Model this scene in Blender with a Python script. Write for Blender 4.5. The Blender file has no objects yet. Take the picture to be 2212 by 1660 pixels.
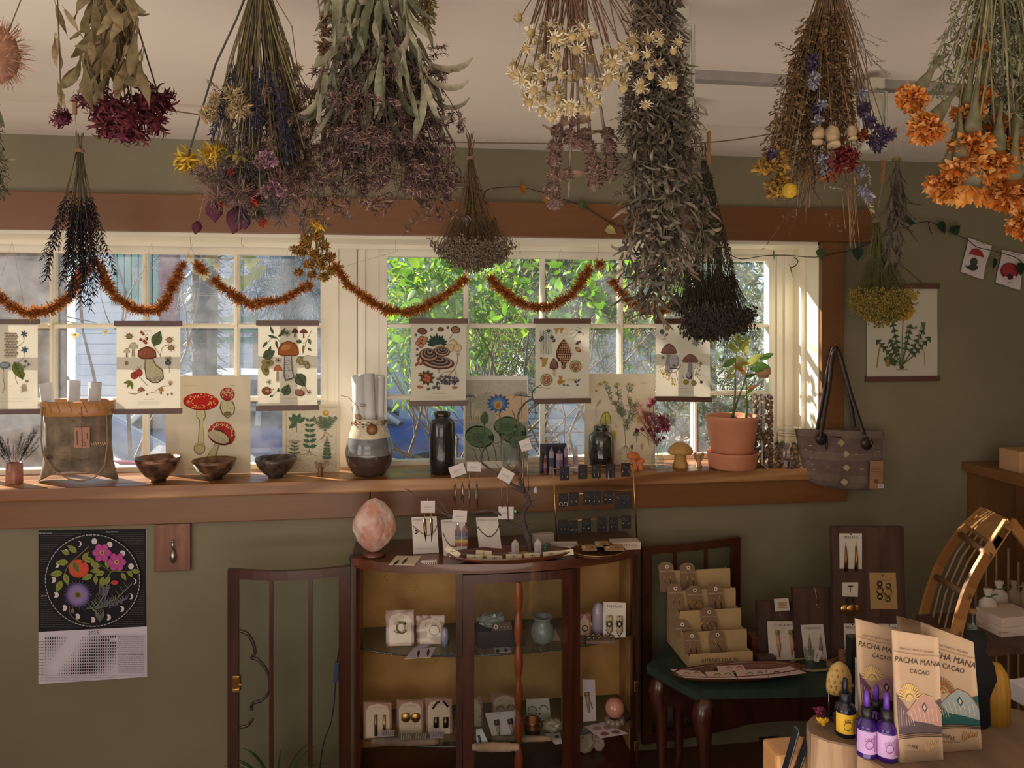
import bpy, bmesh, math, random
from mathutils import Vector as V, Matrix, Quaternion, noise
R = math.radians; PI = math.pi; TAU = 2*math.pi
sc = bpy.context.scene; COL = sc.collection
rnd = random.Random(7)
# ---------------------------------------------------------------- camera
F0, CX, HY, YAW, CD, CH = 1600.0,1106.0,703.0, R(7.4),2.7,1.6
FW = V((math.sin(YAW), math.cos(YAW),0)); RT = V((math.cos(YAW),-math.sin(YAW),0)); UP = V((0,0,1)); CAM = V((0,-CD, CH))
cd = bpy.data.cameras.new('camera'); co = bpy.data.objects.new('camera', cd); COL.objects.link(co)
co.location = CAM; co.rotation_euler = (R(90),0,-YAW)
cd.sensor_width = 36; cd.lens = 36*F0/2212; cd.shift_y = -(830-HY)/2212; cd.clip_start = .02; cd.clip_end = 300
sc.camera = co
def ray(px, py): return FW + RT*((px-CX)/F0) + UP*((HY-py)/F0)
def P(px, py, Y):                     # point on the upright plane y = Y seen at a pixel
    d = ray(px, py); return CAM + d*((Y+CD)/d.y)
def G(px, py, z):                     # point on the level plane z seen at a pixel
    d = ray(px, py); return CAM + d*((z-CH)/d.z)
def pp(px, py, o, n):                 # point on any plane
    d = ray(px, py); return CAM + d*((o-CAM).dot(n)/d.dot(n))
def S(p): return (V(p)-CAM).dot(FW)/F0   # metres per pixel at p
# ---------------------------------------------------------------- world, sun, lamps, exposure
w = bpy.data.worlds.new('world'); sc.world = w; w.use_nodes = True
nt = w.node_tree; bg = nt.nodes['Background']
sky = nt.nodes.new('ShaderNodeTexSky'); sky.sky_type = 'HOSEK_WILKIE'; sky.turbidity = 3.0; sky.ground_albedo = .35
sky.sun_direction = (-.721,.537,.436)
nt.links.new(sky.outputs[0], bg.inputs[0]); bg.inputs[1].default_value = 6.5
SUN = V((.721,-.537,-.436))
def lamp(name, kind, loc, energy, color, direction=None, size=1, size_y=None):
    l = bpy.data.lights.new(name, kind); l.energy = energy; l.color = color
    if kind == 'AREA':
        l.size = size
        if size_y: l.shape = 'RECTANGLE'; l.size_y = size_y
    o = bpy.data.objects.new(name, l); COL.objects.link(o); o.location = loc
    if direction is not None: o.rotation_euler = V(direction).to_track_quat('-Z', 'Y').to_euler()
    return o
sun = lamp('sun', 'SUN', (-6,6,6),17.0,(1,.89,.74), SUN); sun.data.angle = R(.6)
lamp('rear_fill', 'AREA', (-.9,-5.6,1.5),44,(1,.91,.80),(0.1,1,.06),3.2,1.7)  # added fill light behind the camera; the south wall has no opening
lamp('ceiling_fill', 'AREA', (-.5,-2.9,.35),78,(1,.88,.75),(0,0,1),3.6,2.4)  # added area light facing up, there to brighten the ceiling
lamp('side_fill', 'AREA', (-3.1,-2.6,1.45),28,(.88,.94,1),(1,.25,-.05),2.2,1.3)  # added fill light at the west side; that wall has no window
sc.view_settings.view_transform = 'Standard'; sc.view_settings.look = 'None'
sc.view_settings.exposure = 0.0; sc.view_settings.gamma = 1; sc.view_settings.use_curve_mapping = False
try:
    sc.cycles.use_denoising = True; sc.cycles.max_bounces = 8; sc.cycles.transparent_max_bounces = 24
    sc.cycles.caustics_reflective = False; sc.cycles.caustics_refractive = False; sc.cycles.sample_clamp_indirect = 6
except Exception: pass
# ---------------------------------------------------------------- mesh building
def s2l(c):                            # sRGB 0..255 -> linear
    return tuple(((x/255)/12.92 if x <= 10.3 else ((x/255+.055)/1.055)**2.4) for x in c)
def jit(c, a=.12, r=rnd):
    k = 1+r.uniform(-a, a); return tuple(max(0, x*k*(1+r.uniform(-a, a)*.35)) for x in c)
def frame(d):                          # two unit vectors perpendicular to d
    d = d.normalized(); a = V((0,0,1)) if abs(d.z) < .9 else V((1,0,0))
    u = d.cross(a).normalized(); return u, d.cross(u).normalized()
class MB:
    def __init__(s): s.v = []; s.f = []; s.c = []; s.m = []; s.col = None; s.mi = 0; s.smooth = []; s.sm = False
    def face(s, idx, col=None):
        s.f.append(tuple(idx)); s.c.append(col or s.col or (1,1,1)); s.m.append(s.mi); s.smooth.append(s.sm)
    def poly(s, pts, col=None):
        n = len(s.v); s.v += [tuple(p) for p in pts]; s.face(range(n, n+len(pts)), col)
    def box(s, c, d, rot=None, col=None, b=0):
        n = len(s.v); h = V(d)*.5; c = V(c)
        for x, y, z in ((-1,-1,-1),(1,-1,-1),(1,1,-1),(-1,1,-1),(-1,-1,1),(1,-1,1),(1,1,1),(-1,1,1)):
            p = V((x*h.x, y*h.y, z*h.z))
            if rot is not None: p = rot @ p
            s.v.append(tuple(c+p))
        for q in ((0,3,2,1),(4,5,6,7),(0,1,5,4),(1,2,6,5),(2,3,7,6),(3,0,4,7)): s.face([n+i for i in q], col)
        return s
    def bb(s, x0, x1, y0, y1, z0, z1, col=None): return s.box(((x0+x1)/2,(y0+y1)/2,(z0+z1)/2),(abs(x1-x0), abs(y1-y0), abs(z1-z0)), col=col)
    def rbox(s, c, d, r=.004, rot=None, col=None):           # chamfered box
        bm = bmesh.new(); bmesh.ops.create_cube(bm, size=1)
        for v in bm.verts: v.co = V((v.co.x*d[0], v.co.y*d[1], v.co.z*d[2]))
        bmesh.ops.bevel(bm, geom=list(bm.edges), offset=min(r, min(d)*.45), segments=2, affect='EDGES', profile=.6)
        s.addbm(bm, Matrix.Translation(V(c)) @ (rot.to_4x4() if rot is not None else Matrix.Identity(4)), col); return s
    def addbm(s, bm, M=Matrix.Identity(4), col=None):
        n = len(s.v); bm.verts.index_update()
        s.v += [tuple(M @ v.co) for v in bm.verts]
        for f in bm.faces: s.face([n+v.index for v in f.verts], col)
        bm.free()
    def tube(s, pts, r, n=6, col=None, cap=True, flat=1):
        pts = [V(p) for p in pts]; k = len(pts); base = len(s.v); sm = s.sm; s.sm = True
        rs = r if isinstance(r, (list, tuple)) else [r]*k
        u = None
        for i, p in enumerate(pts):
            d = (pts[min(i+1, k-1)]-pts[max(i-1,0)])
            if d.length < 1e-9: d = V((0,0,1))
            d.normalize()
            if u is None: u, w_ = frame(d)
            u = (u-d*u.dot(d)); u = u.normalized() if u.length > 1e-6 else frame(d)[0]
            w_ = d.cross(u)
            for j in range(n):
                a = TAU*j/n; s.v.append(tuple(p+u*math.cos(a)*rs[i]+w_*math.sin(a)*rs[i]*flat))
        for i in range(k-1):
            for j in range(n):
                a = base+i*n+j; b = base+i*n+(j+1) % n; s.face((a, b, b+n, a+n), col)
        if cap:
            s.face(range(base+n-1, base-1,-1), col); s.face(range(base+(k-1)*n, base+k*n), col)
        s.sm = sm; return s
    def lathe(s, prof, n=28, c=(0,0,0), col=None, sx=1, sy=1, wob=None, ax=None):
        base = len(s.v); c = V(c); k = len(prof); sm = s.sm; s.sm = True
        for r, z in prof:
            for j in range(n):
                a = TAU*j/n; rr = r*(1+(wob(a, z) if wob else 0)); p = V((rr*math.cos(a)*sx, rr*math.sin(a)*sy, z))
                if ax is not None: p = ax @ p
                s.v.append(tuple(c+p))
        for i in range(k-1):
            for j in range(n):
                a = base+i*n+j; b = base+i*n+(j+1) % n; cc = col(prof[i][1], j) if callable(col) else col
                s.face((a, b, b+n, a+n), cc)
        cc = col(prof[0][1],0) if callable(col) else col
        if prof[0][0] > 1e-5: s.face(range(base+n-1, base-1,-1), cc)
        if prof[-1][0] > 1e-5: s.face(range(base+(k-1)*n, base+k*n), col(prof[-1][1],0) if callable(col) else col)
        s.sm = sm; return s
    def ball(s, c, r, n=8, m=5, col=None, sc_=(1,1,1)):
        prof = [(max(1e-6, math.sin(PI*i/m))*r, -math.cos(PI*i/m)*r*sc_[2]) for i in range(m+1)]
        return s.lathe(prof, n, c, col, sc_[0], sc_[1])
    def oct(s, c, r, col=None):
        n = len(s.v); c = V(c)
        for d in ((1,0,0),(-1,0,0),(0,1,0),(0,-1,0),(0,0,1),(0,0,-1)): s.v.append(tuple(c+V(d)*r))
        for q in ((0,2,4),(2,1,4),(1,3,4),(3,0,4),(2,0,5),(1,2,5),(3,1,5),(0,3,5)): s.face([n+i for i in q], col)
    def strip(s, p, d, nrm, L, W, curl=0, n=3, col=None, shape=None, twist=0, fold=0):
        # a petal or leaf: starts at p, runs along d, curls about its width axis towards nrm
        p = V(p); d = V(d).normalized(); nrm = V(nrm); side = d.cross(nrm)
        side = side.normalized() if side.length > 1e-6 else frame(d)[0]
        nrm = side.cross(d); base = len(s.v); st = L/n; q = Quaternion(side, curl/n) if curl else None
        tq = twist/n; sm = s.sm; s.sm = True; three = fold != 0
        for i in range(n+1):
            t = i/n; w_ = W*.5*(shape(t) if shape else math.sin(PI*min(.97, max(.12, t*.9+.08)))**.8)
            s.v.append(tuple(p-side*w_+nrm*(fold*w_)))
            if three: s.v.append(tuple(p))
            s.v.append(tuple(p+side*w_+nrm*(fold*w_)))
            p = p+d*st
            if q: d = q @ d; nrm = q @ nrm
            if tq:
                k = Quaternion(d, tq); side = k @ side; nrm = k @ nrm
                if q: q = Quaternion(side, curl/n)
        w2 = 3 if three else 2
        for i in range(n):
            for j in range(w2-1):
                a = base+i*w2+j; s.face((a, a+1, a+w2+1, a+w2), col)
        s.sm = sm; return p
    def mesh(s, name, mats, off=None):
        me = bpy.data.meshes.new(name)
        vs = s.v if off is None else [(x-off[0], y-off[1], z-off[2]) for x, y, z in s.v]
        me.from_pydata(vs, [], s.f)
        for m in (mats if isinstance(mats, (list, tuple)) else [mats]): me.materials.append(M[m] if isinstance(m, str) else m)
        me.polygons.foreach_set('material_index', s.m); me.polygons.foreach_set('use_smooth', s.smooth)
        at = me.color_attributes.new('col', 'FLOAT_COLOR', 'CORNER'); buf = []
        for f, c in zip(s.f, s.c): buf += [c[0], c[1], c[2],1.0]*len(f)
        at.data.foreach_set('color', buf); me.update(); return me
    def build(s, name, mats, parent=None, local=False):
        off = None
        if parent is not None and not local: off = wloc(parent)
        if parent is None and not local and s.v:
            xs = [p[0] for p in s.v]; ys = [p[1] for p in s.v]; zs = [p[2] for p in s.v]
            off = V(((min(xs)+max(xs))/2,(min(ys)+max(ys))/2, min(zs)))
        o = bpy.data.objects.new(name, s.mesh(name, mats, off)); COL.objects.link(o)
        if parent is not None: o.parent = parent
        elif off is not None: o.location = off
        return o
def wloc(o):
    l = V(o.location); p = o.parent
    while p is not None: l += V(p.location); p = p.parent
    return l
def tag(o, label=None, cat=None, group=None, kind=None):
    if label: o['label'] = label
    if cat: o['category'] = cat
    if group: o['group'] = group
    if kind: o['kind'] = kind
    return o
def thing(name, label, cat, loc=(0,0,0), rz=0, group=None):
    o = bpy.data.objects.new(name, None); COL.objects.link(o); o.location = V(loc)
    o.rotation_euler = rz if isinstance(rz, (tuple, list)) else (0,0, rz); o.empty_display_size = .02
    return tag(o, label, cat, group)
def inst(me, name, parent, loc=(0,0,0), rot=None, sc_=1, world=True):
    o = bpy.data.objects.new(name, me); COL.objects.link(o)
    if parent is not None:
        o.parent = parent
        if world: loc = V(loc)-wloc(parent)
    o.location = V(loc)
    if rot is not None:
        o.rotation_mode = 'QUATERNION'; o.rotation_quaternion = rot if isinstance(rot, Quaternion) else rot.to_quaternion()
    o.scale = (sc_, sc_, sc_) if isinstance(sc_, (int, float)) else sc_
    return o
def dup(o, loc, label, rz=None):
    c = o.copy(); COL.objects.link(c); c.location = V(loc)
    if rz is not None: c.rotation_euler = (0,0, rz)
    c['label'] = label
    for ch in list(o.children):
        k = ch.copy(); COL.objects.link(k); k.parent = c
        for g in ch.children:
            h = g.copy(); COL.objects.link(h); h.parent = k
    return c
def rotz(a): return Matrix.Rotation(a, 3, 'Z')
def rotx(a): return Matrix.Rotation(a, 3, 'X')
def roty(a): return Matrix.Rotation(a, 3, 'Y')
def to_dir(d, roll=0):                # quaternion taking -Z to d
    return V(d).to_track_quat('-Z', 'Y') @ Quaternion((0,0,1), roll)
def smooth_path(pts, n=4):            # Catmull-Rom through points
    pts = [V(p) for p in pts]; out = []
    for i in range(len(pts)-1):
        a, b, c, d = pts[max(i-1,0)], pts[i], pts[i+1], pts[min(i+2, len(pts)-1)]
        for k in range(n):
            t = k/n; out.append(.5*((2*b)+(c-a)*t+(2*a-5*b+4*c-d)*t*t+(3*b-3*c+d-a)*t**3))
    return out+[pts[-1]]
# ---------------------------------------------------------------- materials
M = {}
def nodes(name):
    m = bpy.data.materials.new(name); m.use_nodes = True; M[name] = m; t = m.node_tree
    return m, t, t.nodes['Principled BSDF'], t.nodes['Material Output']
def tex(t, kind='ShaderNodeTexNoise', scale=10, detail=4, vec=None, **kw):
    n = t.nodes.new(kind); tc = t.nodes.new('ShaderNodeTexCoord'); mp = t.nodes.new('ShaderNodeMapping')
    t.links.new(tc.outputs['Object'], mp.inputs[0]); t.links.new(mp.outputs[0], n.inputs['Vector'])
    if vec: mp.inputs['Scale'].default_value = vec
    if 'Scale' in n.inputs: n.inputs['Scale'].default_value = scale
    if 'Detail' in n.inputs: n.inputs['Detail'].default_value = detail
    for k, v in kw.items():
        if k in n.inputs: n.inputs[k].default_value = v
    return n
def ramp(t, src, stops):
    r = t.nodes.new('ShaderNodeValToRGB'); t.links.new(src, r.inputs[0])
    while len(r.color_ramp.elements) < len(stops): r.color_ramp.elements.new(.5)
    for e, (p, c) in zip(r.color_ramp.elements, stops): e.position = p; e.color = (*c, 1)
    return r
def bump(t, src, bs, strength=.3, dist=.002):
    b = t.nodes.new('ShaderNodeBump'); b.inputs['Strength'].default_value = strength; b.inputs['Distance'].default_value = dist
    t.links.new(src, b.inputs['Height']); t.links.new(b.outputs[0], bs.inputs['Normal'])
def mat(name, c, c2=None, rough=.6, metal=0, scale=12, bmp=0, bscale=None, vec=None, coat=0, spec=None, stops=(.35,.65), detail=4):
    m, t, b, o = nodes(name); b.inputs['Roughness'].default_value = rough; b.inputs['Metallic'].default_value = metal
    b.inputs['Coat Weight'].default_value = coat
    if spec is not None: b.inputs['Specular IOR Level'].default_value = spec
    c = s2l(c); c2 = s2l(c2) if c2 else tuple(x*.86 for x in c)
    n = tex(t, scale=scale, vec=vec, detail=detail); r = ramp(t, n.outputs[0],[(stops[0], c),(stops[1], c2)])
    t.links.new(r.outputs[0], b.inputs['Base Color'])
    if bmp: bump(t, (tex(t, scale=bscale or scale*4, vec=vec).outputs[0]), b, bmp)
    return m
def wood(name, c1, c2, axis='X', scale=9, rough=.45, coat=0, ring=6, bmp=.15, dist=4):
    m, t, b, o = nodes(name); b.inputs['Roughness'].default_value = rough; b.inputs['Coat Weight'].default_value = coat
    vec = {'X': (.12,1,1), 'Y': (1,.12,1), 'Z': (1,1,.12)}[axis]
    wv = tex(t, 'ShaderNodeTexNoise', scale=scale, detail=3, vec=vec, Distortion=dist*.2)
    mul = t.nodes.new('ShaderNodeMath'); mul.operation = 'MULTIPLY'; mul.inputs[1].default_value = ring; t.links.new(wv.outputs[0], mul.inputs[0])
    fr = t.nodes.new('ShaderNodeMath'); fr.operation = 'PINGPONG'; fr.inputs[1].default_value = 1; t.links.new(mul.outputs[0], fr.inputs[0])
    fine = tex(t, scale=60, detail=3, vec={'X': (.03,1,1), 'Y': (1,.03,1), 'Z': (1,1,.03)}[axis])
    ad = t.nodes.new('ShaderNodeMath'); ad.operation = 'MULTIPLY_ADD'; ad.inputs[1].default_value = .5
    t.links.new(fine.outputs[0], ad.inputs[0]); t.links.new(fr.outputs[0], ad.inputs[2])
    r = ramp(t, ad.outputs[0],[(.2, s2l(c1)),(1.1, s2l(c2))]); t.links.new(r.outputs[0], b.inputs['Base Color'])
    if bmp: bump(t, ad.outputs[0], b, bmp, .001)
    return m
def attr(name, rough=.7, trans=0, var=.25, scale=60, coat=0, metal=0, bmp=0, spec=.3):   # colour comes from the mesh's own colour attribute
    m, t, b, o = nodes(name); b.inputs['Roughness'].default_value = rough; b.inputs['Metallic'].default_value = metal
    b.inputs['Coat Weight'].default_value = coat; b.inputs['Specular IOR Level'].default_value = spec
    a = t.nodes.new('ShaderNodeAttribute'); a.attribute_name = 'col'; n = tex(t, scale=scale, detail=3)
    mx = t.nodes.new('ShaderNodeMix'); mx.data_type = 'RGBA'; mx.blend_type = 'MULTIPLY'; mx.inputs[0].default_value = 1
    r = ramp(t, n.outputs[0],[(.3,(1-var,)*3),(.7,(1+var*.3,)*3)])
    t.links.new(a.outputs['Color'], mx.inputs[6]); t.links.new(r.outputs[0], mx.inputs[7]); t.links.new(mx.outputs[2], b.inputs['Base Color'])
    if trans:
        tr = t.nodes.new('ShaderNodeBsdfTranslucent'); t.links.new(mx.outputs[2], tr.inputs[0]); ms = t.nodes.new('ShaderNodeMixShader')
        ms.inputs[0].default_value = trans; t.links.new(b.outputs[0], ms.inputs[1]); t.links.new(tr.outputs[0], ms.inputs[2]); t.links.new(ms.outputs[0], o.inputs[0])
    if bmp: bump(t, n.outputs[0], b, bmp)
    return m
def clear(name, tint=(1,1,1), refl=.10, dust=.05, dustcol=(.8,.8,.8), dscale=6, rough=.03, ior=1.45):   # thin glass: lets light straight through, reflects, carries some dust
    m, t, b, o = nodes(name); t.nodes.remove(b)
    tp = t.nodes.new('ShaderNodeBsdfTransparent'); tp.inputs[0].default_value = (*tint, 1)
    gl = t.nodes.new('ShaderNodeBsdfGlossy'); gl.inputs['Roughness'].default_value = rough
    fr = t.nodes.new('ShaderNodeLayerWeight'); pw = t.nodes.new('ShaderNodeMath'); pw.operation = 'POWER'; pw.inputs[1].default_value = 4; t.links.new(fr.outputs['Facing'], pw.inputs[0])
    ms = t.nodes.new('ShaderNodeMixShader'); ad = t.nodes.new('ShaderNodeMath'); ad.operation = 'MULTIPLY_ADD'; ad.inputs[1].default_value = .6; ad.inputs[2].default_value = refl*.28
    t.links.new(pw.outputs[0], ad.inputs[0]); t.links.new(ad.outputs[0], ms.inputs[0]); t.links.new(tp.outputs[0], ms.inputs[1]); t.links.new(gl.outputs[0], ms.inputs[2])
    last = ms
    if dust:
        df = t.nodes.new('ShaderNodeBsdfDiffuse'); df.inputs[0].default_value = (*dustcol, 1)
        tl = t.nodes.new('ShaderNodeBsdfTranslucent'); tl.inputs[0].default_value = (*dustcol, 1)
        ma = t.nodes.new('ShaderNodeMixShader'); t.links.new(df.outputs[0], ma.inputs[1]); t.links.new(tl.outputs[0], ma.inputs[2])
        n = tex(t, scale=dscale, detail=5); r = t.nodes.new('ShaderNodeMapRange'); t.links.new(n.outputs[0], r.inputs[0])
        r.inputs[1].default_value = .3; r.inputs[2].default_value = .75; r.inputs[3].default_value = dust*.3; r.inputs[4].default_value = dust*1.8
        m2 = t.nodes.new('ShaderNodeMixShader'); t.links.new(r.outputs[0], m2.inputs[0]); t.links.new(ms.outputs[0], m2.inputs[1]); t.links.new(ma.outputs[0], m2.inputs[2]); last = m2
    t.links.new(last.outputs[0], o.inputs[0]); return m
mat('olive_plaster', (128,120,96),(116,107,84), rough=.75, scale=2.2, bmp=.12, bscale=9, stops=(.3,.7))
mat('ceiling_paint', (236,224,212),(228,217,205), rough=.8, scale=1.5, bmp=.08, bscale=20)
mat('room_wall', (170,155,130), rough=.8, scale=2)
wood('floor_wood', (120,84,54),(92,60,38), 'X', 5,.4)
wood('fir_trim', (136,92,52),(112,70,38), 'X', 3.2,.38, ring=3, dist=2)
wood('fir_casing', (128,88,52),(104,68,38), 'Z', 3.2,.38, ring=3, dist=2)
wood('fir_sill', (182,136,90),(124,78,44), 'X', 5,.35, ring=9, dist=3)
mat('cream_paint', (240,233,216),(233,226,208), rough=.45, scale=5, bmp=.05)
mat('cream_paint_warm', (242,235,214),(236,228,206), rough=.5, scale=3)
clear('window_glass', (.98,.99,1), refl=.06, dust=.06, dustcol=(.85,.9,1), dscale=9)  # dirty panes; dust raised and tinted blue to put a bright haze over them
clear('clear_glass', (.93,.96,.95), refl=.14, dust=.03)
clear('door_glass', (.93,.95,.94), refl=.05, dust=.012)
clear('shelf_glass', (.62,.68,.66), refl=.16, dust=.08, dustcol=(.5,.5,.5))
clear('cellophane', (.95,.95,.93), refl=.30, dust=.02, rough=.12)
attr('ink', rough=.8, trans=.35, var=.15, scale=120); attr('ink_opaque', rough=.75, var=.1, scale=120)
attr('paper', rough=.8, trans=.22, var=.04, scale=8); attr('card', rough=.7, var=.05, scale=25); attr('dry_plant', rough=.85, trans=.25, var=.35, scale=90)
attr('dry_petal', rough=.8, trans=.3, var=.3, scale=120); attr('live_leaf', rough=.4, trans=.35, var=.25, scale=30)
attr('outdoor_leaf', rough=.5, trans=.45, var=.3, scale=12); attr('gloss', rough=.15, var=.12, scale=30, coat=.4, spec=.5)
attr('satin', rough=.4, var=.12, scale=30, spec=.5); attr('matte', rough=.85, var=.2, scale=25)
attr('metal', rough=.28, metal=1, var=.25, scale=60); attr('dark_metal', rough=.4, metal=.8, var=.2, scale=60)
attr('twine', rough=.9, var=.4, scale=300)
attr('bark', rough=.9, var=.5, scale=18, bmp=.8); attr('wax', rough=.5, trans=.25, var=.15, scale=20)
# ================================================================ the room
ZC, ZT, ZHB, ZS = 2.253,1.922,2.05,1.057          # ceiling, opening head, head board top, sill top
XR = P(1772,800,0).x; XL = -2.05; GY = .22; WY = .30
def struct(name, mb, m, parent=None):
    o = mb.build(name, m, parent)
    if parent is None: o['kind'] = 'structure'
    return o
X0, X1, YB = -3.2,2.6,-5.8
b = MB(); b.bb(X0, X1,0, WY, 0, ZS-.03); b.bb(X0, X1,0, WY, ZT, ZC+.2); b.bb(X0, XL, 0, WY, ZS-.03, ZT); b.bb(XR, X1,0, WY, ZS-.03, ZT)
struct('wall_north', b, 'olive_plaster')
struct('wall_south', MB().bb(X0, X1, YB-.2, YB, 0, ZC+.2), 'room_wall')
struct('wall_west', MB().bb(X0-.2, X0, YB-.2, WY, 0, ZC+.2), 'room_wall')
struct('wall_east', MB().bb(X1, X1+.2, YB-.2, WY, 0, ZC+.2), 'olive_plaster')
struct('floor', MB().bb(X0-.2, X1+.2, YB-.2, WY, -.1,0), 'floor_wood')
b = MB(); b.bb(X0-.2, X1+.2, YB-.2, WY, ZC+.02, ZC+.2)
pr = [(-.30, ZC+.02),(-.22, ZC+.013),(-.13, ZC+.002),(-.06, ZC-.004),(0, ZC-.006),(0, ZC+.03)]     # softly coved edge along the window wall
for (y0, z0),(y1, z1) in zip(pr[:-1], pr[1:]): b.poly([(X0, y0, z0),(X1, y0, z0),(X1, y1, z1),(X0, y1, z1)])
struct('ceiling', b, 'ceiling_paint')
# lining of the window recess: head and side jambs, painted cream
b = MB(); b.bb(XL, XR, -.004, GY+.06, ZT-.012, ZT+.004); b.bb(XR-.012, XR+.004,-.004, GY+.06, ZS, ZT); b.bb(XL-.004, XL+.012,-.004, GY+.06, ZS, ZT)
b.bb(XR-.03, XR-.012,.09,.105, ZS, ZT-.012)
struct('trim_1', b, 'cream_paint_warm')
# fir boards round the opening
xhr = P(1880,480,-.022).x
b = MB(); b.rbox(((XL-.15+xhr)/2,-.013,(ZT+ZHB)/2),(xhr-XL+.15,.026, ZHB-ZT),.003); o = struct('trim_2', b, 'fir_trim')
b = MB(); xc0, xc1 = P(1774,800,-.02).x, P(1823,800,-.02).x
b.rbox(((xc0+xc1)/2,-.011,(ZT+ZS-.04)/2),(xc1-xc0,.022, ZT-ZS+.04),.003); struct('trim_3', b, 'fir_casing')
xa = P(1829,1080,-.02).x; xj = P(800,1090,-.02).x
b = MB(); b.rbox(((XL-.15+xj)/2,-.011,.967),(xj-XL+.147,.022,.102),.003); struct('trim_4', b, 'fir_trim')
b = MB(); b.rbox(((xa+xj)/2+.0015,-.011,.967),(xa-xj, .022,.102),.003); struct('trim_5', b, 'fir_trim')
xs = P(1815,1030,-.05).x
b = MB(); b.rbox(((XL-.15+xs)/2,-.028, ZS-.0225),(xs-XL+.15,.056,.045),.006); b.bb(XL, XR, -.002, GY+.05, ZS-.03, ZS)
b.box(((xj-.4),.1, ZS-.001),(.002,.19,.0012)); struct('trim_6', b, 'fir_sill')
# nail heads in the head board
def win(idx, xe, x0, x1, rows, z0, z1, rail, stile, seg):
    o = bpy.data.objects.new('window_%d' % idx, None); COL.objects.link(o); o.location = ((x0+x1)/2, GY, z0); o['kind'] = 'structure'
    for nm, bx in (('top_rail', (x0-stile, x1+stile, z1, z1+rail)),('bottom_rail', (x0-stile, x1+stile, z0-.0215, z0)),
                   ('stile', (x0-stile, x0, z0, z1)),('stile', (x1, x1+stile, z0, z1))):
        if nm == 'bottom_rail': bx = (bx[0], bx[1], ZS, z0)
        b = MB(); b.bb(bx[0], bx[1], GY-.022, GY+.022, bx[2], bx[3]); b.build(nm, 'cream_paint', o)
    xsx = [x0]+xe+[x1]; zs = [z0]+rows+[z1]; h = .0095
    for x in xe:
        b = MB(); b.bb(x-h, x+h, GY-.006, GY+.018, z0, z1); b.bb(x-h*.5, x+h*.5, GY-.018, GY-.006, z0, z1); b.build('muntin', 'cream_paint', o)
    for k in range(len(xsx)-1):
        a, c = xsx[k]+(h if k else 0), xsx[k+1]-(h if k < len(xsx)-2 else 0)
        for z in rows:
            b = MB(); b.bb(a, c, GY-.006, GY+.018, z-h, z+h); b.bb(a, c, GY-.018, GY-.006, z-h*.5, z+h*.5); b.build('muntin', 'cream_paint', o)
        for j in range(len(zs)-1):
            b = MB(); b.bb(a-.002, c+.002, GY+.007, GY+.010, zs[j]+(h if j else 0)-.002, zs[j+1]-(h if j < len(zs)-2 else 0)+.002); b.build('pane', 'window_glass', o)
    return o
X = lambda px: P(px, 800, GY).x
rows = [1.32,1.598]; gz0, gz1 = ZS+.018,1.866
wl = X(116)-X(315)
win(1,[X(115)+wl*2, X(115)+wl, X(115), X(315), X(512)], X(115)+wl*3, X(694), rows, gz0, gz1,.05,.028,0)
win(2,[X(1007), X(1172), X(1340), X(1500)], X(836), X(1656), rows, gz0, gz1,.05,.030,0)
# the post between the sashes and the outer frame (moulded strips)
b = MB(); x0, x1 = X(694)+.0285, X(836)-.0305; xm = X(773)
b.bb(x0, xm-.0025, GY-.03, GY+.05, ZS, gz1+.05); b.bb(xm+.0025, x1, GY-.026, GY+.05, ZS, gz1+.05); b.bb(xm-.003, xm+.003, GY-.01, GY+.05, ZS, gz1+.05)
b.bb(x0+.028, x0+.04, GY-.036, GY-.03, ZS, gz1+.05); b.bb(xm+.02, xm+.03, GY-.034, GY-.026, ZS, gz1+.05)
struct('trim_7', b, 'cream_paint')
b = MB(); b.bb(XL, XR, GY-.03, GY+.06, gz1+.05, ZT-.012); b.bb(X(1656)+.031, XR-.012, GY-.03, GY+.06, ZS, gz1+.05)
b.bb(XL+.012, X(115)+wl*3-.0285, GY-.03, GY+.06, ZS, gz1+.05); b.bb(XL, XR, GY-.042, GY-.03, ZT-.03, ZT-.012); b.bb(X(1656)+.06, X(1656)+.075, GY-.04, GY-.03, ZS, ZT-.03)
struct('trim_8', b, 'cream_paint')
# ================================================================ the street side, seen through the panes
mat('street_ground', (176,172,164),(140,138,130), rough=.9, scale=1.2, bmp=.2)
mat('siding', (228,231,238),(214,219,230), rough=.7, scale=3)
mat('grey_siding', (176,188,208),(150,162,184), rough=.7, scale=3)
mat('teal_board', (124,170,190),(146,174,142), rough=.6, scale=5, vec=(1,1,.2))
mat('pink_brick', (168,122,128),(140,98,106), rough=.8, scale=20)
mat('roofing', (90,86,88), rough=.8); mat('green_slat', (70,128,108), rough=.5); mat('porch_wood', (188,132,96), rough=.6)
mat('car_blue', (64,92,160),(54,78,140), rough=.18, coat=1, scale=2); mat('car_white', (235,236,238), rough=.25, coat=1); mat('car_red', (196,60,72), rough=.3, coat=1)
mat('dark_glass', (34,42,58),(60,74,100), rough=.08, scale=1.5, spec=.8); mat('rubber', (24,24,24), rough=.8); mat('roof_silver', (190,198,208), rough=.3, scale=3)
GZ = -.45
o = MB().bb(-14,16, WY, 30, GZ-.1, GZ).build('ground', 'street_ground'); o['kind'] = 'structure'
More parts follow.
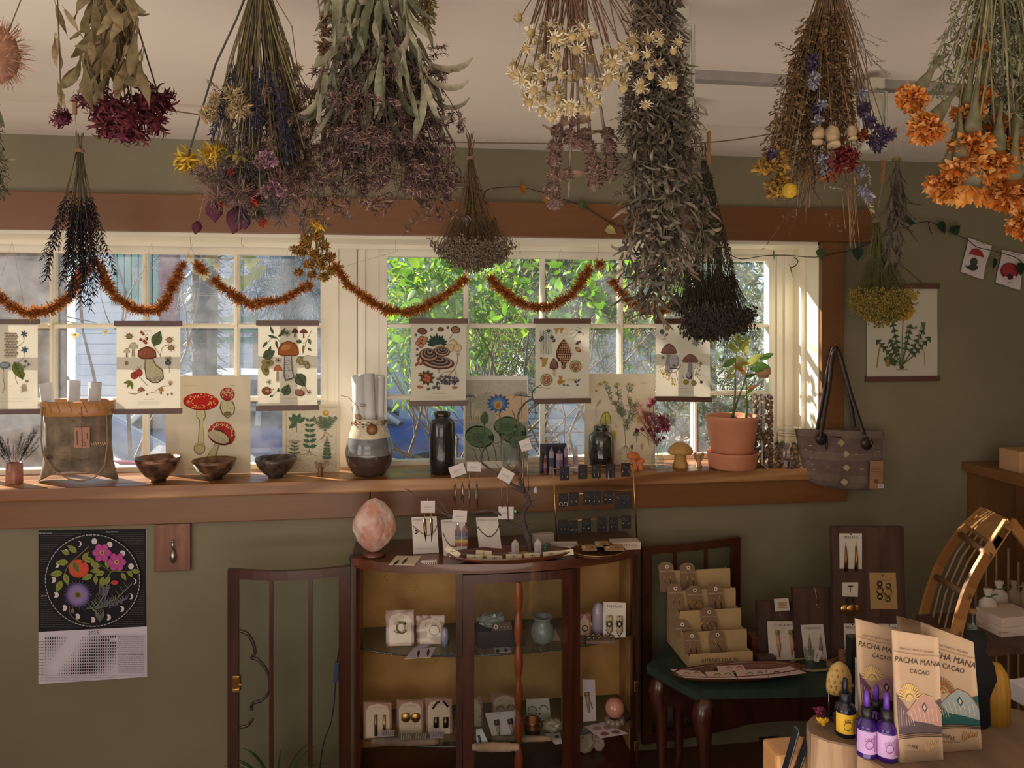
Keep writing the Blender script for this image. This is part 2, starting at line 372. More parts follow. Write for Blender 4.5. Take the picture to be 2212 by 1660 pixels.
def house(name, label, x0, x1, y, z1, m, planks=True, ph=.16, roof=True, dp=3):
    h = thing(name, label, 'building', ((x0+x1)/2, y, GZ))
    MB().bb(x0, x1, y, y+dp, GZ, z1).build('wall', m, h)
    if planks:
        pm = MB(); pm.box((0,-.012, ph/2),(x1-x0,.02, ph*.97), rotx(R(5))); me = pm.mesh('plank', m)
        k = 0
        while GZ+k*ph < z1-ph*.5: inst(me, 'plank', h, ((x0+x1)/2, y, GZ+k*ph)); k += 1
    if roof: MB().box(((x0+x1)/2, y+1.4, z1+.35),(x1-x0+.5,3.9,.08), rotx(R(12))).build('roof', 'roofing', h)
    return h
h1 = house('neighbour_house', 'pale lapped-siding house across the street behind the ivy-wrapped trunk', -5.2,1.2,9.5,3.4, 'siding')
b = MB(); a, c = P(245,600,9.4), P(350,600,9.4)
for i in range(7): t = i/7; b = MB(); b.bb(a.x+(c.x-a.x)*t, a.x+(c.x-a.x)*(t+.12),9.3,9.42,1.9,3.2); b.build('plank', 'teal_board', h1)
MB().bb(P(350,600,9.4).x, P(386,600,9.4).x, 9.25,9.45,.9,3.3).build('chimney', 'pink_brick', h1)
for (pa, pb, za, zb) in ((400,520,700,728),(470,540,780,800)): pass
b1 = thing('garden_bench', 'green slatted bench with brown posts in front of the pale house', 'bench', (P(500,700,8).x, 8, GZ))
for k in range(3):
    q0, q1 = P(455,685+k*22,8), P(555,697+k*22,8); MB().bb(q0.x, q1.x, 7.97,8.02, q1.z, q0.z).build('slat', 'green_slat', b1)
for px in (460,500,550): q = P(px, 745,8); MB().bb(q.x-.03, q.x+.03,8.02,8.08, GZ, P(0,680,8).z).build('post', 'porch_wood', b1)
q0, q1 = P(395,738,8), P(455,748,8); MB().bb(q0.x, q1.x, 8.0,8.06, q1.z, q0.z).build('rail', 'porch_wood', b1)
h2 = house('grey_shed', 'blue-grey boarded shed half hidden by shrubs beyond the second window', P(1130,900,4.6).x, P(1420,900,4.6).x, 4.6,1.45, 'grey_siding', ph=.14, roof=False, dp=.8)
# --- cars
def car(name, label, c, rz, body, L=4.4, W=1.8, roofm=None, sc_=1):
    o = thing(name, label, 'car', c, rz)
    def loft(secs, m, nm):
        b = MB(); b.sm = True; n = len(secs[0][1])
        for x, pts in secs: b.v += [(x, y, z) for y, z in pts]
        for i in range(len(secs)-1):
            for j in range(n): a = i*n+j; d = i*n+(j+1) % n; b.face((a, d, d+n, a+n))
        b.face(range(n)); b.face(range(len(b.v)-1, len(b.v)-n-1,-1)); return b.build(nm, m, o, True)
    h = W/2
    def sec(x, zt, wd=1.0): return (x, [(-h*wd, .3),(-h*wd*1.0, zt*.72),(-h*wd*.92, zt*.93),(-h*wd*.7, zt),(h*wd*.7, zt),(h*wd*.92, zt*.93),(h*wd, zt*.72),(h*wd, .3)])
    loft([sec(-L/2,.62,.86), sec(-L/2+.12,.84,.95), sec(-L*.22,.98), sec(L*.2,1.0), sec(L*.42,.92,.97), sec(L/2,.7,.88)], body, 'body')
    def cab(x, z, wd): return (x, [(-h*.94,.93),(-h*wd, z),(h*wd, z),(h*.94,.93)])
    loft([cab(-L*.42,.94,.9), cab(-L*.30,1.42,.74), cab(L*.06,1.46,.74), cab(L*.26,.95,.9)], 'dark_glass', 'window')
    b = MB(); b.rbox((-L*.12,0,1.465),(L*.38, W*.76,.06),.02)
    for s in (-1,1):
        for xa, xb in ((-L*.42,-L*.30),(L*.25, L*.07),(-L*.10,-L*.10)): b.tube([(xa, s*h*.93,.94),(xb, s*h*.76,1.45)],.035,6)
    b.build('roof', roofm or body, o, True)
    for x in (-L*.31, L*.31):
        for s in (-1,1): b = MB(); b.lathe([(.0001,-.1),(.2,-.1),(.33,-.08),(.33,.08),(.2,.1),(.0001,.1)],20,(x, s*(h-.1),.33), ax=rotx(R(90))); b.build('wheel', 'rubber', o, True)
    for s in (-1,1): b = MB(); b.ball((L*.48, s*h*.62,.68),.11,8,5, sc_=(.5,1.3,.8)); b.build('headlight', 'roof_silver', o, True)
    o.scale = (sc_,)*3
    return o
cq = P(395,900,6.5)
car('parked_car', 'dark blue parked car with a silver roof edge behind the mushroom print', (cq.x+1.45,6.6, GZ),0, 'car_blue', roofm='roof_silver')
cq = P(285,980,2.6)
cw = car('parked_car', 'white parked car with a red stripe seen low behind the bark basket', (cq.x-1.35,3.6, GZ-.02), R(8), 'car_white', L=4.2)
b = MB(); b.rbox((1.15,-.5,1.0),(1.5,.07,.05),.01, rot=roty(R(6))); b.build('stripe', 'car_red', cw, True)
# --- trees and shrubs
def leafcloud(name, parent, c, rad, n, L, cols, seed, m='outdoor_leaf', nseg=1, wid=.5, hang=.3, kind='stuff', shell=.55):
    r = random.Random(seed); b = MB(); c = V(c)
    for i in range(n):
        d = V((r.gauss(0,1), r.gauss(0,1), r.gauss(0,1))).normalized(); rr = shell+(1-shell)*r.random()
        k = 1+.22*noise.noise(d*2.3+V((seed, 0,0))); p = c+V((d.x*rad[0], d.y*rad[1], d.z*rad[2]))*rr*k
        if p.y < WY+.25: continue
        dd = (d*.5+V((r.gauss(0,.6), r.gauss(0,.6), r.gauss(0,.6)-hang))).normalized()
        col = jit(s2l(r.choice(cols)),.25, r); b.strip(p, dd, (r.gauss(0,1), r.gauss(0,1),1), L*r.uniform(.6,1.2), L*wid*r.uniform(.7,1.1), r.uniform(-.5,.6), nseg, col)
    o = b.build(name, m, parent); o['kind'] = kind; return o
def branches(b, p, d, L, r0, depth, r, col, spread=.7, kids=3):
    pts = [V(p)]; d = V(d).normalized()
    for k in range(4): d = (d+V((r.gauss(0,.16), r.gauss(0,.16), r.gauss(0,.12)))).normalized(); pts.append(pts[-1]+d*L/4)
    b.tube(pts, [r0*(1-.14*i) for i in range(5)],5 if depth > 1 else 4, col, cap=False)
    if depth > 0:
        for k in range(kids):
            q = pts[r.choice((2,3,4))]; nd = (d+V((r.gauss(0, spread), r.gauss(0, spread), r.gauss(0, spread)))).normalized()
            branches(b, q, nd, L*.68, r0*.55, depth-1, r, col, spread, kids)
t = P(30,800,1.9); tr = thing('street_tree', 'broad brown trunk filling the first panes at the window end', 'tree', (t.x, 1.9, GZ))
b = MB(); r = random.Random(3)
b.lathe([(.36,0),(.27,.5),(.245,1.2),(.24,2.2),(.27,3.6)],40,(t.x-.02,2.0, GZ), s2l((156,130,110)), wob=lambda a, z: .06*noise.noise(V((math.cos(a)*7, math.sin(a)*7, z*1.2))))
b.build('trunk', 'bark', tr)
b = MB()
for k in range(4): branches(b, (t.x, 2.0, GZ+3.5),(r.gauss(-.4,.3), r.gauss(0,.3),1),.8,.08,2, r, s2l((110,92,78)))
b.build('branch', 'bark', tr)
t = P(442,700,5.2); tr = thing('ivy_trunk', 'dark shaggy trunk wrapped in ivy in front of the pale house', 'tree', (t.x, 5.2, GZ))
b = MB(); b.lathe([(.2,0),(.14,.6),(.12,1.6),(.13,2.4),(.12,3.4)],16,(t.x, 5.2, GZ), s2l((84,78,76))); b.build('trunk', 'bark', tr)
r = random.Random(5); b = MB()
for i in range(520):
    a = r.uniform(0, TAU); z = r.uniform(.3,3.2); p = V((t.x+math.cos(a)*.14,5.2+math.sin(a)*.14, GZ+z))
    b.strip(p, (math.cos(a)*.7, math.sin(a)*.7, r.uniform(-1,.3)),(0,0,1), r.uniform(.08,.2),.04,.6,2, jit(s2l((76,86,84)),.4, r))
b.build('foliage', 'outdoor_leaf', tr)['kind'] = 'stuff'
t = P(300,760,2.4); sh = thing('bare_shrub', 'leafless shrub of thin pale branches behind the lavender bunch', 'shrub', (t.x, 2.4, GZ))
for k in range(5): b = MB(); branches(b, (t.x+r.uniform(-.25,.1),2.4+r.uniform(-.2,.2), GZ+1.2),(r.uniform(-.7,.5), r.uniform(-.3,.3),1.1),1.1,.014,3, r, s2l((150,134,124)),.55,3); b.build('branch', 'bark', sh)
cf = P(625,630,8.4); tr = thing('blue_conifer', 'blue-green evergreen tree behind the third print', 'tree', (cf.x, 8.4, GZ))
MB().lathe([(.12,0),(.07,3.4)],10,(cf.x, 8.4, GZ), s2l((90,80,72))).build('trunk', 'bark', tr)
leafcloud('foliage', tr, (cf.x+.1,8.4,2.15),(.95,.6,.95),5200,.17,[(116,144,156),(134,160,164),(96,122,130)],9, wid=.16, hang=.5, shell=.2)
# maple twig close to the glass with large yellow-green leaves
mp = thing('maple_branch', 'thin branch with large yellow-green leaves above the garland between the second and third prints', 'branch', P(500,520,.9))
b = MB(); pts = smooth_path([P(560,470,.9), P(540,530,.9), P(500,560,.88), P(450,556,.9), P(425,560,.92)],3); b.tube(pts, .004,5, s2l((120,96,70))); b.build('stem', 'bark', mp)
def palmate(L, col, seed):
    r = random.Random(seed); b = MB()
    for k, a in enumerate((-1.5,-.75,0,.75,1.5)):
        ln = L*(1,.9,.75,.9,1)[4-k if 0 else k] if k != 2 else L*1.1
        b.strip((0,0,0),(math.sin(a),0,-math.cos(a)),(0,-1,0), ln*.9, ln*.5,.3,3, jit(col, .15, r), fold=.1)
    b.tube([(0,0,0),(0,.01, L*.6)],.0012,4, s2l((150,120,60))); return b.mesh('leaf', 'outdoor_leaf')
lm = [palmate(.05, s2l((190,196,70)),1), palmate(.055, s2l((150,158,74)),2), palmate(.05, s2l((196,170,90)),3)]
for i, (px, py, k) in enumerate(((543,562,0),(512,575,1),(470,572,2),(495,605,1),(440,590,2),(556,578,1),(525,600,1),(410,552,2),(458,556,1),(535,545,1),(162,722,2),(228,716,2))):
    inst(lm[k], 'leaf', mp, P(px, py, .88+.03*(i % 3)), Quaternion((0,0,1), rnd.uniform(-.8,.8)) @ Quaternion((1,0,0), rnd.uniform(-.4,.4)), rnd.uniform(.8,1.2) if px > 300 else .45)
GR = [(120,168,34),(150,190,46),(92,140,30),(176,200,60)]; OL = [(96,118,56),(120,136,66),(74,96,46),(150,150,84)]
cp = P(900,640,1.5); cam_ = thing('camellia_bush', 'sunlit bush with glossy bright green leaves behind the tall black bottle', 'shrub', (cp.x, 1.55, GZ))
b = MB()
for k in range(6): branches(b, (cp.x+.1,1.6, GZ+.5),(r.uniform(-.5,.5), r.uniform(-.2,.3),1.3),.9,.02,2, r, s2l((120,100,76)),.5,3)
b.build('branch', 'bark', cam_)
leafcloud('foliage', cam_, (cp.x+.08,1.72,1.72),(.5,.42,.62),3000,.085, GR, 12, shell=.1, wid=.55)
lfm = []
for k in range(3): b = MB(); b.strip((0,0,0),(0,0,-1),(0,-1,0),.075,.042,.4,4, s2l(GR[k]), fold=.15); lfm.append(b.mesh('leaf', 'outdoor_leaf'))
for i in range(90): inst(lfm[i % 3], 'leaf', cam_, P(r.uniform(838,1005), r.uniform(552,700 if i % 3 else 840), r.uniform(1.15,1.3)), to_dir((r.gauss(0,.8), r.gauss(0,.4), r.gauss(0,.8)-.3), r.uniform(0,6)), r.uniform(.7,1.2))
hd = thing('mixed_hedge', 'tall olive green hedge filling the view behind the fourth to sixth prints', 'hedge', (P(1350,700,2.6).x, 2.6, GZ))
for i, (px, py, Y, rx, rz) in enumerate(((1090,640,2.9,.55,.7),(1250,620,2.5,.6,.75),(1400,660,3.0,.65,.9),(1560,640,2.5,.6,.85),(1640,800,2.8,.7,.9),(1480,900,3.0,.6,.6),(1080,760,3.4,.5,.6))):
    q = P(px, py, Y); leafcloud('foliage', hd, q, (rx, .45, rz),2600,.075, OL if i % 2 else OL+GR[:1]+[(170,120,70)],30+i, shell=.25, wid=.42)
b = MB()
for k in range(12): q = P(1050+k*55,1000,2.7); branches(b, (q.x, 2.7, GZ),(r.uniform(-.3,.3),0,1.2),1.3,.022,2, r, s2l((110,92,72)),.4,3)
b.build('branch', 'bark', hd)
big = thing('background_trees', 'distant dark treetops above the hedge and the roofs', 'tree', (2,16, GZ))
for i, (x, z, rr) in enumerate(((-6,3.4,2.4),(-1.5,3.9,2.2),(3,3.2,3),(8,3.6,3.2),(5.5,2.2,3))):
    leafcloud('foliage', big, (x, 17, z),(rr, 1, rr),2600,.42,[(84,104,84),(104,120,96),(70,88,80)],60+i, shell=.1)
    MB().lathe([(.3,0),(.2, z)],10,(x, 17, GZ), s2l((90,78,66))).build('trunk', 'bark', big)
# leafy bush beside the window outside, whose leaves break up the low sun
eb = thing('climbing_bush', 'sparse leafy shrub by the window whose leaves dapple the side jamb', 'shrub', (P(1330,640,.8).x, .85, GZ))
for i in range(270):
    q = P(r.uniform(1030,1500) if i < 130 else r.uniform(1070,1300), r.uniform(545,720), r.uniform(.62,.95)); inst(lfm[i % 3], 'leaf', eb, q, to_dir((r.gauss(0,.8), r.gauss(0,.4), r.gauss(0,.8)-.4), r.uniform(0,6)), r.uniform(.45,.9))
b = MB()
for k in range(3): branches(b, (P(1330,640,.8).x+r.uniform(-.2,.2),.85,.9),(r.uniform(-.8,.8),0,1),.6,.006,2, r, s2l((128,104,76)),.5,3)
b.build('branch', 'bark', eb)
# ================================================================ flat print: shapes and lettering laid on paper
_TX = {}
def glyphs(text, res=2):
    if (text, res) in _TX: return _TX[text, res]
    c = bpy.data.curves.new('t', 'FONT'); c.body = text; c.size = 1; c.align_x = 'CENTER'; c.align_y = 'CENTER'; c.resolution_u = res
    o = bpy.data.objects.new('t', c); me = o.to_mesh()
    r = ([tuple(v.co[:2]) for v in me.vertices],[tuple(p.vertices) for p in me.polygons]); o.to_mesh_clear()
    bpy.data.objects.remove(o); bpy.data.curves.remove(c); _TX[text, res] = r; return r
def text_on(b, text, o, u, v, size, col, res=2, sx=1):      # lettering on a plane with axes u (right) and v (up)
    vs, fs = glyphs(text, res); n = len(b.v); o, u, v = V(o), V(u), V(v)
    b.v += [tuple(o+u*(x*size*sx)+v*(y*size)) for x, y in vs]
    for f in fs: b.face([n+i for i in f], col)
class Print:
    def __init__(s, o, n=(0,-1,0), eps=.0006): s.b = MB(); s.o = V(o); s.n = V(n).normalized(); s.e = eps; s.k = 0; s.r = random.Random(int(abs(o[0])*1e4)); s.T = None
    def pt(s, x, y):
        if s.T: x, y = s.T(x, y)
        return pp(x, y, s.o+s.n*(s.e+s.k*1.2e-5), s.n)
    def poly(s, pts, col): s.k += 1; s.b.poly([s.pt(*p) for p in pts][::-1], s2l(col))
    def ell(s, x, y, rx, ry, col, ang=0, n=14, a0=0, a1=TAU):
        ca, sa = math.cos(ang), math.sin(ang); P_ = []
        for i in range(n): a = a0+(a1-a0)*i/(n-1 if a1-a0 < TAU-.01 else n); ex, ey = rx*math.cos(a), ry*math.sin(a); P_.append((x+ex*ca-ey*sa, y+ex*sa+ey*ca))
        s.poly(P_, col)
    def line(s, pts, w, col, sm=3, taper=False):
        if sm and len(pts) > 2: pts = [(p.x, p.y) for p in smooth_path([(x, y, 0) for x, y in pts], sm)]
        s.k += 1; c = s2l(col); L = []; n = len(pts)
        for i in range(n):
            a, d = pts[max(i-1,0)], pts[min(i+1, n-1)]; dx, dy = d[0]-a[0], d[1]-a[1]; m = math.hypot(dx, dy) or 1
            h = w*.5*(1-.8*i/(n-1) if taper else 1); L.append((s.pt(pts[i][0]-dy/m*h, pts[i][1]+dx/m*h), s.pt(pts[i][0]+dy/m*h, pts[i][1]-dx/m*h)))
        for (a, b_),(c1, d) in zip(L[:-1], L[1:]): s.b.poly([a, b_, d, c1], c)
    def leaf(s, x, y, ang, ln, wd, col, vein=None, edge=None, n=6):
        ca, sa = math.cos(ang), math.sin(ang)
        def T(t, o_): return (x+ca*t*ln-sa*o_, y+sa*t*ln+ca*o_)
        def ring(k): return [T(i/n, math.sin(PI*(i/n)**.8)*wd*.5*k) for i in range(n+1)]+[T(i/n, -math.sin(PI*(i/n)**.8)*wd*.5*k) for i in range(n-1,0,-1)]
        if edge: s.poly(ring(1.18), edge)
        s.poly(ring(1), col)
        if vein:
            s.line([T(0,0), T(.95,0)], max(.5, wd*.06), vein, 0)
            for i in range(1,5):
                for q in (-1,1): s.line([T(i*.18,0), T(i*.18+.14, q*wd*.33*math.sin(PI*min(1, i*.18+.15)))], max(.35, wd*.04), vein, 0)
    def shroom(s, x, y, cw, ch, sw, sh, cap, stem, dark, dots=None, gill=None, n=12):
        s.poly([(x-sw*.35, y),(x+sw*.35, y),(x+sw*.5, y+sh*.9),(x+sw*.3, y+sh),(x-sw*.35, y+sh),(x-sw*.55, y+sh*.9)], stem)
        for i in range(5): s.line([(x-sw*.25+sw*.12*i, y+sh*.1),(x-sw*.3+sw*.14*i, y+sh*.85)],.5, dark, 0)
        if gill: s.ell(x, y, cw*.48, ch*.2, gill)
        s.poly([(x-cw/2+cw*i/n, y-ch*math.sin(PI*i/n)**.75) for i in range(n+1)]+[(x+cw*.3, y+ch*.08),(x-cw*.3, y+ch*.08)], cap)
        s.line([(x-cw/2+cw*i/n, y-ch*math.sin(PI*i/n)**.75) for i in range(n+1)],.7, dark, 0)
        s.ell(x-cw*.12, y-ch*.62, cw*.16, ch*.14, tuple(min(255, c*1.18) for c in cap))
        if dots:
            for i in range(int(cw*ch*.05)):
                a = s.r.uniform(-.92,.92); h = s.r.random()*math.sqrt(1-a*a); s.ell(x+a*cw*.47, y-h*ch*.92, s.r.uniform(.6,1.5), s.r.uniform(.5,1.2), dots, n=5)
    def text(s, t, x, y, h, col, ang=0, sx=1, res=1):
        s.k += 1; o = s.pt(x, y); u = (s.pt(x+math.cos(ang)*10, y+math.sin(ang)*10)-o)/10; v = (s.pt(x+math.sin(ang)*10, y-math.cos(ang)*10)-o)/10
        text_on(s.b, t, o, u, v, h*1.35, s2l(col), res, sx)
    def scrib(s, x0, x1, y, h, col):                       # a line of writing too small to read
        x = x0
        while x < x1: w_ = s.r.uniform(1.5,5); s.line([(x, y),(min(x+w_, x1), y+(s.r.random()-.5)*.3)], h, col, 0); x += w_+1.1
    def done(s, parent, name='print', m='ink'): return s.b.build(name, m, parent)
DK = (70,52,44); GRN = (84,104,70); BRN = (150,104,72)
def hanging_print(label, x0, x1, y0, y1, draw, Y=.06, tilt=0, rail=(92,62,50)):
    c = P((x0+x1)/2, y0, Y); o = thing('hanging_print', label, 'poster', c, group='botanical prints hanging in the window')
    a, b_ = P(x0, y0, Y), P(x1, y1, Y); br = s2l(rail); w_ = 4*S(c)
    m = MB(); nx, nz = 8,10; m.sm = True
    for i in range(nx+1):
        for j in range(nz+1): m.v.append((a.x+w_*.6+(b_.x-a.x-w_*1.2)*i/nx, Y+.0012*math.sin(i*.9+j*.5)*(math.sin(PI*j/nz)), a.z+(b_.z-a.z)*j/nz+tilt*(i/nx-.5)*j/nz))
    for i in range(nx):
        for j in range(nz): q = i*(nz+1)+j; m.face((q, q+1, q+nz+2, q+nz+1), s2l((214,206,187)))
    m.build('paper', 'paper', o)
    for k, z in (('top_rail', a.z),('bottom_rail', b_.z)):
        m = MB(); m.rbox(((a.x+b_.x)/2, Y-.001, z),(b_.x-a.x+.004,.012,11*S(c)),.0012, rot=roty(-math.atan2(tilt, b_.x-a.x)*-1 if k == 'bottom_rail' else 0), col=br); m.build(k, 'satin', o)
    pr = Print((c.x, Y-.0022, c.z)); draw(pr); pr.done(o)
    m = MB(); hz = ZT-.03; q = (b_.x-a.x)*.3; m.tube([((a.x+b_.x)/2-q, Y, a.z),((a.x+b_.x)/2-q, Y, a.z+.012),((a.x+b_.x)/2+q, Y, a.z+.012),((a.x+b_.x)/2+q, Y, a.z)],.0006,4, s2l((80,70,60)))
    m.tube([((a.x+b_.x)/2-q, Y, a.z+.012),((a.x+b_.x)/2, Y+.03, hz)],.0004,3, s2l((150,150,150))); m.tube([((a.x+b_.x)/2+q, Y, a.z+.012),((a.x+b_.x)/2, Y+.03, hz)],.0004,3, s2l((150,150,150)))
    m.build('hanging_wire', 'satin', o); return o
def berries(p, pts, r, col, dk=DK):
    for x, y in pts: p.ell(x, y, r*1.15, r*1.15, dk, n=8); p.ell(x, y, r, r, col, n=8); p.ell(x-r*.3, y-r*.3, r*.3, r*.3,(230,220,200), n=5)
def caption(p, x, y, w_=46, n=2):
    p.scrib(x-w_*.25, x+w_*.25, y, .9,(150,130,110))
    for k in range(n): p.scrib(x-w_/2, x+w_/2, y+6+k*4,.6,(190,176,156))
def d1(p):      # fir cone and blue flowers
    p.line([(35,790),(33,815),(38,830)],1,(120,96,80))
    for j in range(9):
        for i in range(4): p.ell(12+i*7+(j % 2)*3,722+j*6,4.2-abs(i-1.5)*.5,3.6,(150,138,128), n=8); p.ell(12+i*7+(j % 2)*3,723.5+j*6,3.2,2.4,(222,208,184), n=8)
    for (x, y) in ((52,722),(53,756)):
        p.line([(x, y),(x-2, y+18),(x-22, y+32)],.9,(110,96,86))
        for k in range(6): p.leaf(x, y, k*1.05-.3,9,4,(110,136,150),(60,76,90))
    p.leaf(30,782,1.1,44,24,(120,132,78),(70,84,44)); p.leaf(52,805,1.7,12,6,(150,132,90), DK)
    berries(p, ((55,781),(53,792),(61,788)),2.6,(110,120,128)); p.ell(10,790,12,8,(120,140,150)); p.ell(9,789,9,5,(178,190,190))
    p.line([(8,795),(6,815),(10,835),(4,850)],1.2,(150,120,96)); berries(p, ((58,824),),3,(190,170,120))
    for k in range(16): a = p.r.uniform(0, TAU); p.line([(52,842),(52+math.cos(a)*9,842+math.sin(a)*10)],.6,(120,110,100),0)
    p.ell(52,838,6,9,(200,186,160)); p.scrib(20,26,835,.8, DK); p.scrib(0,62,862,.6,(190,176,156)); p.scrib(0,50,868,.6,(190,176,156))
def d2(p):      # big bolete, rose hips
    for (x, y, c) in ((279,727,(180,160,110)),(366,735,(214,172,120)),(370,752,(206,160,110))):
        for k in range(8): a = k*.8; p.line([(x, y),(x+math.cos(a)*11, y+math.sin(a)*9)],.8,(110,92,60),0)
        p.ell(x, y, 7,6,(110,80,56)); p.ell(x, y, 6,5, c)
    p.line([(310,715),(327,716)],.8, DK, 0); p.line([(318,737),(314,726),(319,722)],.8, DK); berries(p, ((305,718),(309,722),(304,734),(311,737),(317,732),(315,741)),3,(190,70,60))
    p.leaf(332,748,-1.15,36,20,(120,138,90),(60,78,46),(70,84,50)); p.line([(332,748),(346,768),(346,772)],1.2,(120,104,70)); p.line([(346,768),(352,750),(366,745)],1.1,(120,130,70))
    p.shroom(288,753,22,13,9,20,(206,196,176),(226,214,190), DK); p.shroom(274,762,14,9,5,12,(216,204,180),(226,214,190), DK)
    p.poly([(313,772),(329,772),(336,788),(352,800),(354,818),(342,828),(328,828),(315,818),(312,796)],(90,72,56)); p.poly([(314,773),(328,773),(335,789),(350,801),(352,817),(341,826),(329,826),(317,817),(314,796)],(232,220,180))
    for k in range(10): p.line([(322+k*2.6,818-k*.6),(324+k*2.6,824-k*.3)],1,(120,130,120),0)
    p.poly([(297,770),(298,758),(306,752),(318,748),(330,752),(337,760),(338,772),(330,776),(306,776)],(110,60,44)); p.poly([(299,769),(300,759),(307,754),(318,750),(329,754),(335,761),(336,770),(329,773),(307,773)],(176,106,78))
    for k in range(4): p.line([(304+k*8,767),(307+k*7,754)],.9,(214,150,110),0)
    p.ell(273,785,3.5,5,(170,130,90)); p.ell(363,784,6.5,6,(60,66,74)); p.ell(363,784,5,4.5,(110,122,130))
    for k in range(7): a = -2.6+k*.35; p.line([(363,779),(363+math.cos(a)*10,779+math.sin(a)*10)],.8, DK, 0)
    p.line([(365,790),(366,806)],.9, DK, 0)
    for (x, y) in ((290,812),(300,806)):
        p.ell(x, y, 8.5,8,(150,50,44)); p.ell(x, y, 7.4,7,(204,84,70)); p.line([(x, y-7),(x-4, y-14)],.9, DK, 0); p.line([(x, y-7),(x+4, y-15)],.9, DK, 0)
    p.line([(298,812),(306,820),(318,833)],1, DK)
    for a, l in ((2.9,18),(2.2,18),(1.5,18)): p.leaf(284,824, a, l, 7,(140,150,80),(80,96,50))
    p.shroom(305,845,16,8,4,3,(176,116,84),(220,200,170), DK); p.line([(302,848),(290,852),(277,849)],2,(176,150,120))
    p.line([(335,846),(350,836),(368,834)],1.2,(170,130,96))
    for k in range(7): p.line([(368,834),(362+k*2,822+abs(k-3))],.8,(150,110,80),0)
    p.shroom(348,845,11,8,4,8,(190,150,100),(220,200,160), DK); p.line([(325,848),(340,850),(347,848)],1.2,(170,140,100)); berries(p, ((362,853),(371,851),(318,852)),2.2,(190,160,120)); caption(p, 322,863)
def d3(p):      # orange birch bolete
    for x, y, l, a in ((579,725,22,.3),(600,728,22,-.6),(596,735,20,1.4),(590,722,18,-1.9),(577,738,18,2.2),(585,748,16,1.9),(606,722,18,-.9)): p.leaf(x, y, a, l, 6,(96,116,82),(50,66,44))
    p.line([(575,745),(590,728),(602,735),(606,745)],1.2,(96,110,80))
    for k in range(14): a = k*.45; p.line([(620,720),(620+math.cos(a)*9,720+math.sin(a)*8)],.9,(84,96,60),0)
    p.shroom(637,719,14,9,6,12,(110,60,56),(222,206,190), DK); p.shroom(656,720,18,9,4,12,(128,74,64),(222,206,190), DK)
    p.line([(674,712),(662,738),(655,762)],1.1,(130,104,70)); p.line([(640,735),(655,742),(662,738)],1,(110,120,70)); p.leaf(652,738,3.1,13,9,(96,116,82), GRN)
    p.leaf(667,732,1.3,14,7,(110,128,90), GRN); p.leaf(655,745,1.6,22,4,(160,120,90)); p.leaf(664,752,.6,12,6,(110,128,90), GRN)
    for x, y, a, l, w_ in ((568,773,-.5,30,18),(640,808,.95,34,22),(614,855,-1.2,26,17)): p.leaf(x, y, a, l, w_, (108,124,92),(54,68,48),(58,72,50))
    p.poly([(614,768),(630,768),(632,800),(636,816),(628,822),(616,824),(612,812)],(120,112,108)); p.poly([(616,768),(629,768),(630,800),(633,815),(626,818),(618,820),(615,808)],(226,220,212))
    for k in range(34): p.line([(617+p.r.uniform(0,13),772+p.r.uniform(0,42)),(619+p.r.uniform(0,13),772+p.r.uniform(0,42))],.5,(130,124,122),0) if False else p.ell(616+p.r.uniform(0,14),771+p.r.uniform(0,44),1.5,.8,(120,114,112), n=5)
    p.poly([(600,767),(601,752),(610,741),(623,737),(637,742),(645,754),(646,766),(636,770),(612,769)],(130,66,36)); p.poly([(602,765),(603,753),(611,743),(623,739),(636,744),(643,755),(644,765),(634,768),(613,767)],(196,118,62)); p.ell(618,751,11,6,(222,158,96),-.3)
    for x, y, a in ((578,784,.1),(573,800,1.2)): p.ell(x, y, 13,8,(110,104,60), a); p.ell(x, y, 12,7,(178,168,110), a); p.ell(x+2, y, 5,3.4,(130,122,76), a)
    for k in range(8): a = k*.8; p.line([(601,779),(601+math.cos(a)*7,779+math.sin(a)*6)],.9, DK, 0)
    p.shroom(600,801,19,12,8,26,(200,120,80),(222,212,200), DK)
    berries(p, ((645,780),(651,784),(661,786),(664,792),(648,776)),5,(180,168,110)); p.line([(650,775),(662,768),(674,770)],.9, DK)
    p.shroom(656,846,16,12,10,8,(222,206,186),(222,206,190), DK); p.ell(647,849,11,7.5,(110,60,50),.3); p.ell(646,848,9.5,6,(190,140,120),.3)
    p.ell(576,845,11,9,(130,70,50)); p.ell(575,844,9,7.5,(176,112,84)); p.ell(577,845,4,3,(224,196,170)); p.line([(584,846),(592,840)],3,(220,190,160),0)
    for x, y in ((581,826),(667,848)):
        for k in range(9): a = k*.7; p.line([(x, y),(x+math.cos(a)*6, y+math.sin(a)*6)],1,(96,96,60),0)
    p.line([(588,855),(601,845),(612,850)],.9, GRN); p.leaf(601,848,-1.5,10,6, GRN); p.leaf(590,855,2.8,9,5, GRN); caption(p, 622,862,84)
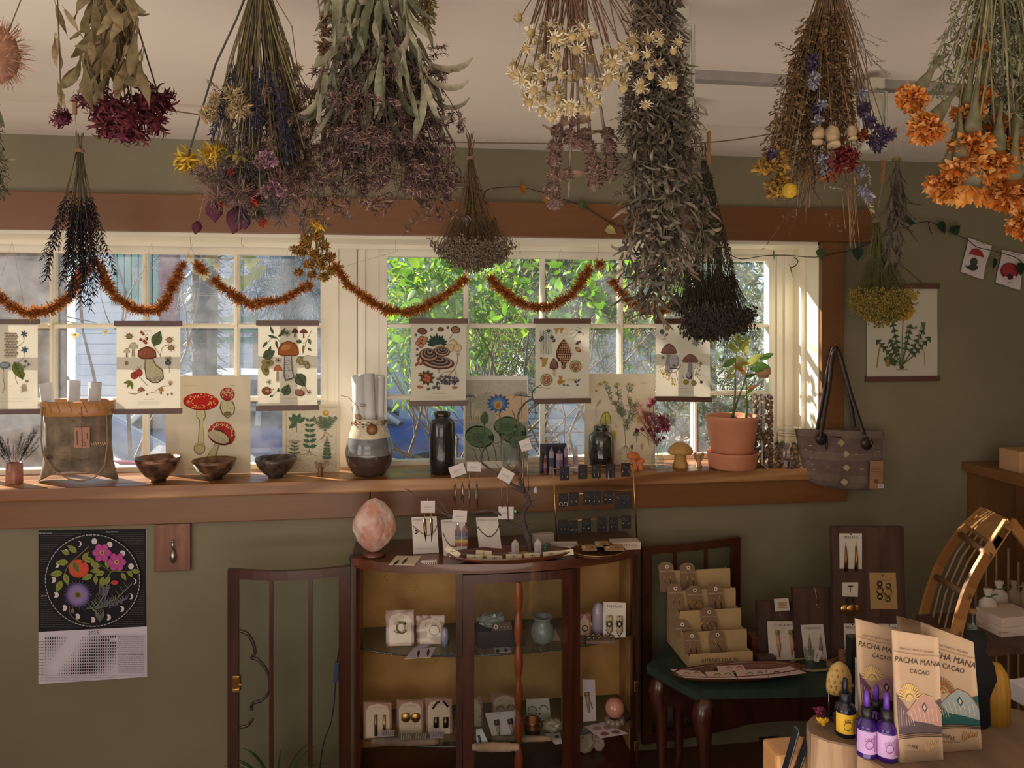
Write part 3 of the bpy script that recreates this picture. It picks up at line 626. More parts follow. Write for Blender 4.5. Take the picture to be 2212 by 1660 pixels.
def d4(p):      # bracket fungus
    for x, y, rx, ry, c in ((912,716,11,7, BRN),(952,712,7,5, BRN),(984,713,10,8,(176,132,96))): p.ell(x, y, rx, ry, DK, .2); p.ell(x, y, rx*.85, ry*.8, c, .2); p.line([(x-rx, y+2),(x, y),(x+rx, y-3)],.7, DK)
    p.line([(980,720),(970,733)],1.2, BRN, 0); berries(p, ((967,708),(898,724),(901,755),(901,767),(932,712)),2.6,(110,104,100))
    for x, y in ((907,735),(915,740),(903,742),(911,731),(918,733),(909,747)): p.ell(x, y, 6,5, DK); p.ell(x, y, 5,4,(214,150,110))
    for k in range(11): a = -PI+k*.31; p.leaf(944,745, a, 22+3*(k % 2),9,(62,88,76),(36,54,48))
    p.leaf(940,745,.9,14,8,(206,196,150)); p.leaf(946,746,.3,14,8,(206,196,150))
    for x, y in ((978,742),(974,752),(988,752)): p.ell(x, y, 9,8,(150,120,80)); p.ell(x, y, 8.2,7.2,(232,212,164))
    for cx, cy, w_, h_, a in ((946,784,36,14,.1),(926,768,21,15,.15),(954,760,18,11,.1)):
        for k in range(7): q = 1-k*.14; c = ((96,62,48),(196,164,138),(76,62,64),(150,132,124),(60,50,54),(176,150,130),(70,60,62))[k]; p.ell(cx+k*.5, cy-h_*.10*k, w_*q, h_*q, c, a, 18)
    for x, y, a in ((896,792,-.8),(901,782,-1.1),(905,790,-.6)): p.leaf(x, y, a, 16,6,(168,100,76), DK)
    p.leaf(903,812,-.6,12,6,(176,110,80)); p.leaf(900,836,.1,15,7,(186,110,84)); p.ell(982,838,6,3,(176,110,90))
    for k in range(9): a = k*.7; p.leaf(922,817, a, 18,9,(86,96,62) if k % 2 else (110,92,60), DK)
    for x, y in ((920,812),(926,816),(918,820),(925,822)): p.ell(x, y, 5,4.4,(150,60,40)); p.ell(x, y, 4.2,3.6,(214,122,84))
    for k in range(70): a = p.r.uniform(-1,1); berries(p, ((966+a*24,822+p.r.uniform(-9,9)*(1-abs(a)*.5)),),2,(96,92,112)) if k % 2 else p.ell(966+a*24,822+p.r.uniform(-9,9),2,2,(70,66,84), n=6)
    p.line([(989,768),(987,786),(980,800),(968,812)],1.3,(150,90,70)); p.line([(981,798),(986,812)],1,(150,90,70),0); p.line([(978,802),(958,806),(950,813)],1,(150,90,70)); berries(p, ((989,766),(948,802)),2.6,(190,180,160))
    berries(p, ((925,841),(937,838),(942,836),(947,839)),3,(110,104,110)); caption(p, 947,851,60)
def d5(p):      # morel
    for k in range(2):
        x = 1173+k*11; p.line([(x, 770-k*3),(x+2,742),(x+1,714+k*12)],.8,(110,120,110))
        for j in range(13): y = 766-j*4; p.line([(x+1, y),(x-7, y-5)],.6,(110,122,116),0); p.line([(x+1, y),(x+9, y-5)],.6,(110,122,116),0)
    berries(p, ((1185,715),(1171,730),(1192,729),(1196,736),(1168,735)),3.6,(84,104,112))
    for x, y in ((1202,712),(1213,711)): p.poly([(x-7, y-2),(x+6, y-3),(x+2, y+4),(x, y+10),(x-3, y+9),(x-2, y+3)],(196,158,88))
    for k in range(12): p.ell(1222+(k % 6)*4.6,711+(k//6)*7+p.r.random()*5,1.6,1.6,(206,200,190), n=6)
    for x, y, a in ((1250,709,.5),(1240,728,-.8),(1258,721,1),(1246,715,.2)): p.line([(x-3, y-3*a),(x+4, y+3*a)],1.1,(130,120,120),0)
    berries(p, ((1251,718),),3,(90,104,112)); p.leaf(1243,745,-.6,16,7,(130,110,100), DK); p.leaf(1243,751,.7,16,9,(170,106,72), DK); p.ell(1249,755,4,3.4,(226,176,130))
    P0 = [(1218,732),(1208,744),(1202,758),(1201,770),(1206,780),(1214,786),(1222,786),(1230,780),(1234,768),(1230,752),(1224,741)]
    p.poly([(1213,784),(1223,784),(1223,795),(1217,799),(1212,794)],(150,104,80)); p.poly(P0,(110,60,44))
    for j in range(9):
        y = 740+j*5.2; hw = 4+min(j, 8-j)*2.9 if j < 5 else 15-(j-5)*1.8
        for i in range(int(hw/2.3)+1): p.ell(1217.5-hw+3+i*4.6+(j % 2)*1.6, y, 1.7,2.1,(214,176,140), n=7)
    for x, y in ((1174,780),(1178,778)): p.poly([(x-6, y-3),(x+6, y-4),(x+3, y+5),(x, y+14),(x-4, y+14),(x-3, y+4)],(196,164,90))
    p.poly([(1196,773),(1188,786),(1187,796),(1197,800),(1206,795),(1205,784)],(110,70,64))
    for k in range(6): p.line([(1190+k*2.6,795),(1194+k*1.2,778)],.8,(196,150,130),0)
    p.poly([(1193,800),(1201,800),(1200,812),(1195,812)],(214,190,160)); p.ell(1169,774,3,2.4,(110,90,80)); p.shroom(1215,780,6,3,3,12,(150,110,90),(200,180,150), DK)
    for cx, cy in ((1243,792),(1180,821)):
        for k in range(6): p.ell(cx, cy, 13-k*2.1,13-k*2.0,((150,146,78),(226,206,170),(150,90,70),(216,170,140),(150,80,66),(226,190,160))[k],.5)
    p.poly([(1206,812),(1216,813),(1212,822),(1222,824),(1208,832),(1203,826),(1208,820)],(190,140,70)); p.ell(1230,822,10,3,(226,216,180))
    for k in range(9): p.line([(1244,828),(1238+k*2,818+(k*7 % 9))],.8,(84,100,120),0)
    berries(p, ((1243,825),(1250,822),(1247,832),(1218,832),(1226,833)),2.2,(90,110,130)); caption(p, 1212,847,40)
def d6(p):      # pale boletes
    berries(p, ((1441,709),(1430,717)),5,(196,180,80)); p.ell(1430,716,5,5,(120,124,132)); p.line([(1430,721),(1438,732),(1428,733)],1, DK); berries(p, ((1440,723),),3,(150,150,150))
    for x, y, cw, ch, sw, sh, ex in ((1445,763,36,20,16,46,0),(1491,782,36,16,12,30,0)):
        p.shroom(x, y, cw, ch, sw, sh, (150,110,96),(196,190,196), DK, gill=(190,170,156))
    p.ell(1456,782,11,17,(170,164,172)); p.ell(1455,780,9,15,(214,208,210)); p.line([(1447,796),(1466,797)],2,(84,84,92),0); p.ell(1489,812,7,8,(96,90,100)); p.ell(1488,810,5,6,(206,200,204))
    for x, y in ((1432,773),(1457,790)):
        for k in range(6): p.line([(x, y),(x+math.cos(k)*5, y+math.sin(k)*4)],1.2,(70,92,70),0)
    p.line([(1472,788),(1462,802),(1450,806),(1438,800)],1.2,(130,110,90)); p.line([(1460,804),(1464,822)],1,(130,110,90),0)
    for k in range(60): q = k/60; p.ell(1426+q*34+p.r.uniform(-6,6),796+q*34+p.r.uniform(-8,8),1.6,1.6,(222,200,120), n=5)
    for k in range(30): p.ell(1506+p.r.uniform(-7,7),800+p.r.uniform(-18,14),1.5,1.2,(150,166,110), n=5)
    p.ell(1514,786,3,4,(170,130,110))
    for x, y in ((1482,826),(1499,828)): p.line([(x-8, y-14),(x-4, y-6)],.9, DK, 0); p.ell(x, y, 6,5.6,(96,92,40)); p.ell(x, y, 4.8,4.4,(190,178,74))
    p.line([(1505,812),(1514,824)],.9, DK, 0); berries(p, ((1515,826),),3,(110,116,124)); caption(p, 1475,840,40)
    for k in range(9): p.leaf(1503,740, k*.7,11,5,(190,196,196), DK)
hanging_print('cut-off hanging print of a fir cone and blue flowers at the window end', -52,84,695,889, d1)
hanging_print('hanging print of a fat bolete with red rose hips, above the first bowl', 249,392,699,888, d2)
hanging_print('hanging print of an orange-capped birch mushroom, above the third bowl', 555,688,698,881, d3)
hanging_print('hanging print of dark bracket fungus and elderberries, above the tall black bottle', 885,1009,694,871, d4)
hanging_print('hanging print of a brown morel with juniper and figs, beside the chamomile print', 1154,1275,694,866, d5)
hanging_print('hanging print of two pale boletes partly hidden by dark yarrow, slightly crooked', 1414,1536,694,862, d6, tilt=.006)
# --- prints leaning on the sill against the panes
def leaning(label, cor, draw, y0=.085, y1=.15, col=(212,202,182)):     # cor: x0, x1, ytop, ybot
    x0, x1, yt, yb = cor; a = V((0, y0, ZS+.001)); tp = P(x0, yt, y1); n = V((0,-(tp.z-a.z),-(a.y-y1))).normalized()
    if n.y > 0: n = -n
    p0 = pp((x0+x1)/2, yb, a, n); o = thing('leaning_print', label, 'print', p0, group='prints leaning on the window sill')
    q = [pp(x0, yb, a, n), pp(x1, yb, a, n), pp(x1, yt, a, n), pp(x0, yt, a, n)]
    for k in (0,1): q[k] = q[k]+(q[3-k]-q[k]).normalized()*((ZS+.001-q[k].z)/((q[3-k]-q[k]).normalized().z))
    m = MB(); m.poly(q[::-1], s2l(col)); m.poly([v-n*.0018 for v in q], s2l(col)); r_ = [v-n*.0018 for v in q]
    for i in range(4): m.poly([q[i], q[(i+1) % 4], r_[(i+1) % 4], r_[i]], s2l(col))
    m.build('paper', 'paper', o); pr = Print(a, n, .0004); draw(pr); pr.done(o); return o
def l1(p):      # fly agaric
    p.poly([(424,886),(443,886),(445,900),(440,910),(438,908),(442,965),(427,966),(430,908),(424,902)],(150,134,96)); p.poly([(426,887),(441,887),(443,900),(438,907),(440,962),(429,962),(432,907),(426,901)],(234,222,176))
    p.ell(431,969,13,14,(150,130,90)); p.ell(431,968,11.5,12.5,(222,204,150)); p.line([(419,966),(431,961),(443,966)],.8,(120,96,60))
    p.ell(434,868,38.5,19,(150,30,24),.03,28); p.ell(434,867,37.5,18,(206,44,36),.03,28)
    for k in range(95):
        a = p.r.uniform(0, TAU); rr = p.r.uniform(.35,.97)**.6; x, y = 434+math.cos(a)*rr*36,867+math.sin(a)*rr*16.5; p.ell(x, y, p.r.uniform(.8,2.2), p.r.uniform(.5,1.3),(238,196,130), a, 6)
    p.poly([(477,868),(502,866),(508,880),(506,893),(492,905),(480,896),(474,882)],(120,106,76)); p.poly([(479,868),(500,867),(506,880),(504,892),(492,902),(482,894),(477,882)],(222,212,172)); p.ell(491,894,8,5,(140,124,76))
    p.ell(491,852,16,14.5,(130,34,30)); p.ell(491,851,15,13.5,(186,66,54))
    for k in range(60): a = p.r.uniform(0, TAU); rr = p.r.random()**.5; p.ell(491+math.cos(a)*rr*14,851+math.sin(a)*rr*12,1.3,1,(232,206,170), a, 5)
    p.poly([(468,950),(476,954),(470,975),(466,990),(444,992),(452,978),(460,968)],(150,136,100)); p.poly([(469,952),(474,955),(468,975),(464,988),(447,990),(454,978),(461,968)],(230,218,178))
    p.ell(478,940,30,22,(110,50,40),.28,24); p.ell(472,944,24,12,(214,204,164),.42,20)
    p.poly([(449,935),(454,921),(468,912),(484,911),(498,918),(507,932),(508,946),(500,960),(494,944),(480,930),(464,926)],(186,56,46))
    for k in range(16): p.line([(476,946),(456+k*2.6,932+k*1.8)],.5,(170,156,116),0)
    for k in range(70): a = p.r.uniform(-2.9,-.1); rr = p.r.uniform(.72,.98); p.ell(479+math.cos(a+.25)*rr*29,940+math.sin(a+.25)*rr*27,1.6,1.1,(236,206,160), a, 5)
    p.scrib(396,428,834,.8,(190,176,150)); p.scrib(491,507,833,.9,(170,150,130)); p.scrib(408,428,1014,1.1,(150,130,110))
def plant(p, x, y0, y1, n, ll, lw, col, pair=True, flower=None, root=True, bend=0):
    pts = [(x, y1),(x+bend, (y0+y1)/2),(x+bend*.4, y0)]; p.line(pts, 1.1,(110,120,90))
    for k in range(n):
        t = (k+.7)/n; y = y1+(y0-y1)*t; xx = x+bend*math.sin(PI*t)*.8
        for q in (-1,1): p.leaf(xx, y, (-.35 if q > 0 else PI+.35)+p.r.uniform(-.15,.15), ll*(1-.45*t), lw*(1-.4*t), col, tuple(c*.6 for c in col))
    if root:
        for k in range(4): p.line([(x, y1),(x+(k-1.5)*5, y1+6),(x+(k-1.5)*11, y1+8+k)],.8,(150,124,90))
    if flower: flower(p, x+bend*.4, y0)
def l2(p):
    p.poly([(617,880),(727,880),(727,1020),(617,1020)],(214,202,170)); p.poly([(619,882),(725,882),(725,1018),(619,1018)],(234,226,202))
    for a in (-2.6,-2.0,-1.2,-.5,2.5): p.leaf(641,913, a, 22,12,(104,132,104),(60,84,64))
    p.line([(641,912),(641,934)],1.4,(150,110,70),0); p.line([(641,910),(636,890)],.7, GRN, 0); p.line([(641,910),(649,893)],.7, GRN, 0)
    plant(p, 668,906,975,6,18,10,(104,132,104), bend=2)
    p.ell(704,893,6.5,6,(196,150,50)); p.ell(704,892,5,4.4,(232,196,96))
    for a, l in ((-2.3,40),(-1.9,34),(-1.2,34),(-.9,40),(-1.55,30)):
        for k in range(7): t = .25+k*.11; x, y = 702+math.cos(a)*l*t, 932+math.sin(a)*l*t; p.leaf(x, y, a+1.1,6,3,(110,128,100)); p.leaf(x, y, a-1.1,6,3,(110,128,100))
        p.line([(702,932),(702+math.cos(a)*l, 932+math.sin(a)*l)],1,(96,112,84),0)
    p.line([(702,932),(700,942),(692,950)],2,(170,130,96)); p.line([(704,934),(714,942),(718,944)],1,(170,130,96))
    plant(p, 636,956,986,4,15,6,(140,150,120), flower=lambda p, x, y: [p.ell(x+k, y-4-abs(k)*-.2,2.4,2,(190,178,160), n=6) for k in range(-11,12,3)])
    plant(p, 706,956,995,6,12,8,(110,136,110), flower=lambda p, x, y: [p.ell(x, y-k*3,3-k*.4,2,(140,140,150), n=6) for k in range(5)])
    p.line([(652,984),(646,978),(654,972),(668,976)],.8,(150,124,90))
    for k in range(6): p.line([(625+k*14,1016),(634+k*14,1010-(k % 3)*3),(642+k*14,1014)],.6,(190,170,130))
def l3(p):      # blue water lily
    p.poly([(1005,822),(1138,822),(1140,912),(1005,912)],(206,202,188)); p.poly([(1005,868),(1050,846),(1100,862),(1139,900),(1139,916),(1005,916)],(188,184,168)); p.poly([(1060,850),(1138,856),(1139,920),(1075,920)],(226,200,166))
    p.poly([(1005,912),(1140,912),(1141,996),(1005,996)],(178,178,164))
    for x, h in ((1022,34),(1010,12),(1030,10)): p.poly([(x-2,905-h),(x+2,905-h),(x+2.5,905),(x-2.5,905)],(216,206,180))
    p.poly([(1005,897),(1040,897),(1040,911),(1005,911)],(206,196,168)); p.ell(1032,893,6,7,(214,204,178))
    for k in range(7): p.line([(1008+k*5,900),(1008+k*5,910)],1.1,(130,126,116),0)
    for x, y, s_ in ((1016,858,12),(1126,856,18)):
        for k in range(9): a = -PI+k*.39; p.line([(x, y),(x+math.cos(a)*s_*.7, y+math.sin(a)*s_*.6),(x+math.cos(a)*s_, y+math.sin(a)*s_*.3+5)],1,(110,116,110))
        p.line([(x, y),(x+1,905)],.9,(130,126,116),0)
    for k in range(17): y = 916+k*4.6; p.line([(1006, y),(1140, y)],.4,(160,160,150),0)
    for x, y, rx, ry, a in ((1108,934,30,24,.1),(1094,920,28,20,-.1),(1036,944,32,24,.25),(1122,955,22,16,.1)):
        p.ell(x, y, rx, ry, (50,70,50), a, 22); p.poly([(x+rx*.93*math.cos(t)*(1+.05*math.sin(t*6)), y+ry*.9*math.sin(t)*(1+.06*math.sin(t*5))) for t in [k*.25+.35 for k in range(24)]]+[(x+rx*.1, y+ry*.05)],(112,138,102)); p.ell(x+2, y+3, rx*.6, ry*.5,(96,122,90), a, 20); [p.line([(x+2, y+2),(x+rx*.85*math.cos(t), y+ry*.8*math.sin(t))],.7,(76,102,74),0) for t in [k*.6+.2 for k in range(10)]]; p.ell(x+3, y+2, rx*.16, ry*.13,(84,110,82), a, 12)
    for x0, y0, x1, y1 in ((1078,892,1083,960),(1046,915,1040,960),(1030,960,1044,996),(1044,960,1056,996),(1060,950,1072,996)): p.line([(x0, y0),((x0+x1)/2+3,(y0+y1)/2),(x1, y1)],2,(90,110,84))
    p.leaf(1046,918,-1.5,30,15,(96,122,84),(60,80,50),(56,76,50))
    for ring, (l, w_, c) in enumerate(((26,9,(76,112,170)),(21,8,(110,148,204)),(15,6,(150,180,222)))):
        for k in range(14): a = k*TAU/14+ring*.2; sy = .78; p.leaf(1076,872, math.atan2(math.sin(a)*sy, math.cos(a)), l*(.8+.2*abs(math.cos(a))), w_, c, (60,86,140))
    p.ell(1076,876,8,9,(226,178,90)); p.ell(1076,877,5,6,(196,130,56))
def l4(p):      # chamomile
    GG = (120,128,104)
    for pts in (((1351,962),(1349,925),(1344,890),(1318,860),(1306,830)),((1349,925),(1362,890),(1356,862),(1360,834)),((1346,900),(1336,866),(1334,836)),((1350,915),(1330,880),(1316,862)),((1350,930),(1366,900),(1374,876))):
        p.line(pts, 1, GG)
        for k in range(26):
            q = p.r.random()*(len(pts)-1); i = int(q); t = q-i; x = pts[i][0]*(1-t)+pts[i+1][0]*t; y = pts[i][1]*(1-t)+pts[i+1][1]*t
            if y < 940: a = p.r.uniform(-2.8,-.3); p.line([(x, y),(x+math.cos(a)*5, y+math.sin(a)*5),(x+math.cos(a)*9, y+math.sin(a)*11)],1.1, GG); p.line([(x+math.cos(a)*4, y+math.sin(a)*4),(x+math.cos(a+.9)*8, y+math.sin(a+.9)*8)],.9, GG, 0)
    for x, y in ((1306,828),(1296,832),(1334,832),(1358,832),(1366,834)): p.ell(x, y, 6,3,(206,200,170)); p.ell(x, y-2,3.4,3,(190,176,96))
    for k in range(6): p.line([(1351,962),(1351+(k-2.5)*4,972),(1351+(k-2.5)*7,984)],.8,(140,120,96))
    p.poly([(1296,916),(1298,900),(1306,890),(1313,890),(1319,900),(1321,916)],(150,142,70)); p.poly([(1298,915),(1300,901),(1307,892),(1312,892),(1317,901),(1319,915)],(216,206,120)); p.line([(1308,892),(1309,924)],1.2,(130,130,70),0)
    for x, y, a in ((1290,918,2.2),(1300,920,1.8),(1318,920,1.3),(1327,916,.9)): p.leaf(x, y, a, 12,5,(226,220,200),(150,144,120))
    for x, y, w_ in ((1326,940,13),(1380,905,9)): p.poly([(x-w_/2, y-10),(x-w_/4, y-6),(x, y-11),(x+w_/4, y-6),(x+w_/2, y-10),(x+w_/3, y+9),(x-w_/3, y+9)],(206,190,96)); p.line([(x, y+8),(x, y+18)],1, GG, 0)
    p.leaf(1300,862,2.2,22,8,(214,206,186),(150,140,120)); p.line([(1288,880),(1286,896),(1290,902)],2,(200,186,160)); p.ell(1288,845,2.6,2.6,(170,164,150))
    p.poly([(1374,926),(1368,936),(1366,942),(1380,942),(1379,936)],(140,150,110)); p.line([(1374,942),(1375,956)],1, GG, 0); p.ell(1365,966,3,5.5,(120,110,90)); p.ell(1386,965,3,7,(190,180,150)); p.line([(1398,936),(1400,950),(1402,962)],2.6,(206,190,140))
    p.scrib(1384,1400,828,.9,(190,170,140)); p.scrib(1335,1365,996,1,(150,130,110)); p.scrib(1396,1408,984,1,(190,170,140))
leaning('large leaning print of red fly agaric mushrooms behind the second bowl', (358,541,812,1030), l1,.115,.175)
leaning('leaning print of green medicinal herbs behind the little wooden angel', (610,733,875,1028), l2,.1,.16)
leaning('leaning print of a blue water lily with round pads behind the twig tree', (1005,1141,812,1019), l3,.09,.165,(232,228,216))
leaning('leaning print of chamomile stems behind the squat black jar', (1263,1415,808,1012), l4,.09,.16)
# --- dandelion print on the wall to the right
def wp(p):
    p.ell(1948,672,26,22,(206,160,60)); p.ell(1970,640,14,9,(214,176,70))
    gc = (84,100,70)
    for a, l in ((-2.35,78),(-2.0,62),(-1.78,96),(-1.35,92),(-1.02,92),(-.78,88),(-2.75,40),(.0,0)):
        if not l: continue
        x0, y0 = 1948,790; dx, dy = math.cos(a), math.sin(a); p.line([(x0, y0),(x0+dx*l*.45, y0+dy*l*.45+4),(x0+dx*l, y0+dy*l)],2, gc)
        for k in range(5):
            t = .42+k*.13; x, y = x0+dx*l*t, y0+dy*l*t
            for q in (-1,1): p.poly([(x-dx*4, y-dy*4),(x+dx*5, y+dy*5),(x-dx*4+q*-dy*9, y-dy*4+q*dx*9)], gc)
    p.line([(1948,790),(1949,740),(1951,690)],1.8,(120,130,90)); p.line([(1948,790),(1956,740),(1962,700)],1.4,(120,130,90))
    p.line([(1992,700),(1985,730),(1996,760),(1998,790)],1,(170,150,110)); p.poly([(1990,697),(2000,697),(1998,712),(1993,712)],(110,120,80)); p.line([(1902,744),(1898,764),(1894,795)],2.4,(170,140,80)); p.poly([(1914,776),(1922,776),(1922,792),(1914,792)],(180,140,70))
    p.ell(1978,708,3,3,(130,140,110)); p.ell(1948,794,5,4,(90,84,60)); p.scrib(1936,1962,799,1.2,(110,90,80))
o = hanging_print('framed-rail print of a dandelion plant hanging on the olive wall', 1870,2027,618,818, wp, Y=-.008)
for ch in list(o.children):
    if ch.name.startswith('hanging_wire'): bpy.data.objects.remove(ch)
m = MB(); m.tube([P(1876,613,-.01), P(1940,566,-.008), P(1992,612,-.01)],.0012,5, s2l((80,56,46))); m.build('hanging_cord', 'twine', o); o['group'] = 'wall print'
# --- moon calendar
def cal(p):
    p.poly([(83,1147),(316,1143),(317,1354),(83,1366)],(26,24,28))
    for k in range(44):
        for xa, xb in ((88,196),(204,312)):
            y = 1153+k*4.7; dx = abs(k-22)/22; mid = 200; rr = 104
            h = math.sqrt(max(0, rr*rr-(y-1255)**2)) if abs(y-1255) < rr else 0
            if xa < 200 and h: xb = min(xb, mid-h-4)
            if xa > 200 and h: xa = max(xa, mid+h+4)
            if xb-xa > 6 and not (30 < k < 33 and 0) and not (abs(k-22) < 4): p.scrib(xa, xb, y-(.017*(xa-83)),.9,(96,92,94))
    for t, x, y in (('BIRTHSTONES', 98,1153),('FULL MOONS', 242,1150),('CROPS', 95,1288)): p.text(t, x, y, 3.2,(200,196,196),-.02)
    p.ell(200,1255,103,100,(176,172,172), n=48); p.ell(200,1255,101,98,(24,22,26), n=48)
    for k in range(80): a = k*TAU/80; p.ell(200+math.cos(a)*102,1255+math.sin(a)*99,1.4,1.4,(24,22,26), n=5)
    for k in range(16):
        a = k*TAU/16-PI/2+.02; x, y = 202+math.cos(a)*87,1255+math.sin(a)*85; p.ell(x, y, 6,6.5,(206,196,196), n=16); ph = math.cos(a+.9); off = 0 if ph > .75 else (7*(1-ph)*.6)
        if off: p.ell(x+(off*.9+1.2)*(1 if math.cos(a) < 0 else -1)*(-1 if a > PI/2 else 1), y, 6,6.4,(24,22,26), n=16)
    LG = (134,140,66)
    p.line([(192,1181),(176,1196),(148,1222),(136,1250)],2.2,(120,100,66)); p.line([(240,1236),(226,1226),(202,1212),(184,1206)],1.5,(110,120,60)); p.line([(300,1232),(270,1236),(240,1236),(222,1272)],2,(110,120,60))
    for x, y, a, l in ((150,1198,-2.7,20),(166,1194,-2.5,26),(148,1215,3.1,28),(135,1238,3.0,28),(133,1255,2.0,28),(140,1240,1.3,26),(178,1210,-.9,22),(180,1208,.2,26),(195,1218,.3,24),(205,1228,2.9-2.6,0),(216,1232,3.0,22),(226,1236,2.8,22),(200,1242,2.7,26),(222,1246,1.7,24),(206,1244,1.5,20),(234,1228,-1.8,22),(262,1238,1.0,20),(276,1234,.9,18),(284,1234,.1,20),(238,1246,2.2,24)):
        if l: p.leaf(x, y, a, l, l*.5, LG, (84,92,40))
    p.ell(170,1229,22,20,(176,62,40), n=22); p.ell(169,1228,20.5,18.5,(198,76,50), n=22); p.leaf(158,1214,1.1,28,12,(90,110,50),(60,76,30)); p.ell(179,1215,4,3,(90,70,40))
    for cx, cy in ((220,1195),(252,1215)):
        for k in range(6): a = k*TAU/6; p.ell(cx+math.cos(a)*11, cy+math.sin(a)*11,10,8,(150,56,120), a); p.ell(cx+math.cos(a)*11, cy+math.sin(a)*11,8.5,6.5,(176,74,142), a)
        p.ell(cx, cy, 5,5,(190,150,60)); p.ell(cx, cy, 2.6,2.6,(96,80,40))
    for ring in range(3):
        for k in range(26): a = k*TAU/26+ring*.12; p.leaf(168+math.cos(a)*4,1286+math.sin(a)*4, a, 29-ring*5,3.6,((92,76,128),(116,98,152),(134,116,168))[ring])
    p.ell(168,1286,8,8,(134,116,60)); p.ell(168,1286,5,5,(84,76,44))
    p.ell(248,1259,8,5,(190,60,60)); p.line([(232,1272),(240,1260),(246,1264)],1.4,(110,120,60))
    LV = (112,120,110)
    for pts in (((182,1317),(215,1310),(250,1295),(285,1262)),((205,1315),(222,1290),(224,1270)),((200,1318),(215,1330),(216,1345)),((205,1316),(240,1308),(276,1294))):
        p.line(pts, 1.3, LV)
        for k in range(11):
            t = (k+1)/12*(len(pts)-1); i = min(int(t), len(pts)-2); t -= i; x = pts[i][0]*(1-t)+pts[i+1][0]*t; y = pts[i][1]*(1-t)+pts[i+1][1]*t
            for q in (-1,1): p.line([(x, y),(x+6*q, y-6),(x+9*q, y-12)],1, LV)
    for k in range(26): t = k/26; p.ell(236+t*40+p.r.uniform(-2,2),1312-t*18+p.r.uniform(-3,3),2.2,1.8,(96,84,116), n=6); p.ell(236-t*10+p.r.uniform(-2,2),1268+t*30+p.r.uniform(-2,2),2,2,(96,84,116), n=6)
    p.line([(150,1310),(152,1328),(172,1344),(195,1349)],1.5,(120,110,70)); p.ell(157,1320,4,5,(120,104,60))
    # lower sheet with the year and the moon table
    p.text('2025', 202,1368,8.5,(50,40,44),-.03, res=2)
    for j in range(13):
        y = 1380+j*6.4
        for i in range(31):
            x = 99+i*5; yy = y-(x-99)*.022
            if j == 1 and i > 27: continue
            lit = .5+.5*math.cos((i-12.5+j*.95)*TAU/29.5); rw = 2.1*(1-lit)
            if rw > .25: p.ell(x, yy, max(.5, rw),2.3,(34,32,38), n=6)
        if j: p.scrib(85,96, y+.4,1.4,(96,88,96))
    for k in range(20): p.scrib(254,312,1375+k*4.1-(.9 if k == 10 else 0),.9 if k not in (0,10) else 1.8,(110,102,112))
    p.scrib(86,250,1465,.8,(130,120,130)); p.scrib(86,312,1460,.7,(130,120,130)); p.scrib(86,200,1470,.7,(130,120,130))
c = P(200,1150,-.004); o = thing('wall_calendar', 'black moon-phase wall calendar for 2025 with flowers, pinned below the window', 'calendar', c)
m = MB(); q = [P(83,1148,-.003), P(317,1143,-.003), P(318,1463,-.003), P(83,1479,-.003)]; m.poly(q, s2l((206,198,212))); m.poly([v+V((0,.0025,0)) for v in q][::-1], s2l((206,198,212)))
for i in range(4): m.poly([q[i], q[(i+1) % 4], q[(i+1) % 4]+V((0,.0025,0)), q[i]+V((0,.0025,0))], s2l((206,198,212)))
m.build('paper', 'card', o); pr = Print((c.x, -.003, c.z)); cal(pr); pr.done(o, m='ink_opaque')
# --- pale bunting flags with a mushroom each, on the wall
fl = thing('bunting', 'string with two small white fabric flags printed with red toadstools', 'bunting', P(2110,530,-.01))
m = MB(); m.tube([P(2055,500,-.012), P(2090,518,-.012), P(2140,532,-.012), P(2165,542,-.012), P(2215,555,-.012), P(2250,556,-.012)],.0009,5, s2l((150,130,110))); m.build('string', 'twine', fl)
for cor, cx, cy in ((((2091,514),(2141,531),(2122,604),(2076,588)),2108,555),(((2164,540),(2216,551),(2202,627),(2151,611)),2181,588)):
    m = MB(); q = [P(x, y, -.011) for x, y in cor]; g = [[q[0].lerp(q[1], i/6).lerp(q[3].lerp(q[2], i/6), j/6)+V((0,-.003*math.sin(i*1.3+j)-.001,0)) for j in range(7)] for i in range(7)]; m.sm = True
    m.v = [tuple(v) for r_ in g for v in r_]
    for i in range(6):
        for j in range(6): a = i*7+j; m.face((a, a+1, a+8, a+7), s2l((206,194,192)))
    f = m.build('flag', 'card', fl); pr = Print((0,-.016,0))
    if cx < 2150:
        pr.poly([(2093,549),(2100,538),(2112,537),(2122,545),(2126,557),(2110,552)],(150,50,54)); pr.line([(2107,552),(2106,566)],3,(190,170,160)); pr.ell(2104,566,8,9,(62,70,56)); pr.ell(2102,578,11,7,(56,64,50)); pr.line([(2092,580),(2086,574)],3,(56,64,50),0)
    else:
        pr.ell(2181,586,20,18,(120,36,44),.2,18); pr.ell(2181,584,17,13,(156,54,60),.2,16); pr.ell(2181,598,6,7,(70,36,44)); pr.ell(2172,602,5,5,(206,190,186)); pr.ell(2192,600,4,4,(206,190,186)); pr.scrib(2178,2184,610,1.4,(130,110,110))
    o2 = pr.b.build('toadstool_print', 'ink_opaque', f)
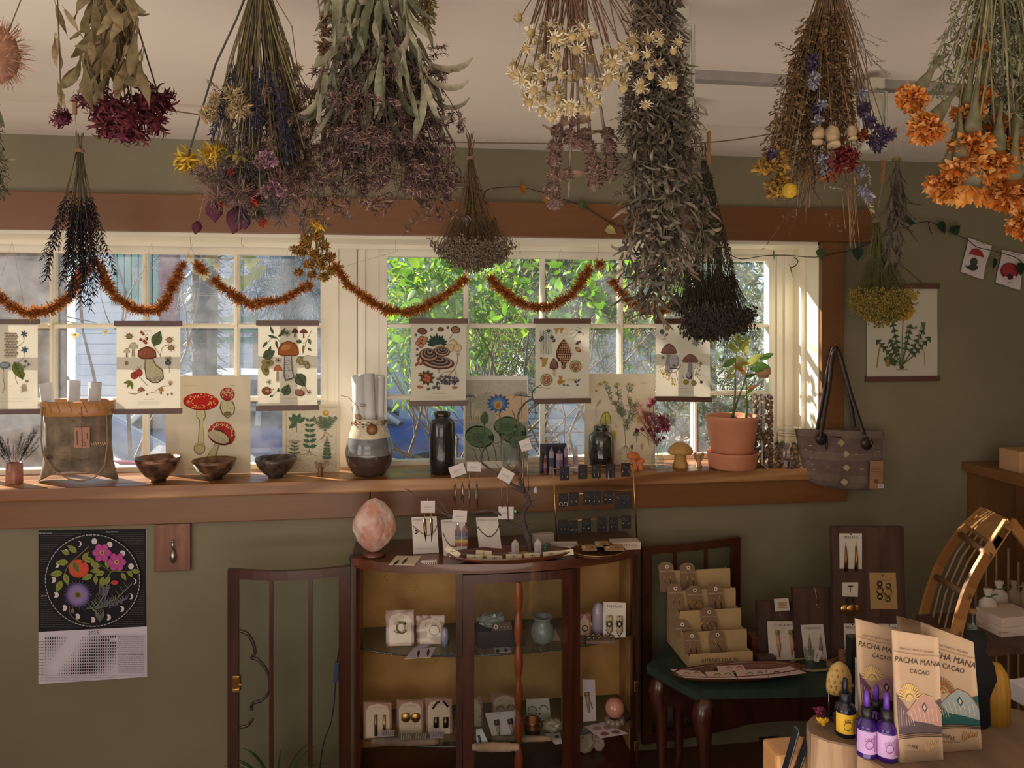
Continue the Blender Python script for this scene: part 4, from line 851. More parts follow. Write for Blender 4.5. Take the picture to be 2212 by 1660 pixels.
# ================================================================ dried flowers: flower heads, leaves and sprigs, each built once and copied
def rd(seed): return random.Random(seed)
def rvec(r, z=0, s=1): return V((r.gauss(0, s), r.gauss(0, s), r.gauss(0, s)+z)).normalized()
def head_petals(b, c, R_, n, L, W, cols, r, zlo=-1, zhi=.5, curl=.4, seg=2, core=None, up=0):
    c = V(c)
    if core: b.ball(c, R_*.55,8,5, s2l(core))
    for i in range(n):
        z = zlo+(zhi-zlo)*((i+.5)/n); a = i*2.399+r.uniform(-.3,.3); q = math.sqrt(max(0,1-z*z)); d = V((math.cos(a)*q, math.sin(a)*q, z))
        b.strip(c+d*R_*r.uniform(.3,.55),(d+rvec(r)*.22+V((0,0, up))).normalized(), rvec(r)+d*.2, L*r.uniform(.75,1.2), W*r.uniform(.7,1.2), r.uniform(-1,1)*curl*2, seg, jit(s2l(r.choice(cols)),.16, r), twist=r.uniform(-.7,.7))
def mk_marigold(seed, R_=.027):
    r = rd(seed); b = MB(); b.lathe([(.0018,.05),(.003,.028),(.0075,.012),(.0095,0),(.008,-.008)],10,(0,0,0), s2l((128,122,92)))
    head_petals(b, (0,0,-.014), R_, 340, R_*.42, R_*.26,[(206,126,50),(214,146,76),(196,104,30),(222,164,100)], r, -1,.35,1.0,2,(150,84,34)); return b.mesh('flower_head', 'dry_petal')
def mk_marigold_side(seed):
    r = rd(seed); b = MB(); b.lathe([(.0018,.05),(.004,.03),(.012,.02),(.0125,0),(.009,-.012)],12,(0,0,0), s2l((134,128,108)))
    for k in range(46):
        a = k*2.399; d = V((math.cos(a), math.sin(a),-.45-.3*r.random())); b.strip((d.x*.008, d.y*.008,-.006), d, (0,0,1),.026*r.uniform(.8,1.2),.010,-.7,3, jit(s2l(r.choice([(214,150,76),(206,122,40)])),.15, r))
    return b.mesh('flower_head', 'dry_petal')
def mk_curly(seed, R_=.024, cols=((96,38,46),(112,48,54),(72,28,38)), n=75, L=.024, W=.0042):
    r = rd(seed); b = MB(); b.ball((0,0,0), R_*.4,7,5, s2l(cols[0]))
    for k in range(n):
        d = rvec(r, -.25); b.strip(d*R_*.3, d, rvec(r), L*r.uniform(.6,1.2), W, r.uniform(1.2,3.6)*r.choice((-1,1)),5, jit(s2l(r.choice(cols)),.25, r), twist=r.uniform(-1,1))
    return b.mesh('flower_head', 'dry_petal')
def mk_blossom(seed):
    r = rd(seed); b = MB(); head_petals(b, (0,0,0),.0125,60,.0095,.0072,[(186,112,44),(196,124,54),(164,92,34),(206,140,76)], r, -1,1,.6,1,(130,70,24)); return b.mesh('blossom', 'dry_petal')
def mk_ever(seed, col=(220,210,182)):
    r = rd(seed); b = MB(); b.ball((0,0,-.004),.0055,7,4, s2l((184,160,112)))
    for k in range(18): a = k*2.399; d = V((math.cos(a), math.sin(a),-.35+.5*(k % 3))); b.strip((d.x*.003, d.y*.003,-.002), d, (0,0,1),0.0088*r.uniform(.7,1.1),.0058,-.6,1, jit(s2l(col),.1, r))
    return b.mesh('flower_head', 'dry_petal')
def mk_pod(col=(176,152,118)):
    b = MB(); b.sm = True; b.lathe([(.0012,.016),(.003,.013),(.0088,.007),(.0098,0),(.0075,-.008),(.0045,-.0115),(.0048,-.0125),(.009,-.0135),(.0085,-.016),(.002,-.0155)],12,(0,0,0), s2l(col), wob=lambda a, z: .05*math.cos(a*8)); return b.mesh('seed_pod', 'dry_plant')
def mk_physalis(col=(84,38,54)):
    b = MB(); b.lathe([(.0008,.014),(.006,.010),(.0115,.002),(.010,-.007),(.004,-.014),(.0004,-.019)],12,(0,0,0), s2l(col), wob=lambda a, z: .09*math.cos(a*5)); return b.mesh('seed_pod', 'dry_plant')
def mk_fuzz(seed, R_, cols, n=240, L=.012, W=.0007):
    r = rd(seed); b = MB()
    for k in range(n): d = rvec(r); b.strip(d*R_*r.uniform(.1,.8),(d+rvec(r)*.6), rvec(r), L*r.uniform(.6,1.5), W, r.uniform(-2,2),3, jit(s2l(r.choice(cols)),.25, r))
    return b.mesh('flower_head', 'dry_plant')
def mk_ball(seed, R_, col): 
    r = rd(seed); b = MB(); b.ball((0,0,0), R_, 14,9, s2l(col))
    for k in range(90): d = rvec(r); b.oct(d*R_, R_*.09, jit(s2l(col),.1, r))
    return b.mesh('flower_head', 'dry_petal')
def mk_star(seed, cols, n=10, L=.02, W=.007):
    r = rd(seed); b = MB(); b.ball((0,0,0),.004,7,4, s2l(cols[0]))
    for k in range(n): a = k*TAU/n+r.uniform(-.2,.2); d = V((math.cos(a), math.sin(a),-.5+r.uniform(-.4,.3))); b.strip((0,0,0), d, (0,0,1), L*r.uniform(.8,1.1), W, -.6,3, jit(s2l(r.choice(cols)),.15, r), fold=.2)
    return b.mesh('bract', 'dry_plant')
# sprigs of unit length hang from the origin along -z
def spine(r, n=8, w_=.03, x=0):
    pts = [V((0,0,0))]; d = V((0,0,-1))
    for k in range(n): d = (d+V((r.gauss(0, w_), r.gauss(0, w_),0))).normalized(); pts.append(pts[-1]+d/n)
    return pts
def on(pts, t):
    q = min(.9999, max(0, t))*(len(pts)-1); i = int(q); return pts[i].lerp(pts[i+1], q-i)
def mk_strand(seed, n, L, W, cols, stem=(110,96,80), t0=.1, spread=.02, curl=1.6, seg=3, r0=.004, dn=-.9, name='sprig', top=1.0, m='dry_plant', wob=.03):
    r = rd(seed); b = MB(); pts = spine(r, 8, wob); b.tube(pts, [r0*(1-.08*i) for i in range(9)],4, s2l(stem))
    for k in range(n):
        t = t0+(top-t0)*r.random(); p = on(pts, t); a = r.uniform(0, TAU); o = V((math.cos(a), math.sin(a),0)); d = (o*r.uniform(.3,1)+V((0,0, dn*r.uniform(.3,1.2))))
        b.strip(p+o*spread*r.random(), d, rvec(r), L*r.uniform(.5,1.3), W*r.uniform(.6,1.2), r.uniform(-curl, curl), seg, jit(s2l(r.choice(cols)),.25, r), twist=r.uniform(-1.2,1.2))
    return b.mesh(name, m)
def mk_florets(seed, cols, n=70, t0=.45, sp=.10, stem=(96,76,66), star=.012, br=9, leaf=None):
    r = rd(seed); b = MB(); pts = spine(r, 8,.04); b.tube(pts, [.004*(1-.08*i) for i in range(9)],4, s2l(stem)); ends = []
    for k in range(br):
        p = on(pts, t0+(1-t0)*k/br); d = rvec(r, -.9); e = p+d*sp*r.uniform(.6,1.4); b.tube([p, p.lerp(e, .5)+rvec(r)*.008, e],.0018,3, s2l(stem), cap=False); ends.append((p, e))
    for k in range(n):
        p, e = r.choice(ends); c = p.lerp(e, r.uniform(.35,1.05))+rvec(r)*.012
        for j in range(4): b.strip(c, rvec(r, -.3), rvec(r), star*r.uniform(.7,1.3), star*.5, r.uniform(-.8,.8),1, jit(s2l(r.choice(cols)),.28, r))
    if leaf:
        for k in range(8): b.strip(on(pts, r.uniform(.1,.8)), rvec(r, -.6), rvec(r),.06,.014,1,3, jit(s2l(leaf),.2, r))
    return b.mesh('sprig', 'dry_plant')
def mk_umbel(seed, R_, flat, cols, n=60, br=14, stem=(120,110,80), dot=.05, t0=.62):
    r = rd(seed); b = MB(); pts = spine(r, 6,.02); b.tube(pts[:5],[.0045*(1-.08*i) for i in range(5)],4, s2l(stem)); p0 = on(pts, t0)
    tips = [V((R_*math.cos(k*2.399)*math.sqrt(k/br), R_*math.sin(k*2.399)*math.sqrt(k/br),-1+flat*(k/br)+r.uniform(-.02,.02))) for k in range(br)]
    for tp in tips: b.tube([p0, p0.lerp(tp, .5)+rvec(r)*.01, tp],.002,3, s2l(stem), cap=False)
    for k in range(n): tp = r.choice(tips); b.oct(tp+V((r.gauss(0,1), r.gauss(0,1), r.gauss(0,.5)))*dot*.7, dot*.32*r.uniform(.7,1.2), jit(s2l(r.choice(cols)),.2, r))
    return b.mesh('sprig', 'dry_plant')
def mk_spike(seed, n, cols, t0=.5, L=.04, W=.018, stem=(110,104,84), sp=.012, gap=True):
    r = rd(seed); b = MB(); pts = spine(r, 8,.03); b.tube(pts, [.004*(1-.07*i) for i in range(9)],4, s2l(stem))
    for k in range(n):
        w_ = k//6; nw = n/6; t = t0+(1-t0)*((w_+r.uniform(-.15,.15))/nw) if gap else r.uniform(t0,1)
        a = r.uniform(0, TAU); o = V((math.cos(a), math.sin(a),0)); b.strip(on(pts, t)+o*sp*.4, o*.7+V((0,0,-.8)), rvec(r), L*r.uniform(.7,1.2), W, r.uniform(-.7,.7),1, jit(s2l(r.choice(cols)),.25, r))
    return b.mesh('sprig', 'dry_plant')
def mk_grass(seed, n=5, col=(150,118,88)):
    r = rd(seed); b = MB(); b.tube(spine(r, 6,.04),.0016,3, s2l(col)); return b.mesh('stem', 'dry_plant')
def mk_leafdry(seed, L, W, cols, curl=1.5, tw=1.0, fold=.35, n=7):
    r = rd(seed); b = MB(); c = s2l(r.choice(cols)); b.strip((0,0,0),(0,0,-1),(0,-1,0), L, W, curl, n, jit(c, .1, r), twist=tw, fold=fold)
    b.tube([(0,0,.012),(0,0,0),(0,.001,-.01)],.0008,4, c); return b.mesh('leaf', 'dry_plant')
class Bunch:
    def __init__(s, name, label, px, py, Y, seed, cat='dried flowers', string=True, tie=True, tz=None, group=None):
        s.p = P(px, py, Y); s.Y = Y; s.r = rd(seed); s.o = thing(name, label, cat, s.p, group=group); s.k = 0
        if tie:
            b = MB()
            for k in range(4): b.tube([s.p+V((math.cos(j*TAU/10)*.0125, math.sin(j*TAU/10)*.0125,-.004+k*.0028+math.sin(j)*.001)) for j in range(11)],.0013,4, s2l((156,132,100)))
            b.tube([s.p+V((.012,-.008,0)), s.p+V((.02,-.012,-.014)), s.p+V((.017,-.012,-.03))],.0011,4, s2l((156,132,100))); b.build('twine_tie', 'twine', s.o)
        if string: b = MB(); b.tube([s.p, V((s.p.x, s.p.y, ZC+.018))],.0011,4, s2l((156,132,100))); b.build('hanging_string', 'twine', s.o)
    def at(s, px, py, dy=0): return P(px, py, s.Y+dy)
    def sprig(s, me, px, py, dy=0, wx=1, name='sprig', o=None):          # unit sprig from the tie to a point
        q = s.at(px, py, dy); o0 = s.p if o is None else o; d = q-o0; L = d.length; s.k += 1
        return inst(me, name, s.o, o0+V((s.r.uniform(-1,1), s.r.uniform(-1,1),0))*.008, to_dir(d, s.r.uniform(0,6)),(L*wx, L*wx, L))
    def stem(s, px, py, dy=0, r0=.0011, col=(128,118,86), bend=.02, o=None):
        q = s.at(px, py, dy); a = (s.p if o is None else o)+V((s.r.uniform(-1,1), s.r.uniform(-1,1),0))*.008; m = a.lerp(q, .5)+V((s.r.gauss(0, bend*.4), s.r.gauss(0, bend*.4),0))
        b = MB(); b.tube([a, a.lerp(m, .5)+V((s.r.gauss(0,.002),0,0)), m, m.lerp(q, .5), q],[r0*1.1, r0, r0, r0*.9, r0*.8],4, jit(s2l(col),.2, s.r)); b.build('stem', 'dry_plant', s.o); return q, (q-m)
    def head(s, me, px, py, dy=0, sc_=1, stem=True, col=(128,118,86), name='flower_head', r0=.0011, tilt=.3):
        q = s.at(px, py, dy); d = V((0,0,-1))
        if stem: q, d = s.stem(px, py-0, dy, r0, col)
        return inst(me, name, s.o, q, to_dir(d.normalized()+rvec(s.r)*tilt, s.r.uniform(0,6)), sc_*s.r.uniform(.92,1.08))
    def leaf(s, me, px, py, dy=0, ang=0, sc_=1, tilt=.35):
        d = V((math.sin(ang), s.r.gauss(0, tilt*.5),-math.cos(ang))); return inst(me, 'leaf', s.o, s.at(px, py, dy), to_dir(d, s.r.uniform(0,6)), sc_)
    def stems(s, n, x0, x1, y0, y1, dy=.03, **k):
        for i in range(n): s.stem(s.r.uniform(x0, x1), s.r.uniform(y0, y1), s.r.uniform(-dy, dy), **k)
# ---- marigold bunch at the near upper right
MG = [mk_marigold(k) for k in (1,2,3)]; MS = mk_marigold_side(4)
B = Bunch('marigold_bunch', 'hanging bunch of large ruffled orange marigold heads on grey-green stems', 2150,-190,-1.56,11)
for x, y, s_, dy, k in ((1987,197,.95,0,0),(2020,262,1.15,-.01,1),(2112,92,.8,.02,2),(2120,188,1.0,.02,0),(2092,228,1.0,.0,1),(2100,290,1.2,-.02,2),(2078,345,1.2,-.02,0),(2152,330,1.35,-.01,1),(2198,305,1.3,0,2),(2046,378,1.2,0,1),(2150,255,1.0,.03,0),(2186,388,1.35,-.01,2),(2208,350,1.1,.02,1),(2206,468,1.0,0,0),(2215,230,1.2,.03,0),(2160,372,1.0,.03,1)):
    B.head(MG[k], x, y-8, dy, s_*1.22, col=(150,142,104), r0=.0018, tilt=.25)
B.head(MS, 2095,395,-.03,1.25, col=(150,142,104), r0=.0018, tilt=.1)
FE = [mk_strand(50+k, 120,.075,.010,[(132,134,104),(112,116,86),(146,140,108)],(140,136,104),.25,.03,3,3,.005) for k in range(3)]
for i in range(24): B.sprig(FE[i % 3], B.r.uniform(2050,2250), B.r.uniform(110,330), B.r.uniform(-.01,.07))
B.stems(14,2030,2230,90,260, col=(150,144,108), r0=.0016)
# ---- burgundy asters with big curled beige leaves
CU = [mk_curly(k) for k in (1,2,3)]; CP = [mk_curly(8, cols=((106,46,70),(84,34,58),(122,66,66)), n=60)]
B = Bunch('burgundy_bunch', 'hanging bunch of curly burgundy flowers under large curled beige leaves', 235,-110,-1.38,12)
for x, y, s_, dy, k in ((205,195,1.1,0,3),(215,240,1.05,-.02,0),(250,225,1.1,-.03,1),(275,255,1.25,-.03,2),(310,225,1.2,0,0),(345,215,1.15,.02,1),(335,262,1.0,0,2),(230,270,1.0,0,0),(262,290,.95,-.01,3),(295,285,.9,0,1),(185,215,.8,.01,3),(320,195,.9,.03,0)):
    B.head((CU+CP)[k], x, y, dy, s_, col=(110,92,70), r0=.0015)
LB = [mk_leafdry(k, .084,.017,[(150,132,98),(132,118,86),(116,108,82),(164,146,112)], curl=(.5,1.1,-.8,2.2,.9)[k % 5], tw=(3,-2.5,4,1.6,-3.4)[k % 5]) for k in range(5)]
for i in range(84): y = B.r.uniform(-70,135); B.leaf(LB[i % 5],242+B.r.uniform(-1,1)*(48+max(0, y)*.16), y, B.r.uniform(-.06,.06), B.r.uniform(-.35,.35), B.r.uniform(.75,1.2))
B.stems(12,190,330,120,220, col=(120,100,76), r0=.0014)
B = Bunch('burgundy_sprig', 'single drooping stem with twisted pale leaves and one small dark red flower', 122,-90,-1.38,13)
for x, y, a in ((120,10,.2),(140,20,.5),(118,80,-.1),(124,82,.2),(125,180,.2),(130,182,-.1)): B.leaf(LB[B.k % 5 if not y == 10 else 1], x, y, 0, a, .62)
B.head(CP[0],133,258,0,.75, col=(120,96,74)); B.head(CU[0],140,248,.01,.5, stem=False)
# ---- mixed summer bunch
YL = [mk_curly(k, .016,((206,168,48),(190,148,40),(218,186,76)),90,.024,.0036) for k in (11,12)]
B = Bunch('mixed_bunch', 'hanging bunch of many stems with yellow heads, dark blue spikes and pink clusters', 560,-58,-1.38,14)
r = B.r
for i in range(62):                                   # the cone of stems
    t = r.random(); x = 455+t*210; B.stem(x, r.uniform(190,420), r.uniform(-.05,.05), r0=.0012, col=r.choice([(140,128,92),(120,112,76),(156,140,100),(104,98,68)]), bend=.012)
B.head(YL[0],403,348,-.01,1.15, col=(100,100,80), r0=.0018, tilt=.6); B.head(YL[1],464,333,-.03,1.1, tilt=.5); B.head(mk_star(5,[(150,140,84),(170,156,100)],14,.024,.007),512,333,-.05,1.2, name='bract'); B.head(YL[0],688,480,.06,.8)
BL = [mk_spike(20+k, 150,[(50,50,72),(62,60,86),(44,44,58)],.3,.06,.036, sp=.05, gap=False) for k in range(2)]
for (x0, y0),(x1, y1), k in (((492,170),(445,300),0),((560,120),(545,290),1),((575,130),(612,330),0),((600,190),(625,350),1),((505,120),(480,260),1)):
    a, q = B.at(x0, y0,-.05), B.at(x1, y1,-.05); d = q-a; inst(BL[k], 'flower_spike', B.o, a-d*.3, to_dir(d, r.random()*6),(d.length*1.3,)*3)
CR = mk_fuzz(3,.011,[(190,170,132),(176,152,114)],200,.010,.002)
for x, y, s_ in ((503,208,1.2),(520,235,1.2),(498,238,1),(465,215,.9),(448,250,.9),(458,240,1)): B.head(CR, x, y, -.05, s_, stem=False)
SC = mk_fuzz(4,.0055,[(150,124,92),(168,140,104)],90,.007,.0013)
for x, y in ((642,147),(632,162),(655,195),(638,200),(672,205),(618,185),(662,240),(645,245),(678,250),(630,225),(668,275),(650,290)): B.head(SC, x, y, r.uniform(-.02,.02),1.25, col=(140,116,88), r0=.0008)
NG = [mk_fuzz(6,.02,[(136,104,98),(120,92,84),(150,116,108)],260,.018,.0009), mk_fuzz(7,.02,[(104,92,92),(124,112,104),(96,80,84)],260,.016,.0011)]
for i, (x, y, s_) in enumerate(((455,385,1.2),(485,395,1.1),(470,425,1.1),(530,380,1.1),(560,375,1),(575,440,.9),(520,420,1.2),(545,400,1.1),(610,400,1),(600,450,1),(640,420,1),(500,360,1))): B.head(NG[i % 2], x, y, r.uniform(-.05,.0), s_, col=(120,100,80), r0=.0009)
PK = mk_fuzz(8,.009,[(150,112,128),(170,130,142),(132,96,110)],90,.007,.004)
for x, y in ((567,340),(580,335),(590,348),(574,352),(588,405),(600,412),(575,415),(612,416),(596,398)): B.head(PK, x, y, -.06,.9, stem=False)
PH = mk_physalis()
for x, y, s_ in ((462,452,1.25),(513,470,1.5),(546,425,1.1),(527,475,1.1),(425,490,.75)): B.head(PH, x, y, -.03, s_, col=(150,124,88), name='seed_pod', r0=.0008)
RD_ = mk_curly(31,.006,((166,62,40),(150,50,34)),40,.010,.003)
for x, y in ((497,372),(480,440),(568,482),(548,436)): B.head(RD_, x, y, -.05,1, stem=False)
B.head(mk_star(6,[(74,80,56),(92,96,66)],14,.022,.006),562,455,-.03,1.1, name='bract')
LV = [mk_spike(40+k, 90,[(92,86,92),(110,104,108),(80,74,84)],.45,.035,.016, sp=.03) for k in range(2)]
for i, (x, y) in enumerate(((512,485),(522,500),(530,470),(500,460),(540,490),(600,495),(575,478),(640,480))): B.sprig(LV[i % 2], x, y, -.04, name='flower_spike')
FB = [mk_florets(60+k, [(104,84,78),(128,104,92),(88,70,68),(150,122,106)],130,.5,.12, star=.019) for k in range(3)]
for i in range(22): B.sprig(FB[i % 3], r.uniform(585,712), r.uniform(330,500), r.uniform(-.03,.04))
for i in range(10): B.sprig(FB[i % 3], r.uniform(450,600), r.uniform(400,480), r.uniform(-.02,.04))
# ---- sage bunch with long folded grey leaves and brown florets
LS = [mk_leafdry(20+k, .115,.017,[(128,128,104),(146,144,118),(112,114,92),(158,154,128)], curl=(.4,.9,-.6,1.2,-.4,2.6)[k], tw=(2.4,-3.2,3.6,1.6,-2.6,2)[k], fold=.8) for k in range(6)]
B = Bunch('sage_bunch', 'hanging bunch of long grey-green sage leaves above small purplish florets', 800,-62,-1.38,15); r = B.r
for i in range(150): y = r.uniform(-80,215); hw = 62+(max(0, y)+60)*.24; u = r.uniform(-1,1); B.leaf(LS[i % 6],808+u*hw, y, r.uniform(-.07,.05), u*.3+r.gauss(0,.14), r.uniform(.7,1.1))
for x, y in ((698,290),(735,300),(768,280),(890,260),(925,200),(985,320),(830,300),(870,290)): B.stem(x, y, -.03, r0=.0021, col=(96,74,60), bend=.008)
FS = [mk_florets(70+k, [(84,66,70),(104,82,84),(132,104,96),(70,54,58),(164,130,110)],190,.42,.14, star=.022, br=12, leaf=(120,118,92)) for k in range(3)]
for i in range(40): B.sprig(FS[i % 3], r.uniform(705,965), r.uniform(350,480), r.uniform(-.05,.06))
for x, y in ((975,420),(985,370),(960,470),(700,330),(1000,300)): B.sprig(FS[0], x, y, 0)
# ---- two small scraps at the top edge beside the sage
B = Bunch('small_bunch', 'small tuft of brown seed heads and crumpled grey leaves beside the sage', 712,-100,-1.42,16); SB = mk_fuzz(9,.008,[(110,84,66),(128,98,76)],90,.008,.003)
for x, y in ((705,38),(704,68),(700,98),(703,108)): B.head(SB, x, y, 0,1.1, col=(120,96,76))
for i in range(9): B.leaf(LS[i % 6],725+B.r.uniform(-14,22), B.r.uniform(-40,20),0, B.r.uniform(-.7,.7),.5)
B = Bunch('small_bunch', 'small leafy olive tuft at the top edge between the sage and the cream flowers', 918,-100,-1.42,17)
GO = mk_strand(80,90,.09,.03,[(120,110,66),(104,96,60),(138,122,80)],(120,100,70),.4,.05,2)
for x, y in ((905,50),(920,62),(932,72),(915,40),(926,55)): B.sprig(GO, x, y)
# ---- cream everlasting flowers
EV = [mk_ever(k) for k in range(3)]
B = Bunch('everlasting_bunch', 'airy hanging bunch of small cream everlasting flowers on thin brown stems', 1225,-190,-1.62,18); r = B.r
for i in range(135):
    a = r.uniform(0, TAU); q = r.random()**.5
    if i < 98: x, y = 1215+math.cos(a)*q*112,150+math.sin(a)*q*105
    elif i < 128: x, y = 1405+math.cos(a)*q*88,140+math.sin(a)*q*85
    else: x, y = 1115+r.uniform(-8,60), r.uniform(0,170)
    B.head(EV[i % 3], x, y, r.uniform(-.06,.05), r.uniform(.9,1.35), stem=(i % 2 == 0), col=(128,96,76), r0=.0009, tilt=1)
B.stems(26,1170,1290,40,180, col=(132,104,84), r0=.0013)
for i in range(14): B.leaf(LB[i % 5],1230+r.uniform(-55,55), r.uniform(0,150),.02, r.uniform(-.6,.6),.45)
# ---- woolly pinkish spikes below it
def mk_whorl(seed, sz=.016):
    r = rd(seed); b = MB(); b.ball((0,0,0), sz*.8,9,6, s2l((132,106,94)),(1,1,1.2))
    for k in range(240): d = rvec(r); b.strip(d*sz*.6, d+V((0,0,-.4))+rvec(r)*.4, rvec(r), sz*.62, sz*.17,1.4,2, jit(s2l(r.choice([(150,122,110),(128,100,88),(166,138,126)])),.2, r))
    return b.mesh('flower_whorl', 'dry_plant')
WH = [mk_whorl(k) for k in (1,2)]; WL = mk_leafdry(66,.035,.018,[(136,108,94)],1.2,.5)
B = Bunch('woolly_spike_bunch', 'hanging cluster of woolly pinkish-brown flower spikes below the cream flowers', 1245,-80,-1.33,19)
for spx, whs in (((1198,448),((1203,283),(1199,318),(1197,345),(1195,385),(1193,412),(1198,436))),((1228,425),((1226,378),(1232,295))),((1286,402),((1262,290),(1272,318),(1281,348),(1284,372),(1286,393))),((1321,385),((1312,288),(1316,318),(1320,350),(1319,376))),((1250,320),((1240,258),(1249,305)))):
    B.stem(spx[0], spx[1],0, r0=.0032, col=(150,130,116), bend=.003)
    for i, (x, y) in enumerate(whs): B.head(WH[i % 2], x, y, -.003,1.0 if i else .8, stem=False, name='flower_whorl', tilt=.1)
    x, y = whs[0]
    for q in (-1,1): B.leaf(WL, x+q*3, y-4,-.01, q*1.2,1)
# ---- long grey mugwort bunch
MW = [mk_strand(90+k, 330,.066,.0115,[(118,106,90),(98,88,74),(136,124,108),(84,76,66)],(120,108,92),.05,.045,4.2,4,.004) for k in range(5)]
B = Bunch('mugwort_bunch', 'long thick hanging bunch of shaggy grey-brown crumpled foliage reaching down past the window head', 1415,-70,-1.38,20); r = B.r
for x, y in ((1400,600),(1410,640),(1385,480),(1420,560),(1440,560),(1452,600),(1465,540),(1378,420),(1360,350),(1398,680),(1405,665),(1470,590),(1490,480),(1500,440),(1480,420),(1510,520),(1504,560),(1450,470),(1395,520),(1430,500),(1365,440),(1490,330),(1430,420),(1405,400),(1460,380),(1375,300),(1440,330),(1415,250),(1475,280)):
    B.sprig(MW[B.k % 5], x, y, r.uniform(-.04,.04), wx=.95)
for i in range(14): B.sprig(MW[i % 5],1425+r.uniform(-75,75), r.uniform(180,330), r.uniform(-.05,.03), wx=1.1)
# ---- tall mixed brown bunch
BR = [(118,92,62),(98,76,52),(134,106,74)]
FN = [mk_strand(110+k, 220,.03,.010, BR, (116,90,64),.3,.035,2,2,.0035) for k in range(4)]
B = Bunch('seedhead_bunch', 'tall hanging bunch of fine brown stems with poppy pods and purple statice', 1795,-85,-1.44,21); r = B.r
for i in range(26): t = i/26; B.sprig(FN[i % 4],1690+t*150+r.uniform(-8,8), r.uniform(300,430)-abs(t-.5)*90, r.uniform(-.05,.05), wx=1)
for i in range(10): B.sprig(FN[i % 4], r.uniform(1672,1735), r.uniform(310,390), r.uniform(-.02,.05), wx=1.3)
B.stems(34,1730,1880,160,330, col=(132,100,72), r0=.0013)
for x, y, s_ in ((1768,290,1.05),(1798,292,1.3),(1840,285,.95)): B.head(mk_pod(), x, y, -.06, s_, col=(140,110,80), name='seed_pod', tilt=.1)
ST = mk_fuzz(21,.012,[(80,66,92),(94,78,106),(68,56,78)],110,.008,.005)
for x, y in ((1880,262),(1897,280),(1915,292),(1885,305),(1898,312),(1868,235),(1756,130),(1752,150),(1765,240),(1668,335)): B.head(ST, x, y, -.04,.85, stem=(y > 200), col=(120,92,70))
LV2 = mk_fuzz(22,.010,[(140,138,154),(122,118,138),(164,160,168)],90,.009,.004)
for x, y in ((1760,165),(1757,178),(1768,262),(1775,225),(1862,200),(1780,345),(1785,372),(1862,410),(1858,370),(1875,425)): B.head(LV2, x, y, -.05,.8, stem=False)
RD2 = [mk_curly(33,.014,((112,36,36),(132,52,44),(96,34,40)),80,.016,.004), mk_curly(34,.013,((96,40,26),(150,76,32)),60,.013,.005)]
for x, y, k in ((1862,290,1),(1820,325,0),(1838,335,0),(1815,350,0),(1795,350,0),(1835,352,0),(1790,378,1)): B.head(RD2[k], x, y, -.05,1, stem=False)
PKF = mk_strand(130,260,.10,.02,[(130,76,66),(150,92,80)],(130,80,70),.1,.06,1.2,1,.01); a = B.at(1797,318,-.07); inst(PKF, 'flower_spike', B.o, a, to_dir((.02,0,-1)),(.055,)*3); a = B.at(1742,365,-.05); inst(PKF, 'flower_spike', B.o, a, to_dir((-.05,0,-1)),(.022,.022,.06))
GD = [mk_curly(35,.014,((168,130,50),(150,112,44),(132,104,60)),70,.016,.006)]
for x, y, s_ in ((1648,362,1),(1665,355,1),(1692,352,1.1),(1682,335,.9),(1670,400,1),(1678,415,1.1),(1690,385,1)): B.head(GD[0], x, y, -.03, s_, stem=(x % 2 == 0), col=(120,98,64))
B.head(mk_ball(5,.0125,(196,158,52)),1706,412,-.05,1)
FB2 = [mk_florets(140+k, [(128,98,66),(110,84,56),(150,118,84)],90,.35,.2, star=.012) for k in range(2)]
for x, y in ((1895,140),(1880,120),(1870,150),(1890,90),(1740,480),(1755,460),(1725,440)): B.sprig(FB2[B.k % 2], x, y, .02)
GRS = mk_grass(1)
for i in range(17): B.sprig(GRS, r.uniform(1822,1875) if i < 10 else r.uniform(1708,1768), r.uniform(470,540) if i < 10 else r.uniform(420,488),.0, wx=.8, name='grass_stem')
BQ = mk_strand(150,60,.10,.03,[(196,184,160),(176,160,134)],(170,156,130),.0,.02,.8,2); 
for (x, y),(x1, y1) in (((1780,395),(1782,410)),((1790,405),(1815,408)),((1875,360),(1880,400)),((1862,400),(1885,460))): a, q = B.at(x, y, -.04), B.at(x1, y1,-.04); inst(BQ, 'sprig', B.o, a, to_dir(q-a),((q-a).length,)*3)
# ---- scraps at the window-end edge of the view
B = Bunch('hanging_teasel', 'woolly pink seed head with fine bristles at the very edge of the view', -2,-150,-1.5,22)
b = MB(); rr = rd(5); b.lathe([(.002,.03),(.014,.02),(.021,0),(.017,-.022),(.004,-.034)],16,(0,0,0), s2l((166,120,98)))
for k in range(520): d = rvec(rr, -.1); b.strip(V((d.x*.018, d.y*.018, d.z*.028)), d, rvec(rr), rr.uniform(.006,.022),.0011,1,2, jit(s2l((176,136,114)),.3, rr))
B.head(b.mesh('flower_head', 'dry_plant'),0,115,0,1.2)
B = Bunch('grey_leaf_bunch', 'narrow bunch of silvery grey leaves cut off by the edge of the view', -30,150,-.9,23, string=False)
for i in range(26): B.leaf(LS[i % 6],-28+B.r.uniform(-22,26), B.r.uniform(175,370), B.r.uniform(-.02,.02), B.r.uniform(-.3,.3),.7)
B.sprig(MW[1],-8,430); b = MB(); b.tube([B.p, V((B.p.x, B.p.y, ZC+.018))],.0011,4, s2l((156,132,100))); b.build('hanging_string', 'twine', B.o)
